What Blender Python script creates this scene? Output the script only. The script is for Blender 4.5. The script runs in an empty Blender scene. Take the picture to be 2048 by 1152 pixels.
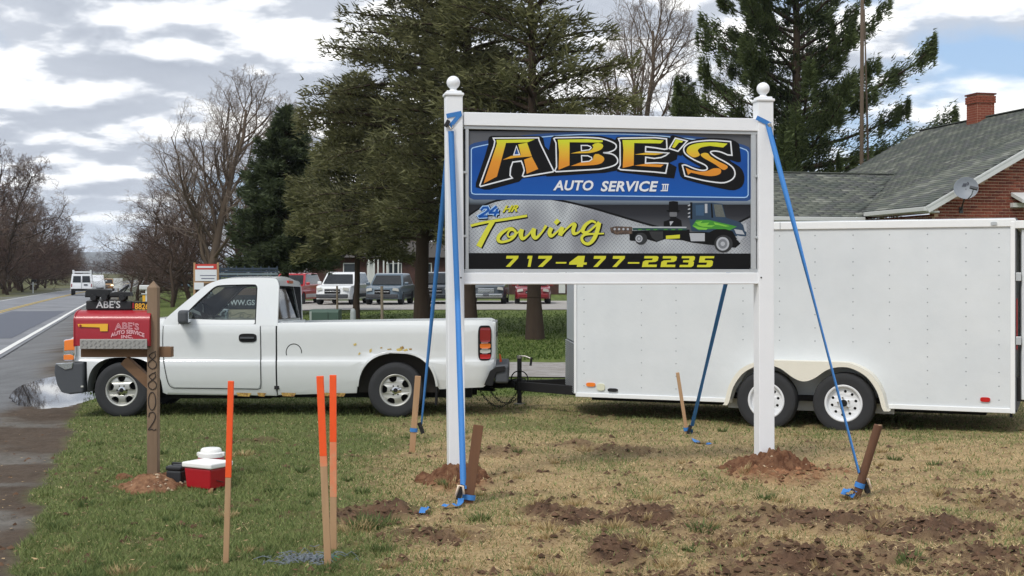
import bpy, bmesh, math, random
import numpy as np
from mathutils import Vector, Matrix
from mathutils.geometry import tessellate_polygon

random.seed(7)
RNG = np.random.default_rng(11)
scene = bpy.context.scene
C = scene.collection

# ------------------------------------------------------------------ camera, sky, sun, exposure
K = 1.55                       # lens factor: all distances below are worked out for a 1700 px focal length and stretched by K
CAM_H, FPX, CX, HZ = 1.62, 1700.0 * K, 1024.0, 548.0
cam_data = bpy.data.cameras.new('camera')
cam_data.sensor_width = 36.0
cam_data.lens = 36.0 * FPX / 2048.0
cam_data.shift_y = -(576.0 - HZ) / 2048.0
cam_data.clip_start, cam_data.clip_end = 0.05, 20000.0
camera = bpy.data.objects.new('camera', cam_data)
C.objects.link(camera)
camera.location = (0, 0, CAM_H)
camera.rotation_euler = (math.pi / 2, 0, 0)
scene.camera = camera

SUN_EL, SUN_AZ = math.radians(52), math.radians(-146)   # azimuth from +Y towards +X: behind the camera, to the left
sun_data = bpy.data.lights.new('sun', 'SUN')
sun_data.energy, sun_data.angle, sun_data.color = 1.9, math.radians(15), (1.0, 0.96, 0.90)
sun = bpy.data.objects.new('sun', sun_data)
C.objects.link(sun)
_sd = Vector((math.sin(SUN_AZ) * math.cos(SUN_EL), math.cos(SUN_AZ) * math.cos(SUN_EL), math.sin(SUN_EL)))
sun.rotation_euler = _sd.to_track_quat('Z', 'Y').to_euler()

scene.view_settings.view_transform = 'Standard'
scene.view_settings.look = 'None'
scene.view_settings.exposure = 0.25
scene.view_settings.gamma = 1.0
scene.view_settings.use_curve_mapping = False


class NT:
    """small helper round a node tree"""
    def __init__(self, tree):
        self.t = tree
        tree.nodes.clear()

    def n(self, kind, **kw):
        nd = self.t.nodes.new(kind)
        for k, v in kw.items():
            setattr(nd, k, v)
        return nd

    def put(self, sock, v):
        if hasattr(v, 'is_linked') or isinstance(v, bpy.types.NodeSocket):
            self.t.links.new(v, sock)
        else:
            sock.default_value = v

    def math(self, op, a, b=0.0, c=0.0, clamp=False):
        nd = self.n('ShaderNodeMath', operation=op, use_clamp=clamp)
        self.put(nd.inputs[0], a)
        self.put(nd.inputs[1], b)
        self.put(nd.inputs[2], c)
        return nd.outputs[0]

    def vmath(self, op, a, b=(0, 0, 0)):
        nd = self.n('ShaderNodeVectorMath', operation=op)
        self.put(nd.inputs[0], a)
        if op == 'SCALE':
            self.put(nd.inputs['Scale'], b)
        else:
            self.put(nd.inputs[1], b)
        return nd.outputs[0]

    def noise(self, vec, scale, detail=4, rough=0.5, dist=0.0):
        nd = self.n('ShaderNodeTexNoise')
        if vec is not None:
            self.put(nd.inputs['Vector'], vec)
        nd.inputs['Scale'].default_value = scale
        nd.inputs['Detail'].default_value = detail
        nd.inputs['Roughness'].default_value = rough
        nd.inputs['Distortion'].default_value = dist
        return nd.outputs['Fac']

    def step(self, v, a, b):
        nd = self.n('ShaderNodeMapRange', interpolation_type='SMOOTHSTEP')
        self.put(nd.inputs['Value'], v)
        self.put(nd.inputs['From Min'], a)
        self.put(nd.inputs['From Max'], b)
        return nd.outputs[0]

    def mix(self, f, a, b, blend='MIX'):
        nd = self.n('ShaderNodeMix', data_type='RGBA', blend_type=blend)
        self.put(nd.inputs[0], f)
        for s, v in ((nd.inputs[6], a), (nd.inputs[7], b)):
            self.put(s, tuple(v) + (1.0,) if isinstance(v, (tuple, list)) and len(v) == 3 else v)
        return nd.outputs[2]

    def ramp(self, v, stops):
        nd = self.n('ShaderNodeValToRGB')
        self.put(nd.inputs[0], v)
        e = nd.color_ramp.elements
        while len(e) < len(stops):
            e.new(0.5)
        for el, (p, c) in zip(e, stops):
            el.position, el.color = p, tuple(c) + (1.0,)
        return nd.outputs[0]


world = bpy.data.worlds.new('World')
scene.world = world
world.use_nodes = True
w = NT(world.node_tree)
SKY_K = 0.10
sky = w.n('ShaderNodeTexSky', sky_type='NISHITA')
sky.sun_disc = False
sky.sun_elevation = SUN_EL
sky.sun_rotation = SUN_AZ
sky.altitude = 200
sky.air_density, sky.dust_density, sky.ozone_density = 1.0, 1.2, 1.2
tc = w.n('ShaderNodeTexCoord')
nrm = w.vmath('NORMALIZE', tc.outputs['Generated'])
sep = w.n('ShaderNodeSeparateXYZ')
w.put(sep.inputs[0], nrm)
zc = w.math('ADD', w.math('MAXIMUM', sep.outputs[2], 0.0), 0.21)
inv = w.math('DIVIDE', 1.0, zc)
comb = w.n('ShaderNodeCombineXYZ')
w.put(comb.inputs[0], w.math('MULTIPLY', sep.outputs[0], inv))
w.put(comb.inputs[1], w.math('MULTIPLY', sep.outputs[1], inv))
comb.inputs[2].default_value = 3.7
P0 = w.vmath('ADD', comb.outputs[0], (2.3, 0.4, 0))
P1 = w.vmath('ADD', w.vmath('MULTIPLY', comb.outputs[0], (0.970, 0.970, 1.0)), (2.3, 0.4, 0))
SC = 1.75
d0 = w.noise(P0, SC, 7, 0.52)
d1 = w.noise(P1, SC, 7, 0.52)
big = w.noise(P0, 0.42, 2, 0.5)
cover = w.step(w.math('ADD', d0, w.math('MULTIPLY', w.math('SUBTRACT', big, 0.5), 0.26)), 0.30, 0.45)
edge = w.step(w.math('SUBTRACT', d0, d1), -0.040, 0.055)
body = w.step(d0, 0.72, 0.40)
lit = w.math('ADD', w.math('MULTIPLY', edge, 0.72), w.math('MULTIPLY', body, 0.36), clamp=True)
cl_col = w.ramp(lit, [(0.0, (3.8, 4.2, 4.95)), (0.40, (5.4, 5.8, 6.5)), (0.66, (8.2, 8.45, 8.9)), (1.0, (11.6, 11.5, 11.2))])
low = w.step(sep.outputs[2], 0.07, 0.0)
cl_col = w.mix(w.math('MULTIPLY', low, 0.65), cl_col, (7.3, 8.2, 9.4))
skyc = w.mix(0.5, sky.outputs[0], (4.0, 5.9, 8.9))
full = w.mix(cover, skyc, cl_col)
bg = w.n('ShaderNodeBackground')
w.put(bg.inputs[0], full)
bg.inputs[1].default_value = SKY_K
wo = w.n('ShaderNodeOutputWorld')
w.put(wo.inputs[0], bg.outputs[0])


# ------------------------------------------------------------------ helpers
def S(r, g, b, k=1.0):
    f = lambda c: ((c / 255 + 0.055) / 1.055) ** 2.4 if c > 10 else c / 255 / 12.92
    return (f(r) * k, f(g) * k, f(b) * k)


_mats = {}


def mat(name, col, rough=0.6, metal=0.0, var=0.0, vscale=5.0, col2=None, bump=0.0, bscale=60.0, coat=0.0,
        stretch=None, attr=None, spec=0.5, transl=0.0, emit=None, lo=0.35, hi=0.65):
    if name in _mats:
        return _mats[name]
    m = bpy.data.materials.new(name)
    m.use_nodes = True
    q = NT(m.node_tree)
    p = q.n('ShaderNodeBsdfPrincipled')
    out = q.n('ShaderNodeOutputMaterial')
    p.inputs['Roughness'].default_value = rough
    p.inputs['Metallic'].default_value = metal
    p.inputs['Specular IOR Level'].default_value = spec
    p.inputs['Coat Weight'].default_value = coat
    p.inputs['Coat Roughness'].default_value = 0.08
    tcn = q.n('ShaderNodeTexCoord')
    vec = tcn.outputs['Object']
    if stretch:
        vec = q.vmath('MULTIPLY', vec, stretch)
    base = tuple(col)
    if attr:
        a = q.n('ShaderNodeAttribute')
        a.attribute_name = attr
        base = a.outputs['Color']
    if col2 is not None:
        base = q.mix(q.step(q.noise(vec, vscale, 6, 0.6), lo, hi), base, tuple(col2))
    if var:
        f = q.math('MULTIPLY_ADD', q.math('SUBTRACT', q.noise(vec, vscale * 2.7, 5, 0.6), 0.5), var * 2.0, 1.0)
        base = q.mix(1.0, base, q.n('ShaderNodeCombineColor').outputs[0], 'MULTIPLY') if False else \
            q.vmath('SCALE', base if not isinstance(base, tuple) else base, f)
    if isinstance(base, tuple):
        p.inputs['Base Color'].default_value = base + (1.0,)
    else:
        q.put(p.inputs['Base Color'], base)
    if bump:
        b = q.n('ShaderNodeBump')
        b.inputs['Strength'].default_value = 1.0
        b.inputs['Distance'].default_value = bump
        q.put(b.inputs['Height'], q.noise(vec, bscale, 5, 0.6))
        q.put(p.inputs['Normal'], b.outputs[0])
    if emit:
        p.inputs['Emission Color'].default_value = tuple(emit[:3]) + (1.0,)
        p.inputs['Emission Strength'].default_value = emit[3]
    sh = p.outputs[0]
    if transl:
        tr = q.n('ShaderNodeBsdfTranslucent')
        if isinstance(base, tuple):
            tr.inputs[0].default_value = base + (1.0,)
        else:
            q.put(tr.inputs[0], base)
        mx = q.n('ShaderNodeMixShader')
        mx.inputs[0].default_value = transl
        q.put(mx.inputs[1], sh)
        q.put(mx.inputs[2], tr.outputs[0])
        sh = mx.outputs[0]
    q.put(out.inputs[0], sh)
    _mats[name] = m
    return m


def glass_mat(name, tint=(0.55, 0.6, 0.6), refl=0.12, rough=0.02):
    if name in _mats:
        return _mats[name]
    m = bpy.data.materials.new(name)
    m.use_nodes = True
    q = NT(m.node_tree)
    t = q.n('ShaderNodeBsdfTransparent')
    t.inputs[0].default_value = tuple(tint) + (1,)
    g = q.n('ShaderNodeBsdfGlossy')
    g.inputs['Roughness'].default_value = rough
    fr = q.n('ShaderNodeFresnel')
    fr.inputs[0].default_value = 1.5
    mx = q.n('ShaderNodeMixShader')
    q.put(mx.inputs[0], q.math('ADD', fr.outputs[0], refl - 0.04, clamp=True))
    q.put(mx.inputs[1], t.outputs[0])
    q.put(mx.inputs[2], g.outputs[0])
    out = q.n('ShaderNodeOutputMaterial')
    q.put(out.inputs[0], mx.outputs[0])
    _mats[name] = m
    return m


def at(px, py, d):
    """point of the place seen at photo pixel px,py at depth d metres"""
    return Vector(((px - CX) / FPX * d, d, CAM_H - (py - HZ) / FPX * d))


def sstep(x, a, b):
    t = np.clip((np.asarray(x, float) - a) / (b - a), 0, 1)
    return t * t * (3 - 2 * t)


def _hash(ix, iy, seed):
    h = (ix.astype(np.int64) * 374761393 + iy.astype(np.int64) * 668265263 + seed * 144269504) & 0x7fffffff
    h = ((h ^ (h >> 13)) * 1274126177) & 0x7fffffff
    h = h ^ (h >> 16)
    return (h & 0xffff) / 65535.0


def vnoise(x, y, seed=0):
    x, y = np.asarray(x, float), np.asarray(y, float)
    ix, iy = np.floor(x), np.floor(y)
    fx, fy = x - ix, y - iy
    fx, fy = fx * fx * (3 - 2 * fx), fy * fy * (3 - 2 * fy)
    a, b = _hash(ix, iy, seed), _hash(ix + 1, iy, seed)
    c, d = _hash(ix, iy + 1, seed), _hash(ix + 1, iy + 1, seed)
    return (a * (1 - fx) + b * fx) * (1 - fy) + (c * (1 - fx) + d * fx) * fy


def fbm(x, y, seed=0, octs=4):
    s, a, t = 0, 0.5, 0
    for o in range(octs):
        s = s + a * vnoise(np.asarray(x) * 2 ** o + 17.3 * o, np.asarray(y) * 2 ** o - 9.1 * o, seed + o)
        t += a
        a *= 0.5
    return s / t


def np_mesh(name, V, F, mats, col=None, smooth=False, mi=None):
    """mesh from numpy arrays: V (n,3), F (m,k)"""
    V, F = np.asarray(V, np.float32), np.asarray(F, np.int32)
    me = bpy.data.meshes.new(name)
    k = F.shape[1]
    me.vertices.add(len(V))
    me.vertices.foreach_set('co', V.ravel())
    me.loops.add(F.size)
    me.loops.foreach_set('vertex_index', F.ravel())
    me.polygons.add(len(F))
    me.polygons.foreach_set('loop_start', np.arange(0, F.size, k, dtype=np.int32))
    if smooth:
        me.polygons.foreach_set('use_smooth', np.ones(len(F), bool))
    if col is not None:
        ca = me.color_attributes.new('Col', 'FLOAT_COLOR', 'POINT')
        cc = np.ones((len(V), 4), np.float32)
        cc[:, :3] = col
        ca.data.foreach_set('color', cc.ravel())
    for m in (mats if isinstance(mats, (list, tuple)) else [mats]):
        me.materials.append(m)
    if mi is not None:
        me.polygons.foreach_set('material_index', np.asarray(mi, np.int32))
    me.update(calc_edges=True)
    return me


def put(name, me, parent=None, loc=None, rot=None, kind=None, label=None, cat=None, group=None):
    o = bpy.data.objects.new(name, me)
    C.objects.link(o)
    if parent is not None:
        o.parent = parent
    if loc is not None:
        o.location = loc
    if rot is not None:
        o.rotation_euler = rot
    for k, v in (('kind', kind), ('label', label), ('category', cat), ('group', group)):
        if v:
            o[k] = v
    return o


def thing(name, label, cat, loc=(0, 0, 0), rotz=0.0, group=None, rot=None):
    o = bpy.data.objects.new(name, None)
    o.empty_display_size = 0.2
    C.objects.link(o)
    o.location = loc
    o.rotation_euler = rot if rot is not None else (0, 0, rotz)
    o['label'], o['category'] = label, cat
    if group:
        o['group'] = group
    return o


def dup(root, loc=None, rotz=None, label=None):
    def cp(o, parent):
        c = o.copy()
        C.objects.link(c)
        c.parent = parent
        for ch in o.children:
            cp(ch, c)
        return c
    r = cp(root, None)
    if loc is not None:
        r.location = loc
    if rotz is not None:
        r.rotation_euler = (0, 0, rotz)
    if label:
        r['label'] = label
    return r


XZ = lambda u, v, w_=0.0: (u, w_, v)      # plate drawn in x,z with depth along y
YZ = lambda u, v, w_=0.0: (w_, u, v)
XY = lambda u, v, w_=0.0: (u, v, w_)


class MB:
    """collects shapes and links them as ONE mesh object"""
    def __init__(self):
        self.v, self.f = [], []

    def add(self, vs, fs):
        o = len(self.v)
        self.v += [tuple(x) for x in vs]
        self.f += [tuple(i + o for i in q) for q in fs]
        return self

    def box(self, c, s, R=None):
        hx, hy, hz = s[0] / 2, s[1] / 2, s[2] / 2
        vs = [Vector((x, y, z)) for x in (-hx, hx) for y in (-hy, hy) for z in (-hz, hz)]
        if R is not None:
            vs = [R @ q for q in vs]
        c = Vector(c)
        return self.add([q + c for q in vs], [(0, 1, 3, 2), (4, 6, 7, 5), (0, 4, 5, 1), (2, 3, 7, 6), (0, 2, 6, 4), (1, 5, 7, 3)])

    def beam(self, p0, p1, a, b, up=(0, 0, 1)):
        """rectangular bar a (side) x b (up) from p0 to p1"""
        p0, p1 = Vector(p0), Vector(p1)
        d = (p1 - p0).normalized()
        sd = d.cross(Vector(up))
        if sd.length < 1e-4:
            sd = d.cross(Vector((0, 1, 0)))
        sd.normalize()
        u = sd.cross(d)
        vs = []
        for p in (p0, p1):
            for i, j in ((-1, -1), (1, -1), (1, 1), (-1, 1)):
                vs.append(p + sd * (i * a / 2) + u * (j * b / 2))
        return self.add(vs, [(3, 2, 1, 0), (4, 5, 6, 7), (0, 1, 5, 4), (1, 2, 6, 5), (2, 3, 7, 6), (3, 0, 4, 7)])

    def tube(self, pts, r, n=8, cap=True, closed=False):
        pts = [Vector(p) for p in pts]
        k = len(pts)
        rs = r if isinstance(r, (list, tuple)) else [r] * k
        o, vs, fs = len(self.v), [], []
        prev = None
        for i, p in enumerate(pts):
            if closed:
                d = pts[(i + 1) % k] - pts[i - 1]
            else:
                d = pts[min(i + 1, k - 1)] - pts[max(i - 1, 0)]
            d.normalize()
            if prev is None:
                ref = Vector((0, 0, 1)) if abs(d.z) < 0.9 else Vector((1, 0, 0))
                a = d.cross(ref).normalized()
            else:
                a = (prev - d * prev.dot(d)).normalized()
            prev = a
            b = d.cross(a)
            for j in range(n):
                t = 2 * math.pi * j / n
                vs.append(p + a * (rs[i] * math.cos(t)) + b * (rs[i] * math.sin(t)))
        for i in range(k if closed else k - 1):
            i2 = (i + 1) % k
            for j in range(n):
                fs.append((i * n + j, i * n + (j + 1) % n, i2 * n + (j + 1) % n, i2 * n + j))
        if cap and not closed:
            fs.append(tuple(range(n))[::-1])
            fs.append(tuple((k - 1) * n + j for j in range(n)))
        return self.add(vs, fs)

    def lathe(self, prof, c=(0, 0, 0), axis='z', n=32, cap=False):
        """prof: list of (radius, along axis)"""
        c = Vector(c)
        vs, fs = [], []
        for r, a in prof:
            for j in range(n):
                t = 2 * math.pi * j / n
                u, v_ = r * math.cos(t), r * math.sin(t)
                q = {'z': (u, v_, a), 'y': (u, a, v_), 'x': (a, u, v_)}[axis]
                vs.append(Vector(q) + c)
        for i in range(len(prof) - 1):
            for j in range(n):
                fs.append((i * n + j, i * n + (j + 1) % n, (i + 1) * n + (j + 1) % n, (i + 1) * n + j))
        if cap:
            fs.append(tuple(range(n)))
            fs.append(tuple((len(prof) - 1) * n + j for j in range(n)))
        return self.add(vs, fs)

    def plate(self, outer, holes=(), th=0.0, w0=0.0, m=XZ):
        """flat polygon with holes, thickness th along the third axis starting at w0"""
        loops = [list(outer)] + [list(h) for h in holes]
        tri = tessellate_polygon([[Vector((p[0], p[1], 0)) for p in lp] for lp in loops])
        flat = [p for lp in loops for p in lp]
        vs = [m(p[0], p[1], w0) for p in flat]
        fs = [tuple(t) for t in tri]
        if th:
            n = len(flat)
            vs += [m(p[0], p[1], w0 + th) for p in flat]
            fs += [tuple(i + n for i in reversed(t)) for t in tri]
            o = 0
            for lp in loops:
                k = len(lp)
                for i in range(k):
                    a, b = o + i, o + (i + 1) % k
                    fs.append((a, b, b + n, a + n))
                o += k
        return self.add(vs, fs)

    def grid(self, fn, nu, nv):
        vs = [fn(i / nu, j / nv) for j in range(nv + 1) for i in range(nu + 1)]
        fs = [(j * (nu + 1) + i, j * (nu + 1) + i + 1, (j + 1) * (nu + 1) + i + 1, (j + 1) * (nu + 1) + i)
              for j in range(nv) for i in range(nu)]
        return self.add(vs, fs)

    def warp(self, fn):
        self.v = [tuple(fn(*q)) for q in self.v]
        return self

    def mesh(self, name, m, smooth=None, cuts=None, cutfn=None, fix=True):
        me = bpy.data.meshes.new(name)
        bm = bmesh.new()
        vs = [bm.verts.new(q) for q in self.v]
        for q in self.f:
            try:
                bm.faces.new([vs[i] for i in q])
            except ValueError:
                pass
        bmesh.ops.remove_doubles(bm, verts=bm.verts, dist=1e-5)
        if cuts:
            for co, no in cuts:
                bmesh.ops.bisect_plane(bm, geom=bm.verts[:] + bm.edges[:] + bm.faces[:], plane_co=co, plane_no=no)
        if cutfn:
            for q in bm.verts:
                q.co = Vector(cutfn(*q.co))
        if fix:
            bmesh.ops.recalc_face_normals(bm, faces=bm.faces)
        bm.to_mesh(me)
        bm.free()
        for q in (m if isinstance(m, (list, tuple)) else [m]):
            me.materials.append(q)
        if smooth:
            me.polygons.foreach_set('use_smooth', [True] * len(me.polygons))
            if smooth is not True:
                me.set_sharp_from_angle(angle=math.radians(smooth))
        return me

    def build(self, name, m, parent=None, smooth=None, bevel=0.0, seg=2, kind=None, label=None, cat=None, group=None,
              loc=None, rot=None, cuts=None, cutfn=None, fix=True, blim=30):
        o = put(name, self.mesh(name, m, smooth, cuts, cutfn, fix), parent, loc, rot, kind, label, cat, group)
        if bevel:
            b = o.modifiers.new('bevel', 'BEVEL')
            b.width, b.segments, b.limit_method, b.angle_limit = bevel, seg, 'ANGLE', math.radians(blim)
            b.harden_normals = False
        return o


def catmull(pts, k=6, closed=False):
    n = len(pts)
    out = []
    rng = range(n) if closed else range(n - 1)
    for i in rng:
        p0 = pts[(i - 1) % n] if closed or i > 0 else pts[i]
        p1, p2 = pts[i], pts[(i + 1) % n]
        p3 = pts[(i + 2) % n] if closed or i + 2 < n else p2
        for j in range(k):
            t = j / k
            out.append(tuple(0.5 * (2 * b + (c - a) * t + (2 * a - 5 * b + 4 * c - d) * t * t + (3 * b - a - 3 * c + d) * t ** 3)
                             for a, b, c, d in zip(p0, p1, p2, p3)))
    if not closed:
        out.append(tuple(pts[-1]))
    return out


def circle(cx, cy, r, n=24, ry=None, a0=0.0):
    ry = r if ry is None else ry
    return [(cx + r * math.cos(a0 + 2 * math.pi * i / n), cy + ry * math.sin(a0 + 2 * math.pi * i / n)) for i in range(n)]


def superarc(cx, cy, rx, ry, e, t0, t1, n=18):
    out = []
    for i in range(n + 1):
        t = t0 + (t1 - t0) * i / n
        c, s = math.cos(t), math.sin(t)
        out.append((cx + rx * math.copysign(abs(c) ** (2 / e), c), cy + ry * math.copysign(abs(s) ** (2 / e), s)))
    return out


def text_shape(s, bold=0.0, shear=0.0, spacing=1.0):
    """triangles of a line of text in the built-in font, normalised to 0..1 by 0..1; returns (verts2d, faces, aspect)"""
    cu = bpy.data.curves.new('txt', 'FONT')
    cu.body = s
    cu.offset = bold
    cu.shear = shear
    cu.space_character = spacing
    cu.resolution_u = 3
    ob = bpy.data.objects.new('txt', cu)
    C.objects.link(ob)
    bpy.context.view_layer.update()
    me = bpy.data.meshes.new_from_object(ob.evaluated_get(bpy.context.evaluated_depsgraph_get()))
    V = np.array([v.co[:2] for v in me.vertices])
    F = [tuple(p.vertices) for p in me.polygons]
    bpy.data.objects.remove(ob)
    bpy.data.curves.remove(cu)
    bpy.data.meshes.remove(me)
    lo, hi = V.min(0), V.max(0)
    return (V - lo) / (hi - lo), F, (hi[0] - lo[0]) / (hi[1] - lo[1])


def add_text(mb, s, fn, bold=0.0, shear=0.0, spacing=1.0, w0=0.0):
    """fn(u,v) with u,v in 0..1 -> 3d point"""
    V, F, _ = text_shape(s, bold, shear, spacing)
    return mb.add([fn(u, v) for u, v in V], F)


def ribbon2d(pts, wid, closed=False):
    """polyline -> (verts, quads) of a mitred ribbon; wid scalar or list"""
    n = len(pts)
    ws = wid if isinstance(wid, (list, tuple)) else [wid] * n
    L, R = [], []
    for i in range(n):
        a = pts[i - 1] if (closed or i > 0) else pts[i]
        b = pts[(i + 1) % n] if (closed or i < n - 1) else pts[i]
        p = pts[i]

        def nv(q, r):
            dx, dy = r[0] - q[0], r[1] - q[1]
            l = math.hypot(dx, dy) or 1.0
            return (-dy / l, dx / l)
        n1 = nv(a, p) if a != p else nv(p, b)
        n2 = nv(p, b) if b != p else n1
        mx, my = n1[0] + n2[0], n1[1] + n2[1]
        l = math.hypot(mx, my)
        if l < 0.3:
            mx, my, l = n1[0], n1[1], 1.0
        mx, my = mx / l, my / l
        k = min(1.0 / max(mx * n1[0] + my * n1[1], 0.45), 2.0)
        h = ws[i] / 2 * k
        L.append((p[0] + mx * h, p[1] + my * h))
        R.append((p[0] - mx * h, p[1] - my * h))
    vs = L + R
    fs = [(i, (i + 1) % n, n + (i + 1) % n, n + i) for i in range(n if closed else n - 1)]
    return vs, fs

# ------------------------------------------------------------------ terrain
RAZ = -math.atan(764.0 / FPX)
LK = 1.053
RU = np.array([math.sin(RAZ), math.cos(RAZ)])          # along the road
RL = np.array([-math.cos(RAZ), math.sin(RAZ)])         # to its left


def road_off(s):
    """the road bends gently to the right far ahead"""
    s = np.asarray(s, float)
    return -0.00028 * np.clip(s - 40, 0, 400) ** 2 * (s < 1e9) * np.clip(1.2 - s / 900, 0.5, 1)


def LS(x, y):
    s = (x * RU[0] + y * RU[1]) / K
    return (x * RL[0] + y * RL[1]) / LK - road_off(s), s


def road_z(s):
    return np.interp(s, [-100, 0, 10, 40, 80, 140, 220, 400, 3000], [0, -0.05, -0.14, -0.30, -0.42, -0.55, -0.2, 0.3, 3.0])


def base_z(x, y):
    x, y = np.asarray(x, float), np.asarray(y, float)
    L, s = LS(x, y)
    yo = y / K
    zl = np.interp(yo, [-100, 0, 6.5, 8.0, 9.6, 11, 16, 26, 38, 70, 3000], [0, 0, 0.02, -0.03, -0.14, -0.13, -0.12, -0.04, 0.05, 0.15, 3.0])
    k = sstep(L, -9.0, 0.2)
    z = zl * (1 - k) + road_z(s) * k
    z = z + 0.9 * sstep(L, 12, 30) * sstep(yo, 20, 80)
    return z


# patches of bare soil, as (px, py, half width px, half height px, strength)
SOIL_PX = [(755, 1008, 95, 20, 1.0), (870, 1048, 105, 22, 0.8), (1085, 1002, 60, 12, .8), (1165, 1020, 90, 12, .75), (1290, 1018, 70, 20, 1.1),
           (1235, 1088, 70, 32, .95), (1500, 1010, 130, 9, .5), (1660, 1030, 190, 20, .7), (1850, 1050, 150, 24, .95), (1600, 1105, 140, 34, .85),
           (1990, 1105, 90, 22, .9), (2010, 1010, 70, 22, .65), (1420, 1060, 90, 20, .5), (1240, 885, 80, 12, .6), (1000, 885, 60, 14, .5),
           (1150, 872, 50, 8, .5), (820, 1090, 90, 14, .3), (1920, 985, 120, 8, .55), (520, 858, 60, 5, .45), (1700, 1140, 160, 20, .55),
           (1330, 1140, 120, 16, .5), (960, 1120, 90, 12, .35), (1480, 1090, 60, 16, .55), (1180, 815, 70, 8, .35), (1900, 1130, 70, 14, .5)]
RED_PX = [(915, 948, 60, 16, 1.0), (1545, 940, 95, 22, 1.1), (1690, 937, 50, 8, .4)]


def _blob(x, y, lst):
    out = np.zeros(np.shape(x))
    wob = fbm(np.asarray(x) * 3.1, np.asarray(y) * 3.1, 55, 4)
    for px, py, a, b, st in lst:
        d = FPX * CAM_H / (py - HZ)
        cx, cy = (px - CX) / FPX * d, d
        rx, ry = a / FPX * d, b * d * d / (FPX * CAM_H)
        q = ((x - cx) / rx) ** 2 + ((y - cy) / ry) ** 2
        out = np.maximum(out, st * np.clip(1.35 - q + 1.6 * (wob - 0.5), 0, 1.3))
    return out


def soil(x, y):
    f = fbm(np.asarray(x) * 5.0, np.asarray(y) * 5.0, 3, 4)
    s = _blob(x, y, SOIL_PX) * 1.05
    yo = np.asarray(y, float) / K
    right = sstep(x, -0.6, 1.5) * sstep(yo, 7.0, 4.2)
    s = np.maximum(s, sstep(f + 0.09 * right, 0.60, 0.68) * (0.30 + 0.55 * right) * sstep(yo, 12, 8))
    return np.clip(s, 0, 1)


def verge(x, y):
    """0 on the grass, 1 on the muddy gravel beside the road"""
    L, s = LS(x, y)
    e = 0.62 + 0.20 * (fbm(s * 1.4, L * 0.9, 31, 4) - 0.5) * 2
    return sstep(L, e - 0.10, e + 0.10)


def green(x, y):
    """how green the turf is"""
    x, y = np.asarray(x, float), np.asarray(y, float)
    n = fbm(x * 1.3, y * 1.0, 8, 5)
    y = y / K
    g = sstep(x + 1.5 * (n - 0.5) + 0.10 * (y - 5), -0.25, -1.55)
    far = sstep(y, 7.4, 10.3) * 0.42
    g = np.maximum(g, far + 0.0 * n) + 0.30 * sstep(n, 0.55, 0.72)
    g = np.where(y > 12.3, 0.8 + 0.3 * (n - 0.5), g)
    return np.clip(g, 0, 1)


def ground_z(x, y):
    z = base_z(x, y)
    yo = y / K
    near = sstep(np.abs(x), 12, 8) * sstep(yo, 14, 11) * sstep(yo, 1.5, 3.0)
    so, vg = soil(x, y), verge(x, y)
    L, s = LS(x, y)
    lump = fbm(x * 9, y * 9, 21, 4) - 0.5
    clod = fbm(x * 22, y * 22, 23, 3) - 0.5
    z = z + near * (0.030 * lump + so * (0.15 * lump + 0.11 * clod + 0.016) + 0.03 * (fbm(x * 1.1, y * 1.1, 29, 3) - .5)) * (1 - 0.6 * vg)
    red = np.clip(_blob(x, y, RED_PX), 0, 1.2)
    z = z + near * red * (0.05 + 0.10 * clod)
    z = z + near * vg * sstep(L, 1.9, 1.4) * (0.05 * (fbm(x * 2.2, y * 2.2, 33, 4) - 0.5) + 0.02 * clod)
    z = z - 0.006 * sstep(L, 0.6, 1.0) - 0.030 * sstep(L, 2.45, 2.75) * sstep(L, 9.6, 9.0)
    z = z - 0.12 * np.exp(-(((L - 1.0) / 0.75) ** 2 + ((s - 14.0) / 2.2) ** 2))
    return z


def axis(fine0, fine1, step, lim0, lim1, gro=1.13):
    a = list(np.arange(fine0, fine1, step))
    st, q = step, a[-1]
    while q < lim1:
        st *= gro
        q += st
        a.append(q)
    st, q = step, a[0]
    lo = []
    while q > lim0:
        st *= gro
        q -= st
        lo.append(q)
    return np.array(lo[::-1] + a)


gx = axis(-8.4, 6.2, 0.027, -3000, 3000, 1.10)
gy = axis(3.0 * K, 11.5 * K, 0.036, -300, 6000, 1.09)
GX, GY = np.meshgrid(gx, gy)
x, y = GX.ravel(), GY.ravel()
z = ground_z(x, y)
so, vg, gr = soil(x, y), verge(x, y), green(x, y)
red = np.clip(_blob(x, y, RED_PX), 0, 1)
L, s_ = LS(x, y)
n1, n2 = fbm(x * 6, y * 6, 41, 4), fbm(x * 30, y * 30, 43, 3)
c_green, c_tan, c_soil, c_red = np.array(S(96, 102, 62)), np.array(S(164, 142, 106)), np.array(S(94, 73, 58)), np.array(S(134, 96, 70))
c_mud, c_gravel = np.array(S(84, 73, 63)), np.array(S(106, 102, 96))
col = c_tan[None] * (1 - gr[:, None]) + c_green[None] * gr[:, None]
far = sstep(y / K, 11.9, 12.6)[:, None]
col = col * (1 - far) + far * (np.array(S(88, 100, 50))[None] * (0.75 + 0.5 * n1[:, None]))
col = col * (1 - so[:, None]) + c_soil[None] * (so * (0.75 + 0.5 * n2))[:, None]
col = col * (1 - red[:, None]) + c_red[None] * (red * (0.75 + 0.5 * n2))[:, None]
gm = sstep(fbm(x * 0.7, y * 1.3, 47, 4) + 0.22 * (L - 1.6), 0.42, 0.62)
vcol = c_mud[None] * (1 - gm[:, None]) + c_gravel[None] * gm[:, None]
shd = sstep(L + 0.9 * (fbm(x * 0.9, y * 0.6, 49, 5) - 0.5), 1.35, 1.75)[:, None]
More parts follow.
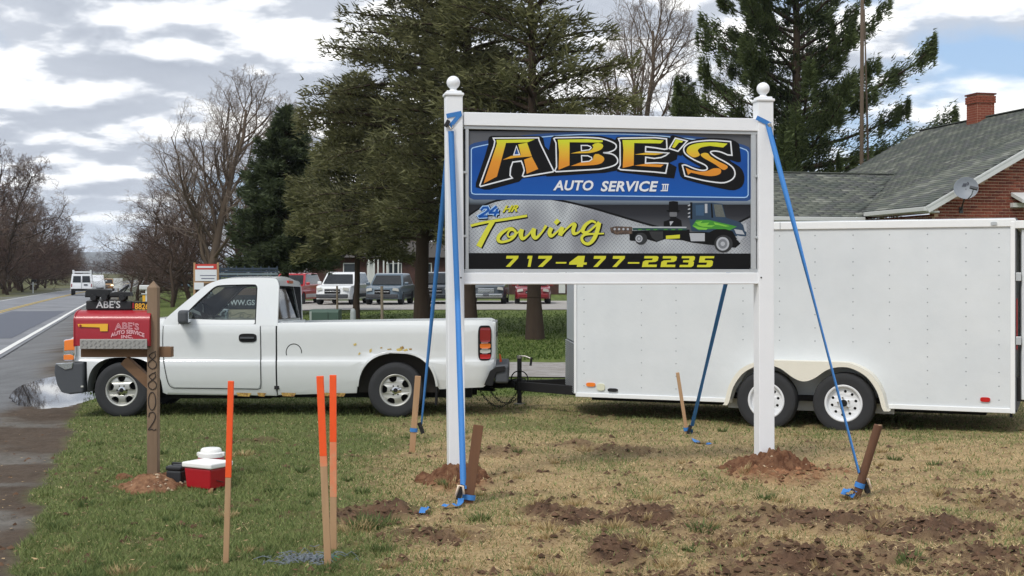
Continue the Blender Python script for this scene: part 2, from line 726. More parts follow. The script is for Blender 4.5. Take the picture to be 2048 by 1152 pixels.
vcol = vcol * (1 - shd) + shd * (np.array(S(116, 117, 118))[None] * (0.82 + 0.36 * fbm(x * 0.8, y * 0.5, 51, 5)[:, None]))
vfar = sstep(L, 9.0, 9.4)[:, None]
vcol = vcol * (1 - vfar) + vfar * np.array(S(92, 92, 62))[None]
col = col * (1 - vg[:, None]) + vcol * vg[:, None]
col = col * (0.80 + 0.40 * n1[:, None]) * (0.85 + 0.3 * n2[:, None])
nx, ny = len(gx), len(gy)
ii = (np.arange(ny - 1)[:, None] * nx + np.arange(nx - 1)[None]).ravel()
F = np.stack([ii, ii + 1, ii + nx + 1, ii + nx], 1)
m_ground = mat('ground_soil_and_turf', (0.2, 0.15, 0.1), rough=0.95, attr='Col', var=0.35, vscale=9, bump=0.012, bscale=70, spec=0.15)
put('ground', np_mesh('ground', np.stack([x, y, z], 1), F, m_ground, col, smooth=True), kind='structure', label='lawn of patchy grass and torn brown soil beside the road')


def gz(x, y):
    return float(ground_z(np.array([float(x)]), np.array([float(y)]))[0])


def bz(x, y):
    return float(base_z(np.array([float(x)]), np.array([float(y)]))[0])


# ------------------------------------------------------------------ grass blades
def blades(n, ymin, ymax, tlim, h0, h1, wscale, seed):
    r = np.random.default_rng(seed)
    yo = 1.0 / (1 / ymax + r.random(n) * (1 / ymin - 1 / ymax))
    x = yo * (r.random(n) * 2 - 1) * tlim
    y = yo * K
    L, s = LS(x, y)
    keep = (r.random(n) > 0.93 * np.clip(soil(x, y) * 1.15 + 0.35 * (fbm(x * 14, y * 14, 61, 2) - .5), 0, 1)) & (verge(x, y) < 0.35 + 0.3 * r.random(n)) \
        & (r.random(n) > 0.9 * np.clip(_blob(x, y, RED_PX), 0, 1))
    keep &= ~((yo > 14.0) & (yo < 17.2))
    x, y, yo = x[keep], y[keep], yo[keep]
    n = len(x)
    g = green(x, y)
    z = ground_z(x, y) - 0.004
    tuft = fbm(x * 4.5, y * 4.5, 71, 3)
    isg = r.random(n) < np.clip(g * (0.62 + 0.75 * (fbm(x * 2.3, y * 2.3, 75, 4) - 0.33)) + 0.10, 0, 0.92)
    h = (h0 + (h1 - h0) * r.random(n)) * (0.45 + 1.15 * tuft) * np.where(isg, 1.1, 0.75)
    wd = (0.0022 + 0.0028 * r.random(n)) * wscale * (yo / 5.0) ** 0.75
    a = r.random(n) * 2 * np.pi
    lean = np.where(isg, 0.35 + 0.6 * r.random(n), 0.9 + 1.5 * r.random(n)) * h
    la = r.random(n) * 2 * np.pi
    b = np.stack([np.cos(a) * wd, np.sin(a) * wd, np.zeros(n)], 1)
    p = np.stack([x, y, z], 1)
    tip = p + np.stack([np.cos(la) * lean, np.sin(la) * lean, h * np.where(isg, 0.9, 0.55)], 1)
    V = np.stack([p - b, p + b, tip], 1).reshape(-1, 3)
    u = r.random(n)[:, None]
    cg = np.array(S(88, 107, 60)) * (1 - u) + np.array(S(140, 148, 94)) * u
    ct = np.array(S(156, 131, 92)) * (1 - u) + np.array(S(220, 197, 154)) * u
    c = np.where(isg[:, None], cg, ct) * (0.78 + 0.44 * r.random(n)[:, None])
    c = np.where((yo > 12.0)[:, None], np.array(S(70, 88, 38)) * (0.7 + 0.6 * u), c)
    colr = np.repeat(c, 3, 0)
    return V, np.arange(3 * n).reshape(-1, 3), colr


m_blade = mat('grass_blades', (0.1, 0.14, 0.05), rough=0.7, attr='Col', transl=0.25, spec=0.2)
V1, F1, K1 = blades(690000, 3.3, 13.6, 0.80, 0.015, 0.044, 1.0, 5)
def tufts(seed, n):
    r = np.random.default_rng(seed)
    yo = 1.0 / (1 / 10.0 + r.random(n) * (1 / 3.5 - 1 / 10.0))
    x = yo * (r.random(n) * 2 - 1) * 0.64
    x[:3], yo[:3] = ((-0.98, -0.90, -1.05), (5.72, 5.76, 5.66))
    y = yo * K
    k = (verge(x, y) < 0.2)
    x, y = x[k], y[k]
    size = 0.03 + 0.07 * r.random(len(x)) ** 2
    size[:3] = 0.13
    V, Cc = [], []
    for cx, cy, s in zip(x, y, size):
        m = int(40 + 700 * s)
        a, q = r.random(m) * 6.28, s * np.sqrt(r.random(m))
        bx, by = cx + q * np.cos(a), cy + q * np.sin(a)
        bz_ = ground_z(bx, by) - 0.003
        h = (0.028 + 0.045 * r.random(m)) * (0.7 + 3 * s)
        w_ = 0.003 + 0.003 * r.random(m)
        t = r.random(m) * 6.28
        lean = h * (0.3 + 0.7 * r.random(m))
        p = np.stack([bx, by, bz_], 1)
        b = np.stack([np.cos(t) * w_, np.sin(t) * w_, 0 * w_], 1)
        tip = p + np.stack([np.cos(a) * lean, np.sin(a) * lean, h], 1)
        V.append(np.stack([p - b, p + b, tip], 1).reshape(-1, 3))
        u = r.random(m)[:, None]
        dry = r.random() < 0.25 + 0.5 * (1 - min(1.0, float(green(np.array([cx]), np.array([cy]))[0]) * 1.3))
        c = (np.array(S(150, 128, 88)) if dry else np.array(S(70, 90, 50))) * (1 - u) + (np.array(S(206, 184, 140)) if dry else np.array(S(112, 124, 76))) * u
        Cc.append(np.repeat(c * 0.95, 3, 0))
    V, Cc = np.concatenate(V), np.concatenate(Cc)
    return V, np.arange(len(V)).reshape(-1, 3), Cc


V3, F3, K3 = tufts(9, 200)
V2, F2, K2 = blades(120000, 13.0, 36.0, 0.66, 0.03, 0.07, 1.5, 6)
put('grass', np_mesh('grass', np.concatenate([V1, V2, V3]), np.concatenate([F1, F2 + len(V1), F3 + len(V1) + len(V2)]), m_blade, np.concatenate([K1, K2, K3])), kind='stuff',
    label='short green and straw coloured grass growing over the lawn')

# clods of soil thrown up on the torn ground
r = np.random.default_rng(17)
n = 70000
y = 1.0 / (1 / 10.5 + r.random(n) * (1 / 3.4 - 1 / 10.5))
x = y * (r.random(n) * 2 - 1) * 0.68
y = y * K
k = r.random(n) < np.clip(soil(x, y) * 0.9 + _blob(x, y, RED_PX), 0, 1)
x, y = x[k], y[k]
n = len(x)
rad = (0.004 + 0.030 * r.random(n) ** 2.6)
base = np.array([[0, 0, .75], [1, 0, 0], [.2, .95, .1], [-.85, .5, 0], [-.7, -.7, .1], [.35, -.9, 0]])
tri = np.array([[0, 1, 2], [0, 2, 3], [0, 3, 4], [0, 4, 5], [0, 5, 1]])
a = r.random(n) * 6.28
J = base[None] * (0.7 + 0.6 * r.random((n, 6, 3)))
ca, sa = np.cos(a)[:, None], np.sin(a)[:, None]
Vx = (J[:, :, 0] * ca - J[:, :, 1] * sa) * rad[:, None] + x[:, None]
Vy = (J[:, :, 0] * sa + J[:, :, 1] * ca) * rad[:, None] + y[:, None]
Vz = J[:, :, 2] * rad[:, None] + (ground_z(x, y) - 0.002)[:, None]
rd = np.clip(_blob(x, y, RED_PX), 0, 1)[:, None]
cc = (np.array(S(92, 71, 56)) * (1 - rd) + np.array(S(132, 94, 68)) * rd) * (0.6 + 0.8 * r.random(n)[:, None])
put('soil_clods', np_mesh('soil_clods', np.stack([Vx, Vy, Vz], 2).reshape(-1, 3), (tri[None] + (np.arange(n) * 6)[:, None, None]).reshape(-1, 3),
    mat('soil_clods', (0.1, 0.06, 0.04), rough=0.95, attr='Col', spec=0.1), np.repeat(cc, 6, 0)), kind='stuff', label='crumbs of brown soil on the torn lawn')

# scraps of dead leaf and straw blown over the lawn
r = np.random.default_rng(27)
n = 2600
yo = 1.0 / (1 / 11.0 + r.random(n) * (1 / 3.4 - 1 / 11.0))
x = yo * (r.random(n) * 2 - 1) * 0.66
y = yo * K
a = r.random(n) * 6.28
ln = 0.009 + 0.020 * r.random(n) ** 2
wd = ln * np.where(r.random(n) < 0.5, 0.12, 0.45)
zz_ = ground_z(x, y) + 0.012 + 0.012 * r.random(n)
ux, uy = np.cos(a), np.sin(a)
Q = [np.stack([x + ux * ln * i - uy * wd * j, y + uy * ln * i + ux * wd * j, zz_ + ln * k_ * (r.random(n) - .3)], 1) for i, j, k_ in ((-1, 0, .3), (0, 1, .5), (1, 0, .5), (0, -1, .2))]
u = r.random(n)[:, None]
lc = (np.array(S(92, 68, 50)) * (1 - u) + np.array(S(186, 160, 120)) * u)
put('leaf_litter', np_mesh('leaf_litter', np.stack(Q, 1).reshape(-1, 3), np.arange(4 * n).reshape(-1, 4), mat('leaf_litter', (0.2, 0.15, 0.1), rough=0.9, attr='Col', spec=0.2), np.repeat(lc, 4, 0)),
    kind='stuff', label='scraps of dead leaf and straw lying on the lawn')

# ------------------------------------------------------------------ road, markings, drive, lot
def strip(name, l0, l1, s0, s1, m, lift, n_s, n_l=2, e0=0.0, e1=0.0, label=None, seed=0, parent=None, th=0.0):
    """sheet along the road between lateral offsets l0..l1 (metres to the left of the camera line)"""
    s = s0 + (s1 - s0) * (np.linspace(0, 1, n_s) ** 1.8)
    q = np.linspace(0, 1, n_l)
    Sg, Q = np.meshgrid(s, q, indexing='ij')
    A = l0 + e0 * (fbm(Sg * 1.4, Sg * 0 + seed, 91 + seed, 5) - 0.5) * 2
    B = l1 + e1 * (fbm(Sg * 1.4, Sg * 0 + 5.5 + seed, 92 + seed, 5) - 0.5) * 2
    Lg = A + (B - A) * Q + road_off(Sg)
    X = RU[0] * Sg * K + RL[0] * Lg * LK
    Y = RU[1] * Sg * K + RL[1] * Lg * LK
    Z = road_z(Sg) + lift * (1 + Sg / 60.0)
    V = np.stack([X, Y, Z], 2).reshape(-1, 3)
    i = (np.arange(n_s - 1)[:, None] * n_l + np.arange(n_l - 1)[None]).ravel()
    F = np.stack([i, i + 1, i + n_l + 1, i + n_l], 1)
    o = put(name, np_mesh(name, V, F, m, smooth=True), parent, kind='structure', label=label)
    return o


m_asph = mat('road_asphalt', S(134, 136, 140), rough=0.85, var=0.16, vscale=0.5, col2=S(118, 120, 124), bump=0.004, bscale=120, spec=0.3)
m_asph2 = mat('road_asphalt_patch', S(92, 96, 106), rough=0.8, var=0.14, vscale=1.5, bump=0.004, bscale=120, spec=0.35)
m_shoul = mat('shoulder_asphalt', S(120, 119, 116), rough=0.9, var=0.25, vscale=1.2, col2=S(104, 100, 95), bump=0.006, bscale=90, spec=0.25)
m_line = mat('road_paint_white', S(222, 222, 218), rough=0.7, var=0.08, vscale=8, col2=S(176, 176, 172), lo=.55, hi=.8)
m_yel = mat('road_paint_yellow', S(196, 168, 84), rough=0.7, var=0.1, vscale=6)
strip('road', 2.55, 9.25, -30, 900, m_asph, 0.0, 260, 12, label='two lane asphalt road running away from the camera', e1=0.05)
False and strip('road_shoulder', 1.45, 2.62, -30, 700, m_shoul, 0.002, 420, 6, e0=0.30, label='worn asphalt shoulder of the road', seed=3)
for a_, b_, c_, d_ in ((2.85, 5.4, -6, 19.5), (6.2, 8.7, -4, 16), (3.1, 5.6, 26, 47)):
    strip('road_patch', a_, b_, c_, d_, m_asph2, 0.004, 60, 6, e0=0.05, e1=0.05, label='darker repaired patch in the asphalt road', seed=int(c_) + 9)
strip('road_markings', 2.66, 2.80, -30, 700, m_line, 0.008, 420, 2, e0=0.012, e1=0.012, label='white edge line along the road')
strip('road_markings', 5.86, 5.97, -30, 700, m_yel, 0.008, 300, 2, e0=0.01, e1=0.01, label='yellow centre line of the road')
strip('road_markings', 6.10, 6.21, -30, 700, m_yel, 0.008, 300, 2, e0=0.01, e1=0.01, label='yellow centre line of the road')
strip('road_markings', 8.82, 8.93, -30, 700, m_line, 0.008, 300, 2, e0=0.01, e1=0.01, label='white edge line on the far side of the road')


def sheet(name, x0, x1, y0, y1, m, lift, nx, ny, label, edge=0.0, seed=0):
    u, v = np.linspace(x0, x1, nx), np.linspace(0, 1, ny)
    U, Vv = np.meshgrid(u, v)
    A = y0 + edge * (fbm(U * 1.1, U * 0 + seed, 95 + seed, 4) - 0.5) * 2
    B = y1 + edge * (fbm(U * 1.1, U * 0 + seed + 7, 96 + seed, 4) - 0.5) * 2
    Y = (A + (B - A) * Vv) * K
    Z = base_z(U, Y) + lift
    i = (np.arange(ny - 1)[:, None] * nx + np.arange(nx - 1)[None]).ravel()
    put(name, np_mesh(name, np.stack([U, Y, Z], 2).reshape(-1, 3), np.stack([i, i + 1, i + nx + 1, i + nx], 1), m, smooth=True), kind='structure', label=label)


m_drive = mat('drive_gravel', S(152, 148, 144), rough=0.95, var=0.2, vscale=3, col2=S(132, 126, 120), bump=0.01, bscale=60)
m_lot = mat('lot_gravel', S(158, 154, 148), rough=0.95, var=0.15, vscale=1.0, bump=0.01, bscale=30)
sheet('driveway', -6.2, 30, 14.3, 16.6, m_drive, 0.02, 200, 8, 'grey gravel drive behind the pickup', 0.12)
sheet('parking_lot', -13, 40, 37.0, 48, m_lot, 0.03, 120, 20, 'pale gravel parking area at the back of the lawn', 0.25, 4)

# puddle in front of the pickup: an uneven sheet of standing water
pc = at(150, 786, 11.6 * K)
m_water = mat('puddle_water', (0.02, 0.025, 0.03), rough=0.02, spec=1.0)
pc = Vector((-6.97, 13.2 * K, 0))
PZ = bz(pc.x, pc.y) - 0.060


def puddle(cx, cy, rx, ry, seed, name, label):
    pts = []
    for i in range(64):
        t = 2 * math.pi * i / 64
        k = 0.35 + 1.5 * float(fbm(np.array([2.6 * math.cos(t) + seed]), np.array([2.6 * math.sin(t)]), 77 + seed, 5)[0] - 0.05)
        pts.append((cx + rx * k * math.cos(t), cy + ry * k * math.sin(t)))
    MB().plate(pts, m=XY, w0=PZ).build(name, m_water, kind='structure', label=label)


# ------------------------------------------------------------------ far hill and far woods
hx = np.linspace(-2600, 1500, 240)
ridge = 60 + 26 * fbm(hx / 900, hx * 0, 5, 3) + 9 * fbm(hx / 160, hx * 0, 6, 3) - 30 * sstep(hx, -1500, -1300)
HV = []
for i, q in enumerate(np.linspace(0, 1, 8)):
    HV.append(np.stack([hx, 4300 + 1400 * q + 0 * hx, 2 + ridge * math.sin(q * math.pi / 2) ** 1.2 * 1.25], 1))
HV = np.concatenate(HV)
i = (np.arange(7)[:, None] * 240 + np.arange(239)[None]).ravel()
m_hill = mat('far_wooded_hill', S(84, 84, 76), rough=1.0, var=0.2, vscale=0.01)
put('hill', np_mesh('hill', HV, np.stack([i, i + 1, i + 241, i + 240], 1), m_hill, smooth=True), kind='structure', label='long wooded hill on the horizon')

# ------------------------------------------------------------------ trees
m_bark = mat('bark_grey_brown', S(96, 84, 72), rough=0.95, var=0.25, vscale=3, bump=0.02, bscale=14, stretch=(1, 1, 0.25), spec=0.15)
m_bark_dark = mat('bark_dark', S(66, 56, 48), rough=0.95, var=0.25, vscale=3, bump=0.02, bscale=14, stretch=(1, 1, 0.25), spec=0.15)
m_bark_pale = mat('bark_pale', S(150, 140, 126), rough=0.9, var=0.3, vscale=2, spec=0.2)
m_twig = mat('twigs_brown', S(112, 96, 86), rough=0.9, spec=0.15)
m_twig_red = mat('twigs_red_brown', S(84, 66, 60), rough=0.9, spec=0.15)
m_twig_pale = mat('twigs_pale', S(132, 120, 110), rough=0.9, spec=0.15)
m_needle = mat('needles', (0.05, 0.07, 0.03), rough=0.65, attr='Col', transl=0.3, spec=0.25)


def prisms(P0, P1, R0, R1, n):
    """n-sided open prisms between the rows of P0 and P1"""
    P0, P1 = np.asarray(P0, float), np.asarray(P1, float)
    D = P1 - P0
    D /= np.linalg.norm(D, axis=1, keepdims=True) + 1e-9
    ref = np.where(np.abs(D[:, 2:3]) < 0.9, np.array([[0, 0, 1.0]]), np.array([[1.0, 0, 0]]))
    A = np.cross(D, ref)
    A /= np.linalg.norm(A, axis=1, keepdims=True) + 1e-9
    B = np.cross(D, A)
    t = 2 * np.pi * np.arange(n) / n
    ring = A[:, None] * np.cos(t)[None, :, None] + B[:, None] * np.sin(t)[None, :, None]
    V = np.concatenate([P0[:, None] + ring * np.asarray(R0)[:, None, None], P1[:, None] + ring * np.asarray(R1)[:, None, None]], 1)
    k = np.arange(n)
    f = np.stack([k, (k + 1) % n, n + (k + 1) % n, n + k], 1)
    F = (f[None] + (np.arange(len(P0)) * 2 * n)[:, None, None]).reshape(-1, 4)
    return V.reshape(-1, 3), F


def grow(rng, H, r0, levels, counts, ratio, spread, up, first=0.3, wob=0.10, lean=(0, 0)):
    """segments of a leafless tree: list per level of (p0,p1,r0,r1)"""
    out = [[] for _ in range(levels + 1)]
    stack = [(np.zeros(3), np.array([lean[0], lean[1], 1.0]), H, r0, 0)]
    while stack:
        p, d, Ln, r, lv = stack.pop()
        ns = (7, 6, 4, 3, 2)[min(lv, 4)]
        d = d / np.linalg.norm(d)
        pts, dirs = [p], [d]
        for i in range(ns):
            d = d + rng.normal(0, wob * (1 + 0.5 * lv), 3) + np.array([0, 0, up[min(lv, len(up) - 1)]])
            d = d / np.linalg.norm(d)
            pts.append(pts[-1] + d * Ln / ns)
            dirs.append(d)
        for i in range(ns):
            f0, f1 = i / ns, (i + 1) / ns
            end = 0.25 if lv < levels else 0.4
            out[lv].append((pts[i], pts[i + 1], r * (1 - (1 - end) * f0), r * (1 - (1 - end) * f1)))
        if lv < levels:
            c = counts[lv]
            f_lo = first if lv == 0 else 0.22
            for j in range(c):
                f = f_lo + (1.0 - f_lo) * ((j + rng.random()) / c)
                k = min(int(f * ns), ns - 1)
                fr = f * ns - k
                q = pts[k] * (1 - fr) + pts[k + 1] * fr
                dd = dirs[k + 1]
                az = rng.random() * 2 * np.pi + j * 2.4
                ref = np.array([0, 0, 1.0]) if abs(dd[2]) < 0.95 else np.array([1.0, 0, 0])
                a = np.cross(dd, ref)
                a /= np.linalg.norm(a)
                b = np.cross(dd, a)
                sp = spread[min(lv, len(spread) - 1)] * (0.75 + 0.5 * rng.random())
                nd = dd * math.cos(sp) + (a * math.cos(az) + b * math.sin(az)) * math.sin(sp)
                ln = Ln * ratio[min(lv, len(ratio) - 1)] * (1.15 - 0.65 * f if lv == 0 else 1.1 - 0.5 * f) * (0.75 + 0.5 * rng.random())
                stack.append((q, nd, ln, max(r * (1 - 0.7 * f) * 0.52, 0.005), lv + 1))
    return out


def bare_mesh(seed, H, r0, counts=(16, 7, 6, 4), ratio=(0.5, 0.5, 0.5, 0.5), spread=(0.75, 0.7, 0.7, 0.7), up=(0.0, 0.10, 0.06, 0.03, 0.0),
              first=0.22, twig_r=1.0, mb=None, mt=None, lean=(0, 0), wob=0.10):
    rng = np.random.default_rng(seed)
    lv = len(counts)
    seg = grow(rng, H, r0, lv, counts, ratio, spread, up, first, wob, lean)
    VV, FF, o = [], [], 0
    for k in range(min(3, lv + 1)):
        if not seg[k]:
            continue
        P0, P1 = np.array([s[0] for s in seg[k]]), np.array([s[1] for s in seg[k]])
        V, F = prisms(P0, P1, np.array([s[2] for s in seg[k]]), np.array([s[3] for s in seg[k]]), (10, 5, 4)[k])
        VV.append(V)
        FF.append(F + o)
        o += len(V)
    trunk = np_mesh('trunk', np.concatenate(VV), np.concatenate(FF), mb or m_bark, smooth=True)
    VV, FF, o = [], [], 0
    for k in range(3, lv + 1):
        P0, P1 = np.array([s[0] for s in seg[k]]), np.array([s[1] for s in seg[k]])
        V, F = prisms(P0, P1, np.array([s[2] for s in seg[k]]) * twig_r, np.array([s[3] for s in seg[k]]) * twig_r, 3)
        VV.append(V)
        FF.append(F + o)
        o += len(V)
    crown = np_mesh('crown', np.concatenate(VV), np.concatenate(FF), mt or m_twig)
    return trunk, crown


def bare_tree(label, px, d, base_px=None, meshes=None, rotz=0.0, scale=1.0, group=None, name='bare_tree', **kw):
    d = d * K
    x = (px - CX) / FPX * d
    o = thing(name, label, 'tree', (x, d, bz(x, d) - 0.05), rotz, group)
    tr, cr = meshes or bare_mesh(**kw)
    put('trunk', tr, o)
    put('crown', cr, o)
    o.scale = (scale,) * 3 if not isinstance(scale, tuple) else scale
    return o, (tr, cr)


def conifer_mesh(seed, H, r0, hb, R, nb, cards, card, pitch=0.0, droop=0.25, upturn=0.0, c0=(45, 54, 32), c1=(84, 92, 52), tip0=0.15,
                 spread=0.34, clump=0.0, dead=0, roundness=1.0, gap=0.0, mb=None, lean=0.0, wfac=0.22, lvar=0.0):
    """trunk with limbs, and a crown of needle sprays carried by them. R(h01) is the crown radius"""
    rng = np.random.default_rng(seed)
    P0, P1, R0, R1 = [], [], [], []
    ks = 12
    wobx = np.cumsum(rng.normal(0, 0.02 * H / ks, ks + 1))
    woby = np.cumsum(rng.normal(0, 0.02 * H / ks, ks + 1))
    tx = lambda h: np.interp(h, np.linspace(0, H, ks + 1), wobx - wobx[0]) + lean * h
    ty = lambda h: np.interp(h, np.linspace(0, H, ks + 1), woby - woby[0])
    for i in range(ks):
        a, b = H * i / ks, H * (i + 1) / ks
        P0.append((tx(a), ty(a), a))
        P1.append((tx(b), ty(b), b))
        fl = 1.35 if i == 0 else 1.0
        R0.append(r0 * (1 - 0.93 * i / ks) * fl)
        R1.append(r0 * (1 - 0.93 * (i + 1) / ks))
    TV, TF = prisms(P0, P1, R0, R1, 12)
    P0, P1, R0, R1 = [], [], [], []
    NP, ND, NL, NC = [], [], [], []
    for b in range(nb):
        f = (b + rng.random()) / nb
        h = hb + (H - hb) * f
        az = b * 2.39996 + rng.normal(0, 0.35)
        if gap and rng.random() < gap:
            continue
        Ln = R(f) * (0.72 - lvar + (0.42 + lvar) * rng.random())
        if Ln < 0.1:
            continue
        e = pitch + 0.5 * f * f + rng.normal(0, 0.10)
        nseg = 5
        p = np.array([tx(h), ty(h), h])
        out = np.array([math.cos(az), math.sin(az), 0.0])
        pts = [p]
        for i in range(nseg):
            q = (i + 1) / nseg
            ee = e - droop * q + upturn * q * q
            p = p + (out * math.cos(ee) + np.array([0, 0, math.sin(ee)])) * Ln / nseg
            pts.append(p)
        br = min(0.028 * Ln ** 0.8 + 0.006, r0 * 0.45)
        for i in range(nseg):
            P0.append(pts[i])
            P1.append(pts[i + 1])
            R0.append(br * (1 - 0.9 * i / nseg))
            R1.append(br * (1 - 0.9 * (i + 1) / nseg))
        if f < dead:
            continue
        pts = np.array(pts)
        m = max(int(cards * (Ln / R(0.35)) ** 1.3 * (0.8 + 0.4 * rng.random())), 12)
        t = tip0 + (1 - tip0) * rng.random(m) ** 0.8
        if clump:
            cl = tip0 + (1 - tip0) * rng.random(max(3, int(Ln / clump)))
            cl[0] = 0.97
            t = np.clip(cl[rng.integers(0, len(cl), m)] + rng.normal(0, 0.055, m), 0.05, 1.03)
        fi = np.clip(t * nseg, 0, nseg - 1e-3)
        i0 = fi.astype(int)
        fr = (fi - i0)[:, None]
        q = pts[i0] * (1 - fr) + pts[i0 + 1] * fr
        side = np.array([-math.sin(az), math.cos(az), 0.0])
        wmax = spread * Ln * np.clip(1.12 - t, 0.08, 1) * (1.0 if not clump else 0.55) + 0.05
        u = rng.normal(0, 0.5, m)
        if clump:
            ph = np.sin(t * 37.0 + b)
            u = u * 0.45 + ph * 0.6
        q = q + side[None] * (u * wmax)[:, None] + np.array([0, 0, 1.0]) * (rng.normal(0, 0.05 + 0.10 * Ln * spread, m) * roundness - np.abs(u) * wmax * 0.18)[:, None]
        dd = out[None] * (0.55 + 0.3 * rng.random(m))[:, None] + side[None] * (np.sign(u) * (0.3 + 0.6 * rng.random(m)))[:, None]
        dd[:, 2] += math.sin(e) * 0.4 + rng.normal(0.08 + upturn * 0.4, 0.42, m)
        NP.append(q)
        ND.append(dd)
        NL.append(card * (0.6 + 0.8 * rng.random(m)))
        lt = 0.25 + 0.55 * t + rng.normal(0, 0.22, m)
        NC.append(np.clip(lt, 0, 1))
    LV, LF = prisms(P0, P1, R0, R1, 4)
    tv = np.concatenate([TV, LV])
    tf = np.concatenate([TF, LF + len(TV)])
    trunk = np_mesh('trunk', tv, tf, mb or m_bark_dark, smooth=True)
    q, d, ln, c = np.concatenate(NP), np.concatenate(ND), np.concatenate(NL), np.concatenate(NC)
    d /= np.linalg.norm(d, axis=1, keepdims=True)
    rn = rng.normal(0, 1, q.shape)
    s = np.cross(d, rn)
    s /= np.linalg.norm(s, axis=1, keepdims=True) + 1e-9
    wd = (ln * wfac)[:, None]
    A = q - s * wd * 0.5
    B = q + s * wd * 0.5
    E = q + d * ln[:, None]
    V = np.stack([A, B, E], 1).reshape(-1, 3)
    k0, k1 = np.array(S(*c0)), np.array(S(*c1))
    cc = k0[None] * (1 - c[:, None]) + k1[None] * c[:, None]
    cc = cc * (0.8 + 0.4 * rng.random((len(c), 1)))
    crown = np_mesh('crown', V, np.arange(len(V)).reshape(-1, 3), m_needle, np.repeat(cc, 3, 0))
    return trunk, crown


def conifer(name, label, px, d, meshes, rotz=0.0, scale=1.0, group=None):
    d = d * K
    x = (px - CX) / FPX * d
    o = thing(name, label, 'tree', (x, d, bz(x, d) - 0.05), rotz, group)
    put('trunk', meshes[0], o)
    put('crown', meshes[1], o)
    o.scale = (scale,) * 3 if not isinstance(scale, tuple) else scale
    return o


# three tall hemlocks behind the sign
R_h = lambda f: 4.3 * (1 - f) ** 0.62 * min(1.0, 0.72 + f * 1.6) + 0.12
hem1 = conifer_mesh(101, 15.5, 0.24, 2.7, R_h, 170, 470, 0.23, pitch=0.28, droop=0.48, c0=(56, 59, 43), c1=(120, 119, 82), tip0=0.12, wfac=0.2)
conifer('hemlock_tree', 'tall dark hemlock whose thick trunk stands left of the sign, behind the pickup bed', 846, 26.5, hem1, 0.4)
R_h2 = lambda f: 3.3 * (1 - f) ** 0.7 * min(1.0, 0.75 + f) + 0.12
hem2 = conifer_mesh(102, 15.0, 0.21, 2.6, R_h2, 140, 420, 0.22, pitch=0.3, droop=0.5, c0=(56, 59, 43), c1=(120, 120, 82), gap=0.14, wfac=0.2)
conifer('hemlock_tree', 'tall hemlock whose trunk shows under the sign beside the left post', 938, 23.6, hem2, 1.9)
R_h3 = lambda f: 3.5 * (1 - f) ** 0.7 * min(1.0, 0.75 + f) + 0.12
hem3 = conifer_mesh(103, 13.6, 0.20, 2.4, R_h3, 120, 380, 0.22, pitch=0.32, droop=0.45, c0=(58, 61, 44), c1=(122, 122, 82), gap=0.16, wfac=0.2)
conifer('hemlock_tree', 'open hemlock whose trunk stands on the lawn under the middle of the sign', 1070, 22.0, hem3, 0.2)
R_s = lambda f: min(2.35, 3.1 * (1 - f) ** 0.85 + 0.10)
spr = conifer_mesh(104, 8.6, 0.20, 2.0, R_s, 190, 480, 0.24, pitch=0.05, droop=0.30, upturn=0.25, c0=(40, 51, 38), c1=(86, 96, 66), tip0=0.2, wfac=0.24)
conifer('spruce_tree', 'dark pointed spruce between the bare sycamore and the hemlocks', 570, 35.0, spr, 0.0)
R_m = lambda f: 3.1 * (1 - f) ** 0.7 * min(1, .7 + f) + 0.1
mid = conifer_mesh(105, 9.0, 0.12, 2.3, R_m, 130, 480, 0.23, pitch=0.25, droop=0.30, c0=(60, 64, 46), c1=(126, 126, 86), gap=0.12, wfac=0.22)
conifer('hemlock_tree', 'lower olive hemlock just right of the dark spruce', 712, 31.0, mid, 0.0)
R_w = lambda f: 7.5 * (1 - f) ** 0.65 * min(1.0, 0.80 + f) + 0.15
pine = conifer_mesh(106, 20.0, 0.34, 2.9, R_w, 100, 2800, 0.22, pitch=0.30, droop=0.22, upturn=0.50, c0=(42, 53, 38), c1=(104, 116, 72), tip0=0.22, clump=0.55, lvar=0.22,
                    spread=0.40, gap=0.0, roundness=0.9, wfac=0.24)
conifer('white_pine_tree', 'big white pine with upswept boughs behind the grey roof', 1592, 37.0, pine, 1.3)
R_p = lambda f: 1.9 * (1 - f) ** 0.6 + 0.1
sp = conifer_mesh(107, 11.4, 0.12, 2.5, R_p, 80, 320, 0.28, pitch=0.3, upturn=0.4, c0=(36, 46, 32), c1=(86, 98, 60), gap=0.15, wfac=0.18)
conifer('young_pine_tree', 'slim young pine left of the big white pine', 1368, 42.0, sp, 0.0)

# leafless trees
syc = bare_mesh(201, 13.0, 0.26, counts=(26, 9, 7, 6), ratio=(0.52, 0.46, 0.46, 0.5), spread=(0.62, 0.6, 0.7, 0.8), up=(0, 0.13, 0.10, 0.05, 0.02), first=0.12,
                mb=m_bark, mt=m_twig_pale, twig_r=1.4)
bare_tree('tall bare sycamore with pale branches rising behind the pickup cab', 402, 46.0, meshes=syc, scale=(1.05, 1.05, 0.87), name='sycamore_tree')
br1 = bare_mesh(202, 8.0, 0.17, counts=(18, 8, 6, 4), ratio=(0.55, 0.5, 0.5, 0.5), spread=(0.9, 0.75, 0.75, 0.8), up=(0, 0.05, 0.03, 0.0), first=0.10, twig_r=1.3,
                mb=m_bark_dark, mt=m_twig)
br2 = bare_mesh(203, 8.0, 0.15, counts=(20, 9, 6, 4), ratio=(0.6, 0.5, 0.5, 0.5), spread=(1.0, 0.8, 0.8, 0.8), up=(0, 0.03, 0.02, 0.0), first=0.06, twig_r=1.4,
                mb=m_bark_dark, mt=m_twig_red)
bare_tree('dark spreading bare tree left of the sycamore, beside the small red and white sign', 345, 54.0, meshes=br1, scale=1.05, rotz=1.0)
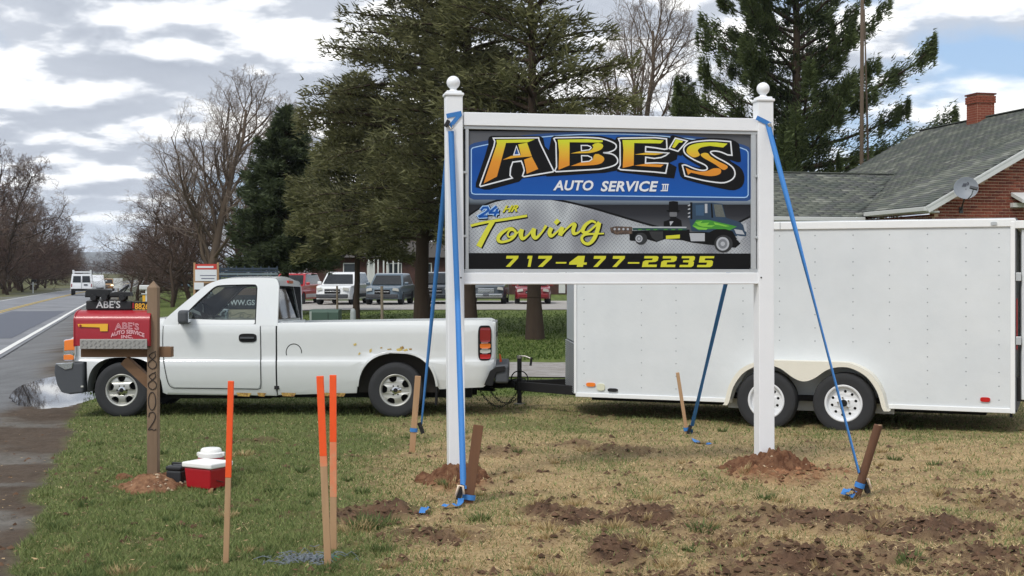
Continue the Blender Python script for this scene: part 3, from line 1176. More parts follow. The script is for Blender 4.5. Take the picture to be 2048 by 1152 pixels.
bare_tree('low dense bare tree at the right edge of the road, beyond the mailbox', 290, 70.0, meshes=br2, scale=1.0, rotz=2.0)
bare_tree('bare tree standing between the sycamore and the dark spruce', 492, 50.0, meshes=br1, scale=1.15, rotz=3.2)
bare_tree('brownish bare tree close behind the pickup windshield', 395, 62.0, meshes=br2, scale=1.1, rotz=4.0)
thin = bare_mesh(204, 11.0, 0.14, counts=(15, 6, 5, 4), ratio=(0.42, 0.45, 0.5, 0.5), spread=(0.7, 0.6, 0.7, 0.8), up=(0, 0.12, 0.05, 0.03), first=0.25, twig_r=1.0)
bare_tree('thin bare tree rising behind the middle right of the sign', 1235, 40.0, meshes=syc, scale=(0.95, 0.95, 1.06))
bare_tree('faint bare tree behind the gap between hemlock and white pine', 1325, 60.0, meshes=thin, scale=0.95, rotz=2.2)
bare_tree('pale bare tree showing behind the left edge of the hemlock', 655, 48.0, meshes=(syc[0], syc[1]), scale=0.75, rotz=2.0)

# leafless wood on the far side of the road
lw = bare_mesh(205, 12.0, 0.24, counts=(22, 9, 7, 4), ratio=(0.52, 0.5, 0.5, 0.5), spread=(0.95, 0.8, 0.8, 0.85), up=(0, 0.05, 0.02, 0.0), first=0.04, twig_r=2.8,
               mb=m_bark_dark, mt=m_twig_red)
lw2 = bare_mesh(206, 11.0, 0.20, counts=(22, 9, 7, 4), ratio=(0.55, 0.5, 0.5, 0.5), spread=(0.9, 0.8, 0.8, 0.85), up=(0, 0.06, 0.02, 0.0), first=0.03, twig_r=2.8,
               mb=m_bark_dark, mt=m_twig)
left = [(-45, 92, lw, 1.2, 0, 'dark bare tree at the left edge of the picture, across the road'),
        (8, 88, lw2, 1.16, 1, 'tallest bare tree of the wood across the road, by the left edge'),
        (38, 104, lw, 0.98, 2.4, 'dense reddish bare tree second from the left across the road'),
        (75, 122, lw2, 1.05, 3.1, 'bare tree with fine grey twigs in the middle of the wood across the road'),
        (62, 112, lw, 0.85, 4.4, 'low bushy bare tree in front of the wood across the road'),
        (102, 150, lw, 0.92, 5.2, 'bare tree near the right end of the wood across the road'),
        (20, 98, lw, 0.9, 0.9, 'short dark bare tree beneath the tallest one across the road'),
        (128, 230, lw2, 0.85, 5.9, 'last bare tree of the wood across the road, above the white van')]
for px, d, me, sc, rz, lb in left:
    bare_tree(lb, px, d, meshes=me, scale=sc, rotz=rz, group='bare trees of the wood across the road')
for k, (px, d, sc) in enumerate(((-20, 90, .8), (15, 84, .75), (45, 97, .8), (70, 108, .8), (90, 126, .85), (112, 160, .9), (30, 120, 1.0), (85, 150, 1.0), (124, 190, .8), (5, 110, 1.1), (134, 250, 1.0))):
    bare_tree('dark tangled brush at the foot of the wood across the road', px, d, meshes=(lw2, lw)[k % 2], scale=(sc, sc, sc * 0.62), rotz=k * 1.7 + 0.3, name='brush', group='tangled brush at the foot of the wood across the road')
for k, (px, d, sc, zs_) in enumerate(((275, 62, .85, .6), (312, 56, .9, .62), (345, 48, .85, .6), (382, 52, 1.0, .75), (425, 56, 1.0, .7), (460, 60, 1.1, .8), (300, 84, 1.0, .8), (262, 95, .8, .6), (520, 66, 1.1, .8))):
    bare_tree('brown leafless brush below the sycamore, behind the pickup', px, d, meshes=(br2, br1)[k % 2], scale=(sc, sc, sc * zs_), rotz=k * 1.1 + 0.7, name='brush', group='leafless brush below the sycamore')
for k, (px, d, sc) in enumerate(((165, 420, 0.55), (185, 470, 0.62), (203, 430, 0.5), (222, 500, 0.66), (238, 440, 0.62), (252, 380, 0.7), (268, 300, 0.75), (278, 210, 0.8), (175, 500, .55), (194, 520, .6), (212, 480, .58), (230, 470, .6), (158, 390, .6),
                                 (300, 150, 0.8), (320, 110, 0.75), (150, 360, 0.9))):
    bare_tree('distant bare tree in the hazy line where the road disappears', px, d, meshes=(lw, lw2)[k % 2], scale=sc, rotz=k * 1.3, group='distant bare trees at the end of the road')
for k, (px, d, sc) in enumerate(((600, 75, 0.62), (700, 80, 0.60), (790, 78, 0.62), (880, 84, 0.6), (1000, 80, 0.55), (540, 72, 0.55), (640, 70, .5), (740, 72, .5), (830, 70, .5), (930, 74, .5), (1060, 82, .6), (1110, 78, .5), (570, 84, .7), (670, 90, .7), (770, 88, .7), (860, 92, .7), (960, 90, .7))):
    bare_tree('bare tree in the thicket far behind the parked cars', px, d, meshes=(lw2, lw)[k % 2], scale=sc, rotz=k * 0.9 + 0.5, group='bare trees of the thicket behind the parked cars')

# ------------------------------------------------------------------ business sign
m_vinyl = mat('white_vinyl', S(236, 238, 240), rough=0.38, var=0.03, vscale=3, coat=0.1)
m_alu = mat('sign_frame_aluminium', S(188, 192, 194), rough=0.4, metal=0.35, var=0.05, vscale=4)
m_dkgap = mat('dark_gap', S(40, 42, 44), rough=0.8)
m_screw = mat('screw_dark', S(60, 60, 60), rough=0.5, metal=0.6)
PL, PR = Vector((-0.466, 6.95 * K, 0.0)), Vector((2.149, 7.25 * K, 0.0))
SDIR = (PR - PL).normalized()
SNRM = Vector((-SDIR.y, SDIR.x, 0))
SW = (PR - PL).length
SROT = math.atan2(SDIR.y, SDIR.x)
sign = thing('roadside_sign', 'white framed auto service and towing sign standing on two white posts', 'sign', PL, SROT)
hp = 0.068
for k, (bx, tx_, zt) in enumerate(((0.012, -0.014, 3.07), (SW + 0.004, SW - 0.008, 3.085))):
    zb = gz(*(PL + SDIR * bx).xy) - 0.25
    b = MB().beam((bx, 0, zb), (tx_, 0, zt), hp * 2, hp * 2, up=(0, 1, 0))
    post = b.build('post', m_vinyl, sign, bevel=0.006)
    c = MB().box((tx_, 0, zt + 0.012), (0.158, 0.158, 0.024)).box((tx_, 0, zt + 0.032), (0.125, 0.125, 0.02))
    c.build('post_cap', m_vinyl, post, bevel=0.007)
    r0 = 0.055
    prof = [(0.036, 0.0), (0.034, 0.010), (0.026, 0.018), (0.028, 0.026)] + \
           [(r0 * math.cos(a), 0.074 + r0 * math.sin(a)) for a in np.linspace(-1.0, 1.5708, 14)]
    MB().lathe(prof, (tx_, 0, zt + 0.04), 'z', 28).build('finial', m_vinyl, post, smooth=50)
for z0, z1, nm in ((2.832, 2.940, 'top_beam'), (1.534, 1.632, 'bottom_beam')):
    q = MB().box((SW / 2, 0, (z0 + z1) / 2), (SW - 2 * hp + 0.004, 0.098, z1 - z0))
    q.build(nm, m_vinyl, sign, bevel=0.005)
MB().box((SW / 2, 0, 1.5435), (SW - 2 * hp - 0.004, 0.104, 0.012)).build('bottom_beam_lip', m_vinyl, sign, bevel=0.002)
sc = MB()
for sx in (-0.012 + hp * 0.75, SW - hp * 0.75):
    for z in (1.59,):
        sc.lathe([(0.0, -hp - 0.004), (0.007, -hp - 0.004), (0.007, -hp + 0.002)], (sx, 0, z), 'y', 10)
sc.build('screw', m_screw, sign)
PY = -0.020
xl, xr, zb_, zt_ = hp + 0.004, SW - hp - 0.006, 1.634, 2.830
fr = MB()
fw = 0.026
fr.box(((xl + xr) / 2, -0.012, zt_ - fw / 2), (xr - xl, 0.05, fw)).box(((xl + xr) / 2, -0.012, zb_ + fw / 2), (xr - xl, 0.05, fw))
fr.box((xl + 0.010 + fw / 2, -0.012, (zb_ + zt_) / 2), (fw, 0.05, zt_ - zb_ - 2 * fw)).box((xr - 0.010 - fw * 0.85, -0.012, (zb_ + zt_) / 2), (fw * 1.7, 0.05, zt_ - zb_ - 2 * fw))
frame = fr.build('panel_frame', m_alu, sign, bevel=0.003)
hz = MB()
for z in (1.93, 2.45):
    for x in (xr - 0.008, xl + 0.004):
        hz.box((x, -0.04, z), (0.030, 0.012, 0.020))
hz.build('clip', m_alu, sign, bevel=0.002)
MB().box(((xl + xr) / 2, 0.012, (zb_ + zt_) / 2), (xr - xl, 0.008, zt_ - zb_ - 0.004)).build('backing_sheet', m_dkgap, sign)


def SP(px, py, lay=0):
    """photo pixel -> point on the sign face (local x, y, z); lay = print layer, each a hair in front of the last"""
    o = Vector((0, 0, CAM_H))
    d = Vector(((px - CX) / FPX, 1.0, (HZ - py) / FPX))
    p0 = PL + SNRM * PY
    t = (p0 - o).dot(SNRM) / d.dot(SNRM)
    q = o + d * t - PL
    return (q.dot(SDIR), PY - 0.0006 * lay, q.z)


def SM(lay):
    return lambda u, v, w_=0.0: SP(u, v, lay)


def sink(name, pts, m, lay, parent, holes=()):
    return MB().plate(pts, holes, m=SM(lay)).build(name, m, parent, fix=False)


def sline(name, pts, wid, m, lay, parent, closed=True, mb=None):
    vs, fs = ribbon2d(pts, wid, closed)
    n = len(pts)
    b = mb or MB()
    b.add([SP(q[0], q[1], lay + 0.02 * (i % n)) if not closed else SP(q[0], q[1], lay) for i, q in enumerate(vs)], fs)
    if mb is None:
        b.build(name, m, parent, fix=False)


def gradv(name, z0, z1, stops, rough=0.35):
    """print whose ink runs from one colour to another up the sheet"""
    m = bpy.data.materials.new(name)
    m.use_nodes = True
    q = NT(m.node_tree)
    t = q.n('ShaderNodeTexCoord')
    sp = q.n('ShaderNodeSeparateXYZ')
    q.put(sp.inputs[0], t.outputs['Object'])
    v = q.math('DIVIDE', q.math('SUBTRACT', sp.outputs[2], z0), z1 - z0, clamp=True)
    p = q.n('ShaderNodeBsdfPrincipled')
    p.inputs['Roughness'].default_value = rough
    p.inputs['Specular IOR Level'].default_value = 0.3
    q.put(p.inputs['Base Color'], q.ramp(v, stops))
    q.put(q.n('ShaderNodeOutputMaterial').inputs[0], p.outputs[0])
    return m


ink_black = mat('ink_black', S(6, 7, 9), rough=0.45, spec=0.25)
ink_white = mat('ink_white', S(225, 228, 232), rough=0.4)
ink_blue = gradv('ink_blue', 2.27, 2.80, [(0, S(14, 84, 168)), (0.5, S(10, 72, 152)), (1, S(24, 84, 160))])
ink_navy = mat('ink_navy', S(28, 70, 128), rough=0.4)
ink_sky = mat('ink_light_blue', S(168, 204, 240), rough=0.4)
ink_grey = gradv('ink_grey', 2.2, 2.80, [(0, S(150, 152, 156)), (0.6, S(108, 110, 114)), (1, S(80, 82, 87))])
ink_glow = gradv('ink_glow', 2.185, 2.27, [(0, S(40, 44, 50)), (0.5, S(118, 130, 142)), (1, S(190, 208, 226))])
ink_dark = gradv('ink_dark_grey', 1.95, 2.25, [(0, S(96, 99, 104)), (0.55, S(42, 44, 50)), (1, S(12, 13, 17))])
ink_yel = mat('ink_yellow', S(208, 206, 44), rough=0.4)
ink_yel2 = mat('ink_lime_yellow', S(214, 214, 60), rough=0.4)
ink_gold = gradv('ink_gold', 2.42, 2.77, [(0, S(214, 136, 44)), (0.35, S(222, 146, 46)), (0.62, S(222, 182, 52)), (0.85, S(206, 212, 48)), (1, S(210, 222, 56))])
ink_green = mat('ink_green', S(60, 140, 40), rough=0.4)
ink_teal = mat('ink_dark_teal', S(22, 66, 66), rough=0.35)
ink_cab = mat('ink_cab_blue', S(34, 60, 84), rough=0.35, var=0.2, vscale=9)
ink_silver = mat('ink_silver', S(176, 180, 186), rough=0.4, var=0.15, vscale=30)
ink_tyre = mat('ink_tyre', S(38, 40, 42), rough=0.5)
ink_photo = mat('ink_portrait_grey', S(108, 110, 114), rough=0.5, var=0.4, vscale=40)
ink_rust = mat('ink_rust', S(104, 84, 70), rough=0.5, var=0.5, vscale=50, col2=S(60, 50, 46))


def plate_print():
    m = bpy.data.materials.new('ink_tread_plate')
    m.use_nodes = True
    q = NT(m.node_tree)
    t = q.n('ShaderNodeTexCoord')
    sp = q.n('ShaderNodeSeparateXYZ')
    q.put(sp.inputs[0], t.outputs['Object'])
    k = 30.0
    X, Z = sp.outputs[0], sp.outputs[2]
    u = q.math('MULTIPLY', q.math('ADD', X, Z), k)
    v = q.math('MULTIPLY', q.math('SUBTRACT', X, Z), k)
    par = q.math('MODULO', q.math('ADD', q.math('FLOOR', u), q.math('FLOOR', q.math('ADD', v, 100.0))), 2.0)
    fu = q.math('ABSOLUTE', q.math('SUBTRACT', q.math('FRACT', u), 0.5))
    fv = q.math('ABSOLUTE', q.math('SUBTRACT', q.math('FRACT', q.math('ADD', v, 100.0)), 0.5))
    a1 = q.math('MULTIPLY', q.math('LESS_THAN', fu, 0.46), q.math('LESS_THAN', fv, 0.13))
    a2 = q.math('MULTIPLY', q.math('LESS_THAN', fv, 0.46), q.math('LESS_THAN', fu, 0.13))
    msk = q.math('ADD', q.math('MULTIPLY', a1, par), q.math('MULTIPLY', a2, q.math('SUBTRACT', 1.0, par)))
    band = q.noise(q.vmath('MULTIPLY', t.outputs['Object'], (1.0, 1.0, 0.45)), 2.4, 2, 0.4)
    sheen = q.ramp(band, [(0.32, S(104, 106, 116)), (0.47, S(150, 154, 160)), (0.60, S(188, 194, 198)), (0.75, S(120, 123, 132))])
    col = q.mix(q.math('MULTIPLY', msk, 0.55), sheen, S(94, 98, 104))
    p = q.n('ShaderNodeBsdfPrincipled')
    p.inputs['Roughness'].default_value = 0.4
    p.inputs['Specular IOR Level'].default_value = 0.3
    q.put(p.inputs['Base Color'], col)
    q.put(q.n('ShaderNodeOutputMaterial').inputs[0], p.outputs[0])
    return m


panel = MB().plate([(932, 262), (1505, 266), (1505, 536), (932, 540)], m=SM(0)).build('sign_face', ink_grey, sign, fix=False)
sink('lower_band', [(932, 400), (1505, 400), (1505, 510), (932, 510)], ink_dark, 1, panel)
sink('glow_band', [(932, 397), (1505, 396), (1505, 409), (932, 410)], ink_glow, 2, panel)
edge_curve = catmull([(932, 437), (948, 426), (970, 412), (1000, 402), (1040, 397.5), (1085, 398), (1130, 405), (1180, 417), (1228, 431), (1300, 452), (1370, 468), (1440, 462), (1505, 433)], 5)
sink('curve_shadow', [(p[0], p[1] - 4.2) for p in edge_curve] + [(1505, 505), (932, 505)], ink_black, 3, panel)
sink('tread_plate_print', edge_curve + [(1505, 507), (932, 509)], plate_print(), 4, panel)
sink('phone_strip', [(932, 506), (1505, 507), (1505, 536), (932, 540)], ink_black, 5, panel)
plate_o = [(937, 296), (940, 290), (948, 286)] + catmull([(960, 283.5), (1000, 276.5), (1060, 269.5), (1130, 264.5), (1210, 262.8), (1300, 265), (1390, 273), (1450, 281), (1488, 290)], 4) + \
          [(1497, 294), (1501, 300), (1502.5, 306), (1503, 392), (1500, 399), (1494, 402), (948, 399), (940, 396), (937, 390)]
plate_i = [(942.5, 299), (945, 296), (952, 294)] + catmull([(965, 291), (1000, 284.5), (1060, 276.5), (1130, 270.5), (1210, 268), (1300, 270.5), (1390, 279), (1450, 288), (1482, 296)], 4) + \
          [(1492, 300), (1495.5, 304), (1496, 309), (1496, 390), (1493, 394), (1488, 395), (950, 388.5), (944, 387), (942.5, 383)]
sink('plate_border', plate_o, ink_navy, 5, panel)
sink('plate', plate_i, ink_blue, 6, panel)
sline('plate_line', plate_i, 1.9, ink_sky, 7, panel)

za = lambda pts: [(928 + p[0] / 8.23, 256 + p[1] / 8.23) for p in pts]
zb2 = lambda pts: [(1100 + p[0] / 8.23, 256 + p[1] / 8.23) for p in pts]
zs = lambda pts: [(1310 + p[0] / 8.23, 256 + p[1] / 8.23) for p in pts]
A_out = za([(480, 168), (1225, 162), (1232, 200), (1262, 275), (1470, 700), (1462, 722), (985, 802), (960, 788), (990, 700), (970, 620), (940, 545), (800, 562), (765, 660), (755, 780), (792, 825), (270, 962), (258, 945), (490, 300), (505, 220)])
B_out = zb2([(60, 175), (90, 162)] + catmull([(500, 155), (800, 168), (960, 208), (1060, 255), (1088, 300), (1062, 358), (960, 402), (870, 408)], 3) +
            catmull([(900, 413), (980, 420), (1065, 455), (1112, 530), (1080, 600), (960, 648), (800, 680)], 3) + [(100, 720), (75, 705), (105, 640), (95, 250)])
E_out = [(1236.5, 277.5), (1242, 276.5), (1310, 275.5), (1332.5, 278), (1333.5, 298), (1328, 298.8), (1310, 295.8), (1291, 293.5), (1290.5, 303.5), (1312, 304.5), (1337, 306.3),
         (1331, 311), (1322, 315), (1308, 317), (1291, 314.5), (1290.5, 326.5), (1312, 325.8), (1335, 327), (1331, 346.5), (1308, 344), (1241, 339.5), (1236.5, 337), (1240, 330), (1239.5, 285)]
Q_out = zs([(330, 168), (525, 215), (375, 385), (230, 338)])
S_out = zs(catmull([(1240, 225), (1250, 330), (1262, 450)], 2) + catmull([(1225, 460), (1090, 400), (985, 380), (915, 392), (925, 425), (1010, 485), (1170, 570), (1275, 650), (1312, 740), (1290, 820), (1210, 878), (1080, 903), (800, 865), (490, 790)], 3)[1:] +
           catmull([(445, 615), (500, 610), (640, 668), (760, 698), (838, 690), (855, 655), (810, 605), (640, 525), (510, 440), (470, 375), (482, 310), (560, 252), (700, 220), (900, 205), (1080, 212)], 3))
A_sh = za([(398, 185), (412, 150), (450, 130), (1240, 130), (1300, 160), (1330, 300), (1720, 700), (1690, 745), (960, 830), (905, 885), (420, 1015), (330, 1015), (190, 975), (195, 900), (330, 500), (398, 270)])
B_sh = zb2([(20, 160), (60, 128), (520, 122), (850, 132), (1010, 170), (1120, 215), (1190, 300), (1160, 420), (1190, 540), (1150, 650), (1080, 705), (900, 738), (400, 770), (-60, 800), (-90, 700)])
E_sh = [(1229, 281), (1234, 273.5), (1310, 272), (1337, 274.5), (1345, 282), (1347, 300), (1355, 311), (1353, 319), (1338, 326), (1353, 334), (1348, 357), (1310, 353), (1246, 345.5), (1234, 343), (1229, 336)]
Q_sh = zs([(255, 130), (290, 118), (590, 195), (600, 250), (430, 460), (330, 440), (170, 370), (190, 320)])
S_sh = zs(catmull([(540, 215), (700, 180), (900, 165), (1100, 172), (1260, 190), (1370, 255), (1392, 330), (1412, 520), (1395, 560), (1340, 560), (1230, 525), (1260, 560), (1390, 640), (1455, 740), (1468, 860), (1430, 960), (1340, 1015), (1220, 1022), (900, 955), (540, 862), (415, 795),
               (378, 610), (400, 575), (450, 572), (560, 610), (700, 650), (745, 640), (600, 560), (470, 470), (420, 380), (440, 290)], 2, True))
A_f = [za([(530, 195), (1165, 188), (1040, 238), (690, 246), (540, 800), (320, 915), (540, 260)]), za([(890, 270), (1035, 242), (1115, 468), (850, 490), (635, 525), (770, 460), (935, 448)]), za([(985, 522), (1115, 475), (1220, 675), (1030, 755), (1022, 690)])]
B_f = [zb2([(125, 193), (600, 186), (870, 205), (860, 234), (790, 240), (320, 235), (318, 615), (138, 690), (148, 400)]), zb2(catmull([(790, 246), (850, 262), (872, 300), (842, 350), (760, 388), (650, 412)], 3) + [(335, 420), (480, 386), (620, 385), (690, 350), (712, 312), (692, 285), (735, 255)]),
       zb2(catmull([(790, 428), (868, 470), (890, 520), (850, 575), (760, 605), (600, 618)], 3) + [(340, 627), (500, 566), (640, 555), (705, 512), (716, 462), (740, 430)])]
E_f = [[(1244.6, 280.3), (1300, 279.3), (1327, 281), (1321, 287), (1268, 286.2), (1267, 331), (1245, 336), (1246.5, 300)], [(1268.5, 309.2), (1292, 305.3), (1327, 307.2), (1310, 310.2), (1290, 309.8)], [(1268, 331.2), (1291, 327.6), (1327, 329.4), (1321, 334.4), (1300, 333.4)]]
Q_f = [zs([(340, 185), (460, 216), (440, 240), (392, 240), (320, 330), (275, 318)])]
S_f = [zs([(1190, 258), (1120, 322)] + catmull([(900, 295), (760, 320), (700, 372), (735, 440), (690, 475), (620, 482), (540, 430), (515, 378), (545, 310), (640, 265), (800, 240), (1000, 238)], 3)),
       zs(catmull([(745, 440), (800, 410), (870, 420), (910, 470), (1060, 560), (1175, 615), (1192, 655), (1140, 690), (1085, 675), (1000, 610), (880, 540), (790, 490)], 2, True)),
       zs([(500, 655)] + catmull([(580, 690), (720, 718), (850, 708), (960, 665), (1060, 668), (1086, 710), (1060, 760), (960, 790), (820, 785), (590, 735)], 3) + [(540, 772)])]
name_sh = (A_sh, B_sh, E_sh, Q_sh, S_sh)
b = MB()
for k, q in enumerate(name_sh):
    b.plate(q, m=SM(8 + 0.25 * k))
b.build('lettering_shadow', ink_black, panel, fix=False)
for k, (o_, f_) in enumerate(((A_out, A_f), (B_out, B_f), (E_out, E_f), (Q_out, Q_f), (S_out, S_f))):
    lt = MB()
    for q in f_:
        lt.plate(q, m=SM(10.5))
    letter = lt.build('letter', ink_gold, panel, fix=False)
    ol = MB()
    sline('', o_, 2.7, None, 11.5 + 0.2 * k, None, mb=ol)
    if k == 0:
        for q, wv in ((za([(860, 300), (912, 440), (815, 445)]), 2.3),):
            sline('', q, wv, None, 12.6, None, mb=ol)
    if k == 1:
        for q in ([(510, 288), (610, 288), (660, 305), (676, 328), (640, 362), (515, 376)], [(515, 456), (620, 458), (680, 485), (688, 512), (640, 548), (520, 560)]):
            sline('', zb2(q), 2.2, None, 12.6, None, mb=ol)
    ol.build('letter_outline', ink_white, letter, fix=False)
sink('letter_counter', za([(860, 345), (890, 425), (838, 428)]), ink_blue, 12.2, panel)


def stext(name, s, x0, y0, x1, y1, m, lay, shear=0.0, bold=0.0, spacing=1.0, dy=0.0, parent=None, shadow=None, off=(1.2, 1.2)):
    if shadow:
        bq = MB()
        add_text(bq, s, lambda u, v: SP(x0 + u * (x1 - x0) + off[0], y1 - v * (y1 - y0) + u * dy + off[1], lay - 0.5), bold * 1.4, shear, spacing)
        bq.build(name + '_shadow', shadow, parent or panel, fix=False)
    bq = MB()
    add_text(bq, s, lambda u, v: SP(x0 + u * (x1 - x0), y1 - v * (y1 - y0) + u * dy, lay), bold, shear, spacing)
    return bq.build(name, m, parent or panel, fix=False)


stext('lettering', 'AUTO', 1106, 360.5, 1186.5, 381, ink_white, 10, 0.22, 0.030, 1.05, 0.3, shadow=ink_navy, off=(-1.2, 1.6))
stext('lettering', 'SERVICE', 1201, 362, 1316, 383, ink_white, 10, 0.22, 0.030, 1.05, 0.3, shadow=ink_navy, off=(-1.2, 1.6))
nm = MB()
for k in range(3):
    x = 1324.2 + k * 4.3
    nm.plate([(x, 381), (x + 2.1, 381), (x + 3.4, 370), (x + 1.3, 370)], m=SM(10))
nm.plate([(1323, 370), (1337.5, 370), (1337, 368), (1323.4, 368)], m=SM(10.3)).plate([(1320.5, 382.5), (1335, 382.5), (1335.4, 380.5), (1321, 380.5)], m=SM(10.3))
nm.build('lettering', ink_white, panel, fix=False)
for m_, gr_, ox, lay_ in ((ink_black, 6.2, 1.4, 6.2), (ink_sky, 3.8, 0.0, 6.7), (ink_blue, 0.0, 0.0, 7.4)):
    bq = MB()
    for ch, x0, x1, yo_ in (('2', 957, 976, 1.6), ('4', 977, 997, -1.2)):
        pt = {'2': [(.12, .70), (.30, .96), (.72, .98), (.90, .74), (.60, .44), (.06, .10), (.10, .06), (.92, .10)], '4': [(.62, .95), (.04, .36), (.06, .30), (.98, .34)]}[ch]
        f_ = lambda u, v: (x0 + u * (x1 - x0) + v * 4 + ox, 433 - v * 20 + yo_ - 0.0 * u + ox)
        vs, fs = ribbon2d([f_(*p) for p in pt], 4.6 + gr_)
        bq.add([SP(q[0], q[1], lay_) for q in vs], fs)
        if ch == '4':
            vs, fs = ribbon2d([f_(.74, .70), f_(.60, -.02)], 4.8 + gr_)
            bq.add([SP(q[0], q[1], lay_ + 0.12) for q in vs], fs)
    bq.build('lettering' if m_ is ink_blue else 'lettering_shadow', m_, panel, fix=False)
stext('lettering', 'HR', 1004.5, 411.5, 1037, 425, ink_yel, 7.5, 0.45, 0.035, 1.0, -2.0, shadow=ink_black, off=(0.8, 1.6))

# phone number in wide slanted figures, each drawn from its strokes
DIG = {'7': [(0, 1), (1, 1), (1, .78), (.46, 0), (.10, 0), (.62, .74), (0, .74)],
       '1': [(.10, 1), (.72, 1), (.72, 0), (.34, 0), (.34, .74), (.10, .74)],
       '4': [(.42, 1), (.82, 1), (.82, .40), (1, .40), (1, .20), (.82, .20), (.82, 0), (.46, 0), (.46, .20), (0, .20), (0, .42)],
       '-': [(0, .44), (1, .44), (1, .30), (0, .30)],
       '2': [(.06, 1), (.86, 1), (.98, .90), (.96, .58), (.82, .46), (.40, .43), (.38, .22), (.96, .22), (.96, 0), (.02, 0), (.02, .48), (.16, .60), (.60, .63), (.62, .78), (.06, .78)],
       '3': [(.06, 1), (.88, 1), (.98, .88), (.97, .64), (.88, .54), (.97, .44), (.96, .12), (.84, 0), (.02, 0), (.02, .20), (.58, .20), (.60, .42), (.20, .44), (.20, .62), (.60, .63), (.60, .80), (.06, .80)],
       '5': [(.08, 1), (.98, 1), (.98, .80), (.44, .80), (.42, .62), (.86, .62), (.97, .50), (.96, .12), (.84, 0), (.02, 0), (.02, .20), (.58, .20), (.60, .42), (.08, .42)]}
xs = [(1009, 1037, '7'), (1050, 1069, '1'), (1073, 1104, '7'), (1110, 1135, '-'), (1137, 1176, '4'), (1184, 1212, '7'), (1222, 1250, '7'), (1254, 1281, '-'), (1283, 1318, '2'), (1320, 1355, '2'), (1358, 1391, '3'), (1393, 1429, '5')]
for x0, x1, ch in xs:
    sink('digit' if ch != '-' else 'dash', [(x0 + u * (x1 - x0 - 4) + v * 4, 533.5 - v * 22.0 + 0.8 * (x0 - 1009) / 420) for u, v in DIG[ch]], ink_yel, 7, panel)

# brush script: strokes with their width, traced from the lettering
zt2 = lambda pts: [(928 + p[0] / 6.827, 396 + p[1] / 6.827) for p in pts]
scr = [([(90, 378), (300, 330), (560, 290), (860, 242)], [34, 34, 36, 32]),
       ([(395, 315), (330, 420), (265, 540), (200, 665)], [60, 66, 70, 76]),
       ([(690, 440), (660, 415), (600, 420), (510, 480), (465, 545), (480, 590), (540, 598), (640, 565), (700, 500), (690, 445), (630, 440), (595, 490), (610, 530), (660, 520), (735, 470), (780, 430)], [22, 28, 34, 48, 50, 44, 34, 32, 36, 34, 26, 28, 24, 22, 22, 22]),
       ([(790, 425), (775, 500), (800, 555), (870, 510), (950, 410)], [58, 60, 46, 26, 26]), ([(955, 415), (945, 500), (980, 545), (1060, 470), (1120, 375)], [58, 62, 46, 28, 40]),
       ([(1195, 405), (1165, 470), (1190, 518), (1260, 470), (1330, 400)], [54, 56, 44, 24, 24]), ([(1240, 350), (1290, 300)], [56, 56]),
       ([(1345, 395), (1325, 450), (1310, 515)], [56, 56, 58]), ([(1330, 500), (1390, 430), (1470, 360), (1510, 365), (1490, 430), (1500, 485), (1560, 470), (1620, 415)], [24, 26, 34, 52, 54, 46, 28, 22]),
       ([(1800, 340), (1740, 315), (1660, 365), (1620, 435), (1640, 470), (1700, 455), (1790, 380), (1845, 330)], [30, 34, 48, 52, 42, 30, 30, 44]),
       ([(1845, 335), (1820, 440), (1770, 560), (1700, 625), (1630, 605), (1605, 545), (1650, 500), (1760, 490), (1910, 485)], [56, 56, 54, 42, 40, 38, 34, 26, 18])]
for mt_, grow_, off_, lay_, nm_ in ((ink_black, 3.6, 2.4, 5.0, 'script_shadow'), (ink_yel2, 0.0, 0.0, 6.0, 'script_lettering')):
    bq = MB()
    for k, (pt, wd_) in enumerate(scr):
        cc = catmull([(p[0], p[1], w__) for p, w__ in zip(pt, wd_)], 6)
        p2 = zt2([(c[0], c[1]) for c in cc])
        ww = [c[2] / 6.827 + grow_ for c in cc]
        p2 = [(p[0] + off_ * .6, p[1] + off_ * .5) for p in p2]
        vs, fs = ribbon2d(p2, ww)
        n_ = len(p2)
        bq.add([SP(q[0], q[1], lay_ + 0.08 * k + 0.004 * (i % n_)) for i, q in enumerate(vs)], fs)
    bq.build(nm_, mt_, panel, fix=False)

# printed flatbed tow truck and a man in a hat
zp = lambda pts: [(1210 + p[0] / 6.827, 396 + p[1] / 6.827) for p in pts]
truck_print = MB().plate(zp([(330, 450), (1150, 430), (1160, 490), (1450, 470), (1470, 430), (1720, 440), (1790, 560), (1850, 620), (1780, 680), (1440, 640), (1190, 610), (1050, 575), (820, 560), (700, 600), (560, 560), (440, 590), (335, 580)]), m=SM(6.5)).build('tow_truck_print', ink_black, panel, fix=False)
tp = lambda nm, pts, m, lay: sink(nm, zp(pts), m, lay, truck_print)
tp('print_piece', [(65, 405), (150, 385), (370, 395), (370, 490), (150, 500), (80, 470)], ink_rust, 7)
tp('print_piece', [(370, 392), (1110, 395), (1115, 440), (380, 440)], ink_teal, 7)
tp('print_piece', [(370, 388), (1110, 393), (1110, 412), (370, 408)], ink_silver, 7.6)
tp('print_piece', [(1165, 70), (1460, 62), (1600, 80), (1650, 270), (1850, 335), (1930, 420), (1925, 520), (1780, 520), (1700, 440), (1480, 440), (1420, 470), (1180, 450), (1150, 280)], ink_cab, 7)
tp('print_piece', [(1245, 300), (1420, 300), (1720, 370), (1800, 390), (1700, 440), (1480, 420), (1280, 440), (1190, 385)], ink_green, 7.6)
tp('print_piece', [(1480, 85), (1590, 90), (1640, 262), (1510, 255)], mat('ink_windscreen', S(94, 98, 92), rough=0.4, var=0.5, vscale=40), 7.6)
tp('print_piece', [(1235, 100), (1350, 95), (1350, 240), (1240, 240)], mat('ink_side_window', S(50, 82, 112), rough=0.4), 7.6)
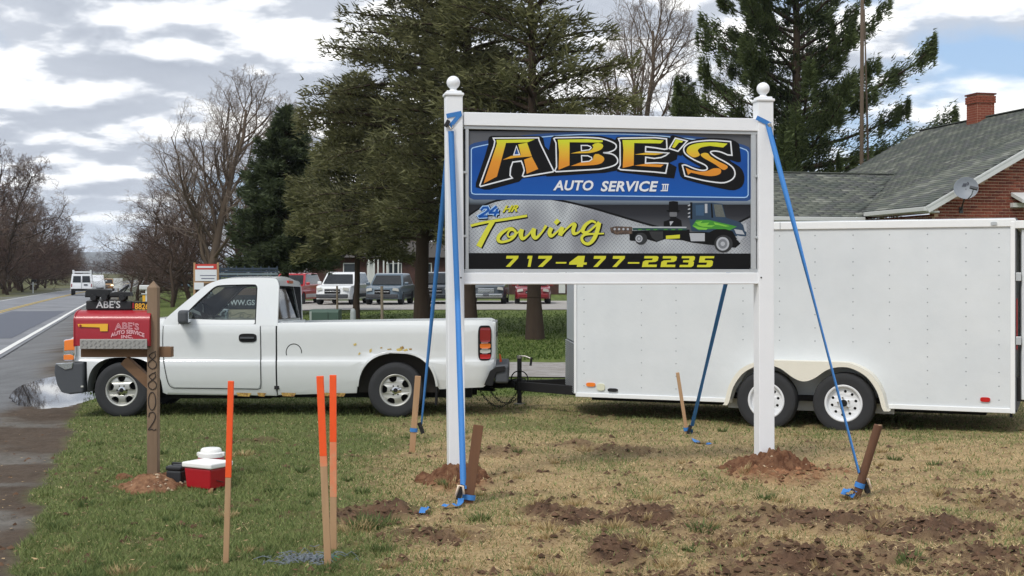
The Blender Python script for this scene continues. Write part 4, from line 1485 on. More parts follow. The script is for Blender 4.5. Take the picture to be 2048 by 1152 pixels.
tp('print_piece', [(1360, 80), (1395, 80), (1395, 205), (1362, 205)], ink_silver, 8)
tp('print_piece', [(1150, 480), (1360, 480), (1360, 590), (1170, 590)], ink_silver, 7.6)
tp('print_piece', [(1760, 425), (1870, 440), (1905, 500), (1790, 490)], ink_silver, 7.8)
tp('print_piece', [(1800, 510), (1890, 530), (1830, 610)], ink_silver, 7.8)
tp('print_piece', [(830, 515), (1020, 500), (1020, 550), (830, 560)], ink_yel, 7.6)
ink_lime = mat('ink_lime', S(120, 190, 60), rough=0.4)
for pts in ([(1230, 330), (1330, 312), (1300, 345), (1420, 335), (1390, 372), (1500, 372), (1450, 398), (1330, 392), (1270, 372)], [(1190, 375), (1300, 400), (1400, 412), (1380, 436), (1260, 425)], [(1480, 330), (1700, 385), (1640, 392), (1560, 372), (1500, 365)]):
    tp('print_piece', pts, ink_lime, 8.0)
tp('print_piece', [(1440, 75), (1462, 75), (1475, 270), (1452, 270)], ink_black, 8.0)
tp('print_piece', [(1160, 60), (1190, 60), (1190, 290), (1165, 290)], ink_black, 8.0)
for y_ in (100, 150, 205, 255):
    tp('print_piece', [(1128, y_), (1160, y_ - 14), (1160, y_ + 8), (1130, y_ + 14)], ink_silver, 8.2)
tp('print_piece', [(1470, 440), (1500, 470), (1590, 468), (1700, 478), (1770, 560), (1800, 560), (1740, 455), (1640, 425), (1530, 425)], ink_black, 7.9)
for x_ in (450, 560, 660, 800, 905, 1000):
    tp('print_piece', [(x_, 425), (x_ + 55, 425), (x_ + 52, 437), (x_ - 2, 437)], ink_green, 7.9)
for x_ in (110, 170, 230, 290):
    tp('print_piece', circle(x_ + 20, 425, 16, 10), ink_silver, 7.9)
tp('print_piece', [(600, 455), (790, 455), (790, 560), (700, 590), (640, 545)], ink_tyre, 7.2)
tp('print_piece', [(1880, 350), (1925, 345), (1935, 470), (1905, 450)], ink_silver, 8.0)
for cx_, cy_, r_, ri in ((1615, 625, 130, 88), (490, 555, 88, 48)):
    tp('print_piece', circle(cx_, cy_, r_ * 0.96, 28, r_ * 0.92), ink_tyre, 8.4)
    hx_ = cx_ - 10 if r_ > 100 else cx_ - 28
    tp('print_piece', circle(hx_, cy_, ri, 24, ri * 1.05), ink_silver, 8.8)
    tp('print_piece', circle(hx_, cy_, ri * 0.72, 20, ri * 0.76), mat('ink_grey_rim', S(120, 124, 130), rough=0.4, var=0.4, vscale=60), 9.1)
    tp('print_piece', circle(hx_, cy_, ri * 0.35, 14), ink_silver, 9.4)
man = sink('portrait_print', zp([(800, 320), (870, 300), (900, 270), (980, 270), (1040, 305), (1050, 390), (800, 390)]), ink_black, 5.0, panel)
sink('portrait_print', zp(circle(930, 220, 52, 18, 62)), ink_photo, 5.6, man)
sink('portrait_print', zp([(830, 170), (870, 165), (872, 50), (930, 42), (995, 50), (998, 165), (1030, 172), (1000, 195), (860, 192)]), ink_black, 6.1, man)
sink('portrait_print', zp([(880, 255), (980, 255), (960, 288), (900, 288)]), ink_black, 5.9, man)
sink('portrait_print', zp([(880, 320), (935, 318), (890, 380)]), ink_silver, 5.9, man)

# ------------------------------------------------------------------ stakes, straps
m_strap = mat('strap_blue', S(56, 122, 190), rough=0.7, var=0.16, vscale=30)
m_wood_fresh = mat('wood_pale', S(186, 152, 116), rough=0.85, var=0.18, vscale=4, col2=S(160, 124, 92), stretch=(1, 1, 0.12), bump=0.002, bscale=40)
m_wood_dark = mat('wood_brown', S(112, 78, 54), rough=0.85, var=0.25, vscale=4, col2=S(84, 56, 40), stretch=(1, 1, 0.12), bump=0.003, bscale=40)
m_orange = mat('paint_orange', S(244, 88, 30), rough=0.55, var=0.08, vscale=10)
m_ratchet = mat('ratchet_dark_steel', S(52, 52, 54), rough=0.45, metal=0.6)
m_hook = mat('hook_steel', S(160, 156, 150), rough=0.35, metal=0.8)
m_handle = mat('ratchet_pale_grip', S(226, 206, 184), rough=0.6)


def GP(px, py, d, dz=0.0):
    """ground point under photo pixel px at depth d"""
    p = at(px, py, d)
    return Vector((p.x, p.y, gz(p.x, p.y) + dz))


def seat(px, py):
    """depth at which the ground shows at photo row py"""
    d = 6.0 * K
    for _ in range(12):
        p = at(px, py, d)
        d = FPX * (CAM_H - gz(p.x, d)) / (py - HZ)
    return d


def ribbon3(pts, w0_, twist, n, face=Vector((0, -1, 0)), sag=0.0):
    """webbing from polyline pts; twist(t) turns it about its own line"""
    mb = MB()
    L_ = [Vector(p) for p in pts]
    seg = [(L_[i + 1] - L_[i]).length for i in range(len(L_) - 1)]
    tot = sum(seg)
    vs, fs = [], []
    for i in range(n + 1):
        t = i / n
        s, k = t * tot, 0
        while k < len(seg) - 1 and s > seg[k]:
            s -= seg[k]
            k += 1
        p = L_[k].lerp(L_[k + 1], s / seg[k])
        p.z -= sag * 4 * t * (1 - t)
        d = (L_[k + 1] - L_[k]).normalized()
        a = d.cross(face).normalized()
        b = d.cross(a)
        ang = twist(t)
        u = a * math.cos(ang) + b * math.sin(ang)
        v = d.cross(u) * 0.0012
        vs += [p - u * w0_ / 2 - v, p + u * w0_ / 2 - v, p + u * w0_ / 2 + v, p - u * w0_ / 2 + v]
    for i in range(n):
        for j in range(4):
            fs.append((4 * i + j, 4 * i + (j + 1) % 4, 4 * i + 4 + (j + 1) % 4, 4 * i + 4 + j))
    return mb.add(vs, fs)


def stake(name, label, top, base, m, wd, dp, group=None, round_=False, depth=None, tip=False, dy=0.0):
    d = depth or seat(*base)
    b = GP(base[0], base[1], d)
    t = at(top[0], top[1], d + dy)
    o = thing(name, label, 'stake', b, 0, group)
    ax = (t - b)
    low = -ax.normalized() * 0.18
    if round_:
        mb = MB().tube([low, ax * 0.5, ax], [wd / 2 * 0.96, wd / 2, wd / 2 * 1.02], 14)
        mb.build('stake_shaft', m, o, smooth=40, bevel=0.004)
        MB().lathe([(0.0, 0), (wd / 2 * 0.93, 0)], (0, 0, 0), 'z', 14)
    else:
        MB().beam(low, ax, wd, dp, up=(0, 1, 0)).build('stake_shaft', m, o, bevel=0.003)
    return o, b, t


# wooden stakes that hold the straps
st_fl, b_fl, t_fl = stake('anchor_stake', 'flat dark brown stake leaning beside the left foot of the sign', (957, 850), (936, 1006), m_wood_dark, 0.076, 0.038, dy=0.05)
st_fr, b_fr, t_fr = stake('anchor_stake', 'round dark brown stake leaning right, in front of the trailer wheels', (1757, 850), (1712, 994), m_wood_dark, 0.062, 0.06, round_=True, dy=-0.02)
st_bl, b_bl, t_bl = stake('anchor_stake', 'pale flat stake before the pickup rear wheel', (836, 752), (824, 906), m_wood_fresh, 0.056, 0.03)
st_br, b_br, t_br = stake('anchor_stake', 'thin pale split stake leaning left before the trailer side', (1355, 745), (1374, 868), m_wood_fresh, 0.036, 0.03)
MB().lathe([(0.0, 0.002), (0.028, 0.0)], (t_fr - b_fr), 'z', 14).build('sawn_end', m_wood_fresh, st_fr)

o = thing('survey_stake', 'single orange tipped survey stake standing in the green grass beside the red cooler', 'stake', GP(452, 1128, seat(452, 1128)), 0, 'orange tipped survey stakes')


m_orange2 = mat('paint_orange_worn', S(226, 132, 92), rough=0.8, var=0.1, vscale=10, col2=S(196, 158, 122), lo=0.4, hi=0.75)


def survey(o, top, base, cut, wd=0.036, fade=0.0):
    d = seat(*base)
    b = o.location
    t = at(top[0], top[1], d) - b
    c = (at(base[0] + (top[0] - base[0]) * (base[1] - cut) / (base[1] - top[1]), cut, d) - b)
    c = t * (c.z / t.z)
    MB().beam(-t.normalized() * 0.2, c, wd, 0.018, up=(0, 1, 0)).build('bare_wood', m_wood_fresh, o, bevel=0.002)
    if fade:
        f_ = c + (c - t).normalized() * fade
        MB().beam(f_, c + t.normalized() * 0.0004, wd + 0.001, 0.019, up=(0, 1, 0)).build('faded_paint', m_orange2, o)
    MB().beam(c + t.normalized() * 0.0005, t, wd + 0.0016, 0.0196, up=(0, 1, 0)).build('painted_tip', m_orange, o, bevel=0.002)


survey(o, (462, 762), (452, 1128), 955, 0.033)
o = thing('survey_stake', 'orange tipped survey stake leaning left, front one of the pair', 'stake', GP(656, 1132, seat(656, 1132)), 0, 'orange tipped survey stakes')
survey(o, (640, 752), (656, 1132), 912, 0.040, 0.06)
o = thing('survey_stake', 'upright orange tipped survey stake, rear one of the pair', 'stake', GP(667, 1102, seat(667, 1102)), 0, 'orange tipped survey stakes')
survey(o, (666, 750), (667, 1102), 884, 0.040, 0.34)

topL = lambda px, py, off=-0.075: None


def on_post(px, py, off):
    """point off metres in front of the sign plane"""
    o_ = Vector((0, 0, CAM_H))
    d_ = Vector(((px - CX) / FPX, 1.0, (HZ - py) / FPX))
    p0 = PL + SNRM * off
    return o_ + d_ * ((p0 - o_).dot(SNRM) / d_.dot(SNRM))


def strap(label, pts, twist, n=60, w_=0.05, sag=0.0):
    o = thing('ratchet_strap', label, 'strap', pts[-1], 0, 'blue straps bracing the sign')
    q = [Vector(p) - Vector(pts[-1]) for p in pts]
    ribbon3(q, w_, twist, n, sag=sag).build('webbing', m_strap, o, smooth=True)
    return o


def loop_round(o, px0, px1, pyc, tilt, org, back=True, w_=0.045):
    a, b = on_post(px0, pyc + tilt, -0.073) - org, on_post(px1, pyc - tilt, -0.073) - org
    n_ = -SNRM
    pts = [a + SNRM * 0.15, a, b, b + SNRM * 0.15]
    mb = ribbon3([a - SDIR * 0.004, b + SDIR * 0.004], w_, lambda t: 0.0, 2, face=n_)
    for p in (a - SDIR * 0.006, b + SDIR * 0.006):
        mb.box(p + SNRM * 0.073, (0.004, 0.15, w_), Matrix.Rotation(SROT, 3, 'Z'))
    mb.build('post_wrap', m_strap, o)


hL = on_post(905, 252, -0.080)
e1 = b_fl + (t_fl - b_fl) * 0.10 + Vector((-0.02, -0.03, 0.0))
s1 = strap('blue strap running down the front of the left post to the brown stake', [on_post(902, 262, -0.080), on_post(915, 600, -0.16), at(927, 978, b_fl.y - 0.02)], lambda t: 0.25 * math.sin(3 * t), w_=0.046)
org = s1.location
MB().add(*[(lambda r_: ([on_post(p[0], p[1], -0.0745) - org for p in r_[0]], r_[1]))(ribbon2d([(893, 232), (923, 226)], 9)) ][0]).build('post_wrap', m_strap, s1)
MB().add(*[(lambda r_: ([on_post(p[0], p[1], -0.0775) - org for p in r_[0]], r_[1]))(ribbon2d([(921, 228), (899, 254)], 8)) ][0]).build('post_wrap', m_strap, s1)
MB().tube([on_post(897, 250, -0.085) - org, on_post(902, 258, -0.1) - org, on_post(905, 256, -0.1) - org, on_post(906, 250, -0.09) - org], 0.006, 6).build('hook', m_hook, s1, smooth=True)
MB().box(on_post(894, 247, -0.08) - org, (0.03, 0.03, 0.06), Matrix.Rotation(0.5, 3, 'Y')).build('buckle', m_ratchet, s1, bevel=0.004)


def ratchet(o, p, side=1, grip=True):
    """ratchet buckle: two side plates, spool, handle"""
    mb = MB()
    for q in (-0.022, 0.022):
        mb.box(p + Vector((0, q, 0.05)), (0.035, 0.004, 0.11), Matrix.Rotation(0.35 * side, 3, 'Y'))
    mb.tube([p + Vector((0, -0.03, 0.06)), p + Vector((0, 0.03, 0.06))], 0.011, 10)
    mb.build('ratchet', m_ratchet, o, bevel=0.001)
    if grip:
        g = MB().tube([p + Vector((-0.035 * side, -0.026, 0.03)), p + Vector((-0.012 * side, -0.026, 0.105)), p + Vector((0.018 * side, -0.026, 0.10)), p + Vector((0.026 * side, -0.026, 0.04))], 0.009, 8)
        g.build('ratchet_handle', m_handle, o, smooth=True)


def wrap(o, base, top, f, rad, flat=None):
    """turns of webbing round a stake at fraction f of its height"""
    org = o.location
    c = base.lerp(top, f) - org
    ax = (top - base).normalized()
    u = ax.cross(Vector((0, 1, 0))).normalized()
    v = ax.cross(u)
    vs, fs = [], []
    n_ = 20
    for i in range(n_):
        t = 2 * math.pi * i / n_
        r1, r2 = (rad, rad) if not flat else flat
        p = c + u * (r1 * math.cos(t)) + v * (r2 * math.sin(t))
        vs += [p - ax * 0.019, p + ax * 0.019]
    for i in range(n_):
        j = (i + 1) % n_
        fs.append((2 * i, 2 * j, 2 * j + 1, 2 * i + 1))
    MB().add(vs, fs).build('stake_wrap', m_strap, o, smooth=True)


def tail(o, pts, wd=0.045, name='loose_end'):
    org = o.location
    mb = MB()
    pts = catmull([tuple(p) for p in pts], 6)
    L_, R_ = [], []
    for i, p in enumerate(pts):
        a, b = Vector(pts[max(i - 1, 0)]), Vector(pts[min(i + 1, len(pts) - 1)])
        d = (b - a).normalized()
        s = d.cross(Vector((0, 0, 1)))
        s = (s.normalized() if s.length > 1e-3 else Vector((1, 0, 0))) + Vector((0, 0, 0.35 * math.sin(i * 0.9)))
        s.normalize()
        L_.append(Vector(p) - org + s * wd / 2)
        R_.append(Vector(p) - org - s * wd / 2)
    n_ = len(pts)
    mb.add(L_ + R_, [(i, i + 1, n_ + i + 1, n_ + i) for i in range(n_ - 1)]).build(name, m_strap, o, smooth=True)


ratchet(s1, at(921, 993, b_fl.y - 0.03) - org - Vector((0, 0, 0.02)), 1)
wrap(s1, b_fl, t_fl, 0.075, 0.05, (0.05, 0.032))
gp = lambda px, py, dz=0.02: (lambda d: GP(px, py, d, dz))(seat(px, py))
tail(s1, [at(922, 996, b_fl.y - 0.05), gp(918, 1014), gp(900, 1016, .03), gp(885, 1020, .02)])
o = thing('strap_end', 'short blue strap end lying loose on the torn soil left of the brown stake', 'strap end', gp(850, 1028, 0))
tail(o, [gp(843, 1032, .02), gp(850, 1028, .045), gp(860, 1022, .03)], 0.05, 'webbing')

s2 = strap('dark blue strap slanting from behind the left post to the pale stake by the pickup', [on_post(900, 262, 0.09), at(843, 846, b_bl.y + 0.06)], lambda t: 0.2 + 1.0 * t, w_=0.05)
ratchet(s2, at(842, 856, b_bl.y + 0.04) - s2.location - Vector((0, 0, .05)), -1, False)
wrap(s2, b_bl, t_bl, 0.30, 0.04, (0.037, 0.024))
s3 = strap('blue strap from the top of the right post to the round stake', [on_post(1536, 250, -0.078), at(1718, 946, b_fr.y - 0.02)], lambda t: 0.15 + 1.25 * sstep(t, 0.0, 0.6), w_=0.042)
org = s3.location
MB().add(*[(lambda r_: ([on_post(p[0], p[1], -0.0745) - org for p in r_[0]], r_[1]))(ribbon2d([(1513, 235), (1541, 249)], 9)) ][0]).build('post_wrap', m_strap, s3)
MB().box(on_post(1540, 252, -0.08) - org, (0.03, 0.03, 0.05), Matrix.Rotation(-0.5, 3, 'Y')).build('buckle', m_hook, s3, bevel=0.004)
wrap(s3, b_fr, t_fr, 0.17, 0.037)
ratchet(s3, at(1731, 985, b_fr.y + 0.03) - org, -1)
tail(s3, [at(1708, 982, b_fr.y - .03), at(1697, 978, b_fr.y - .07), at(1689, 985, b_fr.y - .09), at(1697, 992, b_fr.y - .09), at(1706, 988, b_fr.y - .06)], 0.06)
s4 = strap('dark blue twisted strap from behind the right post down to the thin split stake', [on_post(1527, 248, 0.09), at(1384, 852, b_br.y)], lambda t: 1.35 - 2.3 * t if t < .8 else 1.35 - 2.3 * .8 + 2.5 * (t - .8), w_=0.040)
ratchet(s4, at(1378, 862, b_br.y - .02) - s4.location - Vector((0, 0, .04)), 1, False)
wrap(s4, b_br, t_br, 0.08, 0.03, (0.03, 0.026))
tail(s4, [at(1381, 858, b_br.y - .03), at(1385, 872, b_br.y - .06), gp(1392, 886), gp(1412, 889, .01), gp(1432, 887, .01)], 0.045)

# ------------------------------------------------------------------ heaps of dug soil
m_dig = mat('dug_soil', S(120, 88, 66), rough=0.95, var=0.3, vscale=14, col2=S(92, 62, 46), bump=0.012, bscale=45, spec=0.1)
m_dig2 = mat('dug_soil_stony', S(144, 110, 84), rough=0.95, var=0.3, vscale=14, col2=S(112, 80, 60), bump=0.012, bscale=45, spec=0.1)
m_stone = mat('stone_pale', S(176, 156, 130), rough=0.85, var=0.2, vscale=8)


def heap(label, c, rx, ry, h, m, seed, stones=0, lob=0.5, skew=(0, 0)):
    o = thing('soil_heap', label, 'soil heap', (c.x, c.y, gz(c.x, c.y)), 0)
    n_ = 84
    xs_ = np.linspace(-1.5, 1.5, n_)
    X, Y = np.meshgrid(xs_, xs_)
    X2, Y2 = X * rx, Y * ry
    rr = np.hypot(X, Y) * (1 + lob * (fbm(X * 1.8 + seed, Y * 1.8, 200 + seed, 5) - 0.5) * 2.4)
    Z = h * np.clip(1 - rr, 0, 1) ** 0.9 * (0.8 + 0.5 * fbm(X * 5 + seed, Y * 5, 210 + seed, 3))
    Z += (fbm(X2 * 26, Y2 * 26, 220 + seed, 4) - 0.5) * 0.075 * np.clip(1.35 - rr, 0, 1)
    Z += ground_z(c.x + X2, c.y + Y2) - gz(c.x, c.y) - 0.09 * sstep(rr, 0.85, 1.25) + 0.004
    i = (np.arange(n_ - 1)[:, None] * n_ + np.arange(n_ - 1)[None]).ravel()
    me = np_mesh('soil_mound', np.stack([X2, Y2, Z], 2).reshape(-1, 3), np.stack([i, i + 1, i + n_ + 1, i + n_], 1), m)
    put('soil_mound', me, o)
    r_ = random.Random(seed)
    if stones:
        mb = MB()
        for k in range(stones):
            a, q = r_.random() * 6.28, r_.random() ** 0.6 * 0.95
            x, y = q * math.cos(a), q * math.sin(a)
            zz = float(Z[int((y + 1.5) / 3 * (n_ - 1)), int((x + 1.5) / 3 * (n_ - 1))])
            s = 0.005 + 0.018 * r_.random() ** 2.5
            vs = [Vector(v) * s for v in ((0, 0, .8), (1, .1, 0), (.2, .9, .1), (-.8, .5, .1), (-.7, -.6, 0), (.3, -.9, .1), (0, 0, -.7))]
            vs = [v * (0.75 + .5 * r_.random()) + Vector((x * rx, y * ry, zz + s * .3)) for v in vs]
            mb.add(vs, [(0, i_, i_ % 5 + 1) for i_ in range(1, 6)] + [(6, i_ % 5 + 1, i_) for i_ in range(1, 6)])
        mb.build('stones', m_stone, o, kind='stuff')
    return o


# ------------------------------------------------------------------ mailbox
m_post = mat('treated_timber', S(138, 116, 94), rough=0.85, var=0.16, vscale=5, col2=S(114, 94, 74), stretch=(1, 1, 0.1), bump=0.002, bscale=50)
m_post2 = mat('treated_timber_across', S(130, 100, 74), rough=0.85, var=0.16, vscale=5, col2=S(108, 82, 60), stretch=(0.1, 1, 1), bump=0.002, bscale=50)
m_red = mat('mailbox_red', S(160, 26, 40), rough=0.4, var=0.05, vscale=4, coat=0.2)
m_flag = mat('flag_yellow', S(234, 178, 52), rough=0.45)
m_steel_plate = mat('tread_plate_steel', S(170, 168, 162), rough=0.45, metal=0.5, var=0.12, vscale=30)
m_black = mat('black_paint', S(26, 27, 29), rough=0.5, var=0.1, vscale=8)
m_numeral = mat('numeral_black', S(54, 46, 44), rough=0.5, metal=0.2)
MD = 6.92 * K
mp = at(307, 945, MD)
mp.z = gz(mp.x, mp.y)
q_ = lambda px, py, d=MD: at(px, py, d) - mp
mpost = thing('mailbox_post', 'brown timber mailbox post with a pointed top, 8802 down its front', 'post', mp)
pw = 0.084
mb = MB().box((0, 0, (q_(0, 575).z - 0.25) / 2), (pw, pw, q_(0, 575).z + 0.25))
zt0 = q_(0, 575).z
mb.add([(-pw / 2, -pw / 2, zt0), (pw / 2, -pw / 2, zt0), (pw / 2, pw / 2, zt0), (-pw / 2, pw / 2, zt0), (0, 0, zt0 + 0.056)], [(0, 1, 4), (1, 2, 4), (2, 3, 4), (3, 0, 4)])
mb.build('post', m_post, mpost, bevel=0.003)
arm_y = 0.052
a0, a1 = q_(162, 704, MD + .02), q_(343, 704, MD + .02)
MB().box(((a0.x + a1.x) / 2, arm_y, a0.z), (a1.x - a0.x, 0.085, 0.084)).build('arm', m_post2, mpost, bevel=0.004)
MB().beam(q_(246, 716, MD) + Vector((0, arm_y, -0.02)), q_(296, 772, MD) + Vector((0.02, arm_y, 0)), 0.08, 0.075, up=(0, 1, 0)).build('brace', m_post2, mpost, bevel=0.004)
nums = []
for s, yc in (('8', 719), ('8', 760), ('0', 801), ('2', 841)):
    z = q_(0, yc).z
    hh = 0.145
    if s == '8':
        pts = catmull([(.30, .98), (-.05, .86), (-.22, .72), (.02, .54), (.30, .36), (.32, .14), (.05, .0), (-.24, .12), (-.28, .34), (0, .52), (.25, .70), (.24, .88)], 6)
    elif s == '0':
        pts = [(0.28 * math.sin(t), .5 + .5 * math.cos(t)) for t in np.linspace(0, 2 * math.pi, 30)]
    else:
        pts = catmull([(-.26, .72), (-.18, .95), (.10, 1.0), (.26, .80), (.16, .52), (-.10, .22), (-.28, .02), (-.05, .06), (.15, .0), (.32, .06)], 6)
    mbn = MB()
    mbn.tube([(p[0] * 0.105, -pw / 2 - 0.004, z - hh / 2 + p[1] * hh) for p in pts], 0.0036, 6)
    mbn.build('numeral', m_numeral, mpost, smooth=True)

box_d = MD + 0.055
near_d = box_d - 0.135
mbx = thing('mailbox', 'large red mailbox with a yellow flag and white lettering on the timber arm', 'mailbox', Vector((at(225, 0, near_d).x, box_d, at(0, 692, near_d).z)), -0.02)
bl, bw_, bh = 150 / FPX * near_d, 0.27, 71 / FPX * near_d
prof = [(-bw_ / 2, 0.0), (bw_ / 2, 0.0), (bw_ / 2, bh - 0.085)] + [(bw_ / 2 * math.cos(t), bh - 0.085 + 0.085 * math.sin(t)) for t in np.linspace(0.15, math.pi - 0.15, 13)] + [(-bw_ / 2, bh - 0.085)]
MB().plate(prof, th=bl, w0=-bl / 2, m=YZ).build('body', m_red, mbx, smooth=40, bevel=0.003)
dp = [(p[0] * 1.03, (p[1] - 0.01) * 1.03 + 0.006) for p in prof]
MB().plate(dp, th=0.012, w0=-bl / 2 - 0.012, m=YZ).build('door', m_red, mbx, smooth=40, bevel=0.003)
fy = -bw_ / 2 - 0.004
bx_ = lambda px, py: ((px - 225) / FPX * near_d, (692 - py) / FPX * near_d)
flag = MB().plate([bx_(*p) for p in ((156, 648), (217, 647.5), (216.5, 662.5), (201.5, 662.5), (200.5, 655), (158, 653.5))], th=0.004, w0=fy - 0.004).build('flag', m_flag, mbx, bevel=0.001)
MB().lathe([(0, fy - 0.010), (0.009, fy - 0.010), (0.009, fy + 0.004)], (bx_(162, 651)[0], 0, bx_(162, 651)[1]), 'y', 12).build('flag_pivot', m_red, mbx)
m_dec = mat('decal_pale', S(236, 190, 196), rough=0.5)


def arc_text(s, px0, px1, py, hgt, bow, nm, slant=0.0):
    V, Fc, _ = text_shape(s, 0.0)
    edges = {}
    for f in Fc:
        for i in range(len(f)):
            e = tuple(sorted((f[i], f[(i + 1) % len(f)])))
            edges[e] = edges.get(e, 0) + 1
    mbq = MB()
    f_ = lambda u, v: (px0 + u * (px1 - px0), py - v * hgt + bow * (2 * u - 1) ** 2)
    for (a, b), k in edges.items():
        if k == 1:
            pa, pb = f_(*V[a]), f_(*V[b])
            vs, fs = ribbon2d([pa, pb], 0.7)
            mbq.add([(bx_(*p)[0], fy - 0.0022, bx_(*p)[1]) for p in vs], fs)
    mbq.build(nm, m_dec, mbx, fix=False)


arc_text("ABE'S", 231, 279, 657.5, 13, 3.0, 'lettering')
arc_text('AUTO SERVICE', 223, 290, 667, 7.5, 7.5, 'lettering')
arc_text('INC.', 244, 267, 676, 6.0, 0.5, 'lettering')


tray = thing('tread_plate_tray', 'steel tread plate skirt under the red mailbox, on the timber arm', 'tray', Vector((at(227, 0, near_d - .02).x, box_d - 0.02, at(0, 698, near_d - .02).z)))
tl = 134 / FPX * near_d
mt_ = MB().box((0, -0.135, 0.040), (tl, 0.006, 0.080)).box((0, 0.02, 0.003), (tl, 0.30, 0.006))
mt_.build('skirt', m_steel_plate, tray, bevel=0.0015)
tm = MB()
for k in range(15):
    for j in range(4):
        x, z = -tl / 2 + 0.02 + k * tl / 15.5, 0.010 + j * 0.0185
        s_ = 1 if (k + j) % 2 else -1
        tm.beam((x - 0.009, -0.1400, z - 0.006 * s_), (x + 0.009, -0.1400, z + 0.006 * s_), 0.0055, 0.007, up=(0, 1, 0))
tm.build('raised_treads', m_steel_plate, tray, kind='stuff')

# model wrecker on the name board, all black
nb = thing('name_board', "black board lettered ABE'S on top of the red mailbox", 'name board', at(219, 621, box_d), -0.03)
k_ = lambda px, py: ((px - 219) / FPX * box_d, (621 - py) / FPX * box_d)
w0, w1 = k_(173, 0)[0], k_(266, 0)[0]
MB().box(((w0 + w1) / 2, 0, 0.042), (w1 - w0, 0.05, 0.078)).build('board', m_black, nb, bevel=0.012, seg=3)
MB().box(((w0 + w1) / 2, 0, 0.002), ((w1 - w0) * 0.8, 0.03, 0.008)).build('mount', m_black, nb)
lb = MB()
add_text(lb, "ABE'S", lambda u, v: (k_(194 + u * 49, 0)[0], -0.0265, k_(0, 616 - v * 14.5)[1]), 0.012, 0.0, 1.0)
lb.build('lettering', mat('letter_grey', S(196, 200, 200), rough=0.5), nb, fix=False)
pl = thing('number_plate', 'small black plate with yellow house number between the board and the post', 'number plate', at(281, 620, box_d - 0.01))
px_ = lambda p: (p - 281) / FPX * box_d
MB().box((0, 0, 0.036), (px_(301) - px_(263), 0.012, 0.066)).build('plate', m_black, pl, bevel=0.003)
MB().box((px_(266.5), -0.0075, 0.036), (0.016, 0.002, 0.045)).build('red_mark', m_red, pl)
lb = MB()
add_text(lb, '8826', lambda u, v: (px_(270 + u * 28), -0.0072, 0.006 + v * 0.050), 0.02)
lb.build('lettering', m_flag, pl, fix=False)

toy = thing('model_tow_truck', 'black model wrecker truck standing on the name board of the mailbox', 'model truck', at(219, 600.5, box_d), 0.0)
t_ = lambda px, py: Vector(((px - 219) / FPX * box_d, 0, (600.5 - py) / FPX * box_d))
MB().box(t_(212, 592.5), (0.33, 0.05, 0.016)).build('chassis', m_black, toy, bevel=0.003)
MB().plate([tuple(t_(*p).xz) for p in ((173, 592), (173, 584), (177, 578), (204, 577), (221, 579), (222, 588), (217, 593))], th=0.08, w0=-0.04).build('cab', m_black, toy, bevel=0.006)
MB().plate([tuple(t_(*p).xz) for p in ((222, 592), (222, 586), (234, 583), (262, 584), (265, 592))], th=0.085, w0=-0.0425).build('wrecker_deck', m_black, toy, bevel=0.004)
mb = MB()
for y in (-0.022, 0.022):
    mb.beam(t_(236, 586) + Vector((0, y, 0)), t_(258, 570) + Vector((0, y * .3, 0)), 0.010, 0.012)
mb.beam(t_(247, 586), t_(258, 571), 0.008, 0.008)
mb.build('boom', m_black, toy)
MB().tube([t_(258, 571), t_(261, 580)], 0.002, 5).build('tow_cable', m_black, toy)
MB().box(t_(200, 576), (0.05, 0.05, 0.008)).build('light_bar', m_black, toy, bevel=0.002)
for px in (190, 212, 247):
    for y in (-0.040, 0.040):
        c = t_(px, 595)
        MB().lathe([(0.0, -0.012), (0.024, -0.012), (0.027, -0.006), (0.027, 0.006), (0.024, 0.012), (0.0, 0.012)], (c.x, y, c.z), 'y', 16).build('wheel', m_black, toy, smooth=40)
MB().plate([tuple(t_(*p).xz) for p in ((181, 599), (256, 599), (256, 600.3), (181, 600.3))], th=0.06, w0=-0.03).build('base', m_black, toy)

# heaps at the feet of posts
heap('stony reddish soil heap round the foot of the mailbox post', Vector((mp.x + 0.03, mp.y - 0.08, 0)), 0.36, 0.44, 0.10, m_dig2, 1, 60, 0.7)
heap('red soil heap round the foot of the left sign post', PL + Vector((0.02, -0.05, 0)), 0.28, 0.36, 0.09, m_dig, 2, 6, 0.8)
heap('spread red soil heap round the foot of the right sign post', PR + Vector((0.05, -0.10, 0)), 0.34, 0.38, 0.08, m_dig, 3, 10, 0.9)
# ------------------------------------------------------------------ cool boxes
m_cool_red = mat('cooler_red', S(168, 28, 38), rough=0.35, var=0.05, vscale=5)
m_cool_white = mat('cooler_white', S(236, 236, 232), rough=0.4, var=0.03, vscale=5)
m_cool_black = mat('cooler_black', S(36, 38, 42), rough=0.5, var=0.1, vscale=6)
m_char = mat('charcoal_smear', S(70, 44, 44), rough=0.6)
cd = 6.86 * K
cl = thing('cooler', 'red cooler with a white lid on the grass behind the single orange stake', 'cooler', GP(415, 952, cd, 0.005), math.radians(-30))
R_ = lambda a, b, z: (a, b, z)
mb = MB()
w0, d0_, w1, d1_, h_ = 0.255, 0.215, 0.285, 0.24, 0.165
vs = []
for (w_, d_, z) in ((w0, d0_, 0.0), (w1, d1_, h_)):
    vs += [(-w_ / 2, -d_ / 2, z), (w_ / 2, -d_ / 2, z), (w_ / 2, d_ / 2, z), (-w_ / 2, d_ / 2, z)]
mb.add(vs, [(3, 2, 1, 0), (4, 5, 6, 7), (0, 1, 5, 4), (1, 2, 6, 5), (2, 3, 7, 6), (3, 0, 4, 7)]).build('tub', m_cool_red, cl, bevel=0.014, seg=3)
MB().box((0, 0, h_ + 0.022), (0.315, 0.265, 0.042)).build('lid', m_cool_white, cl, bevel=0.012, seg=3)
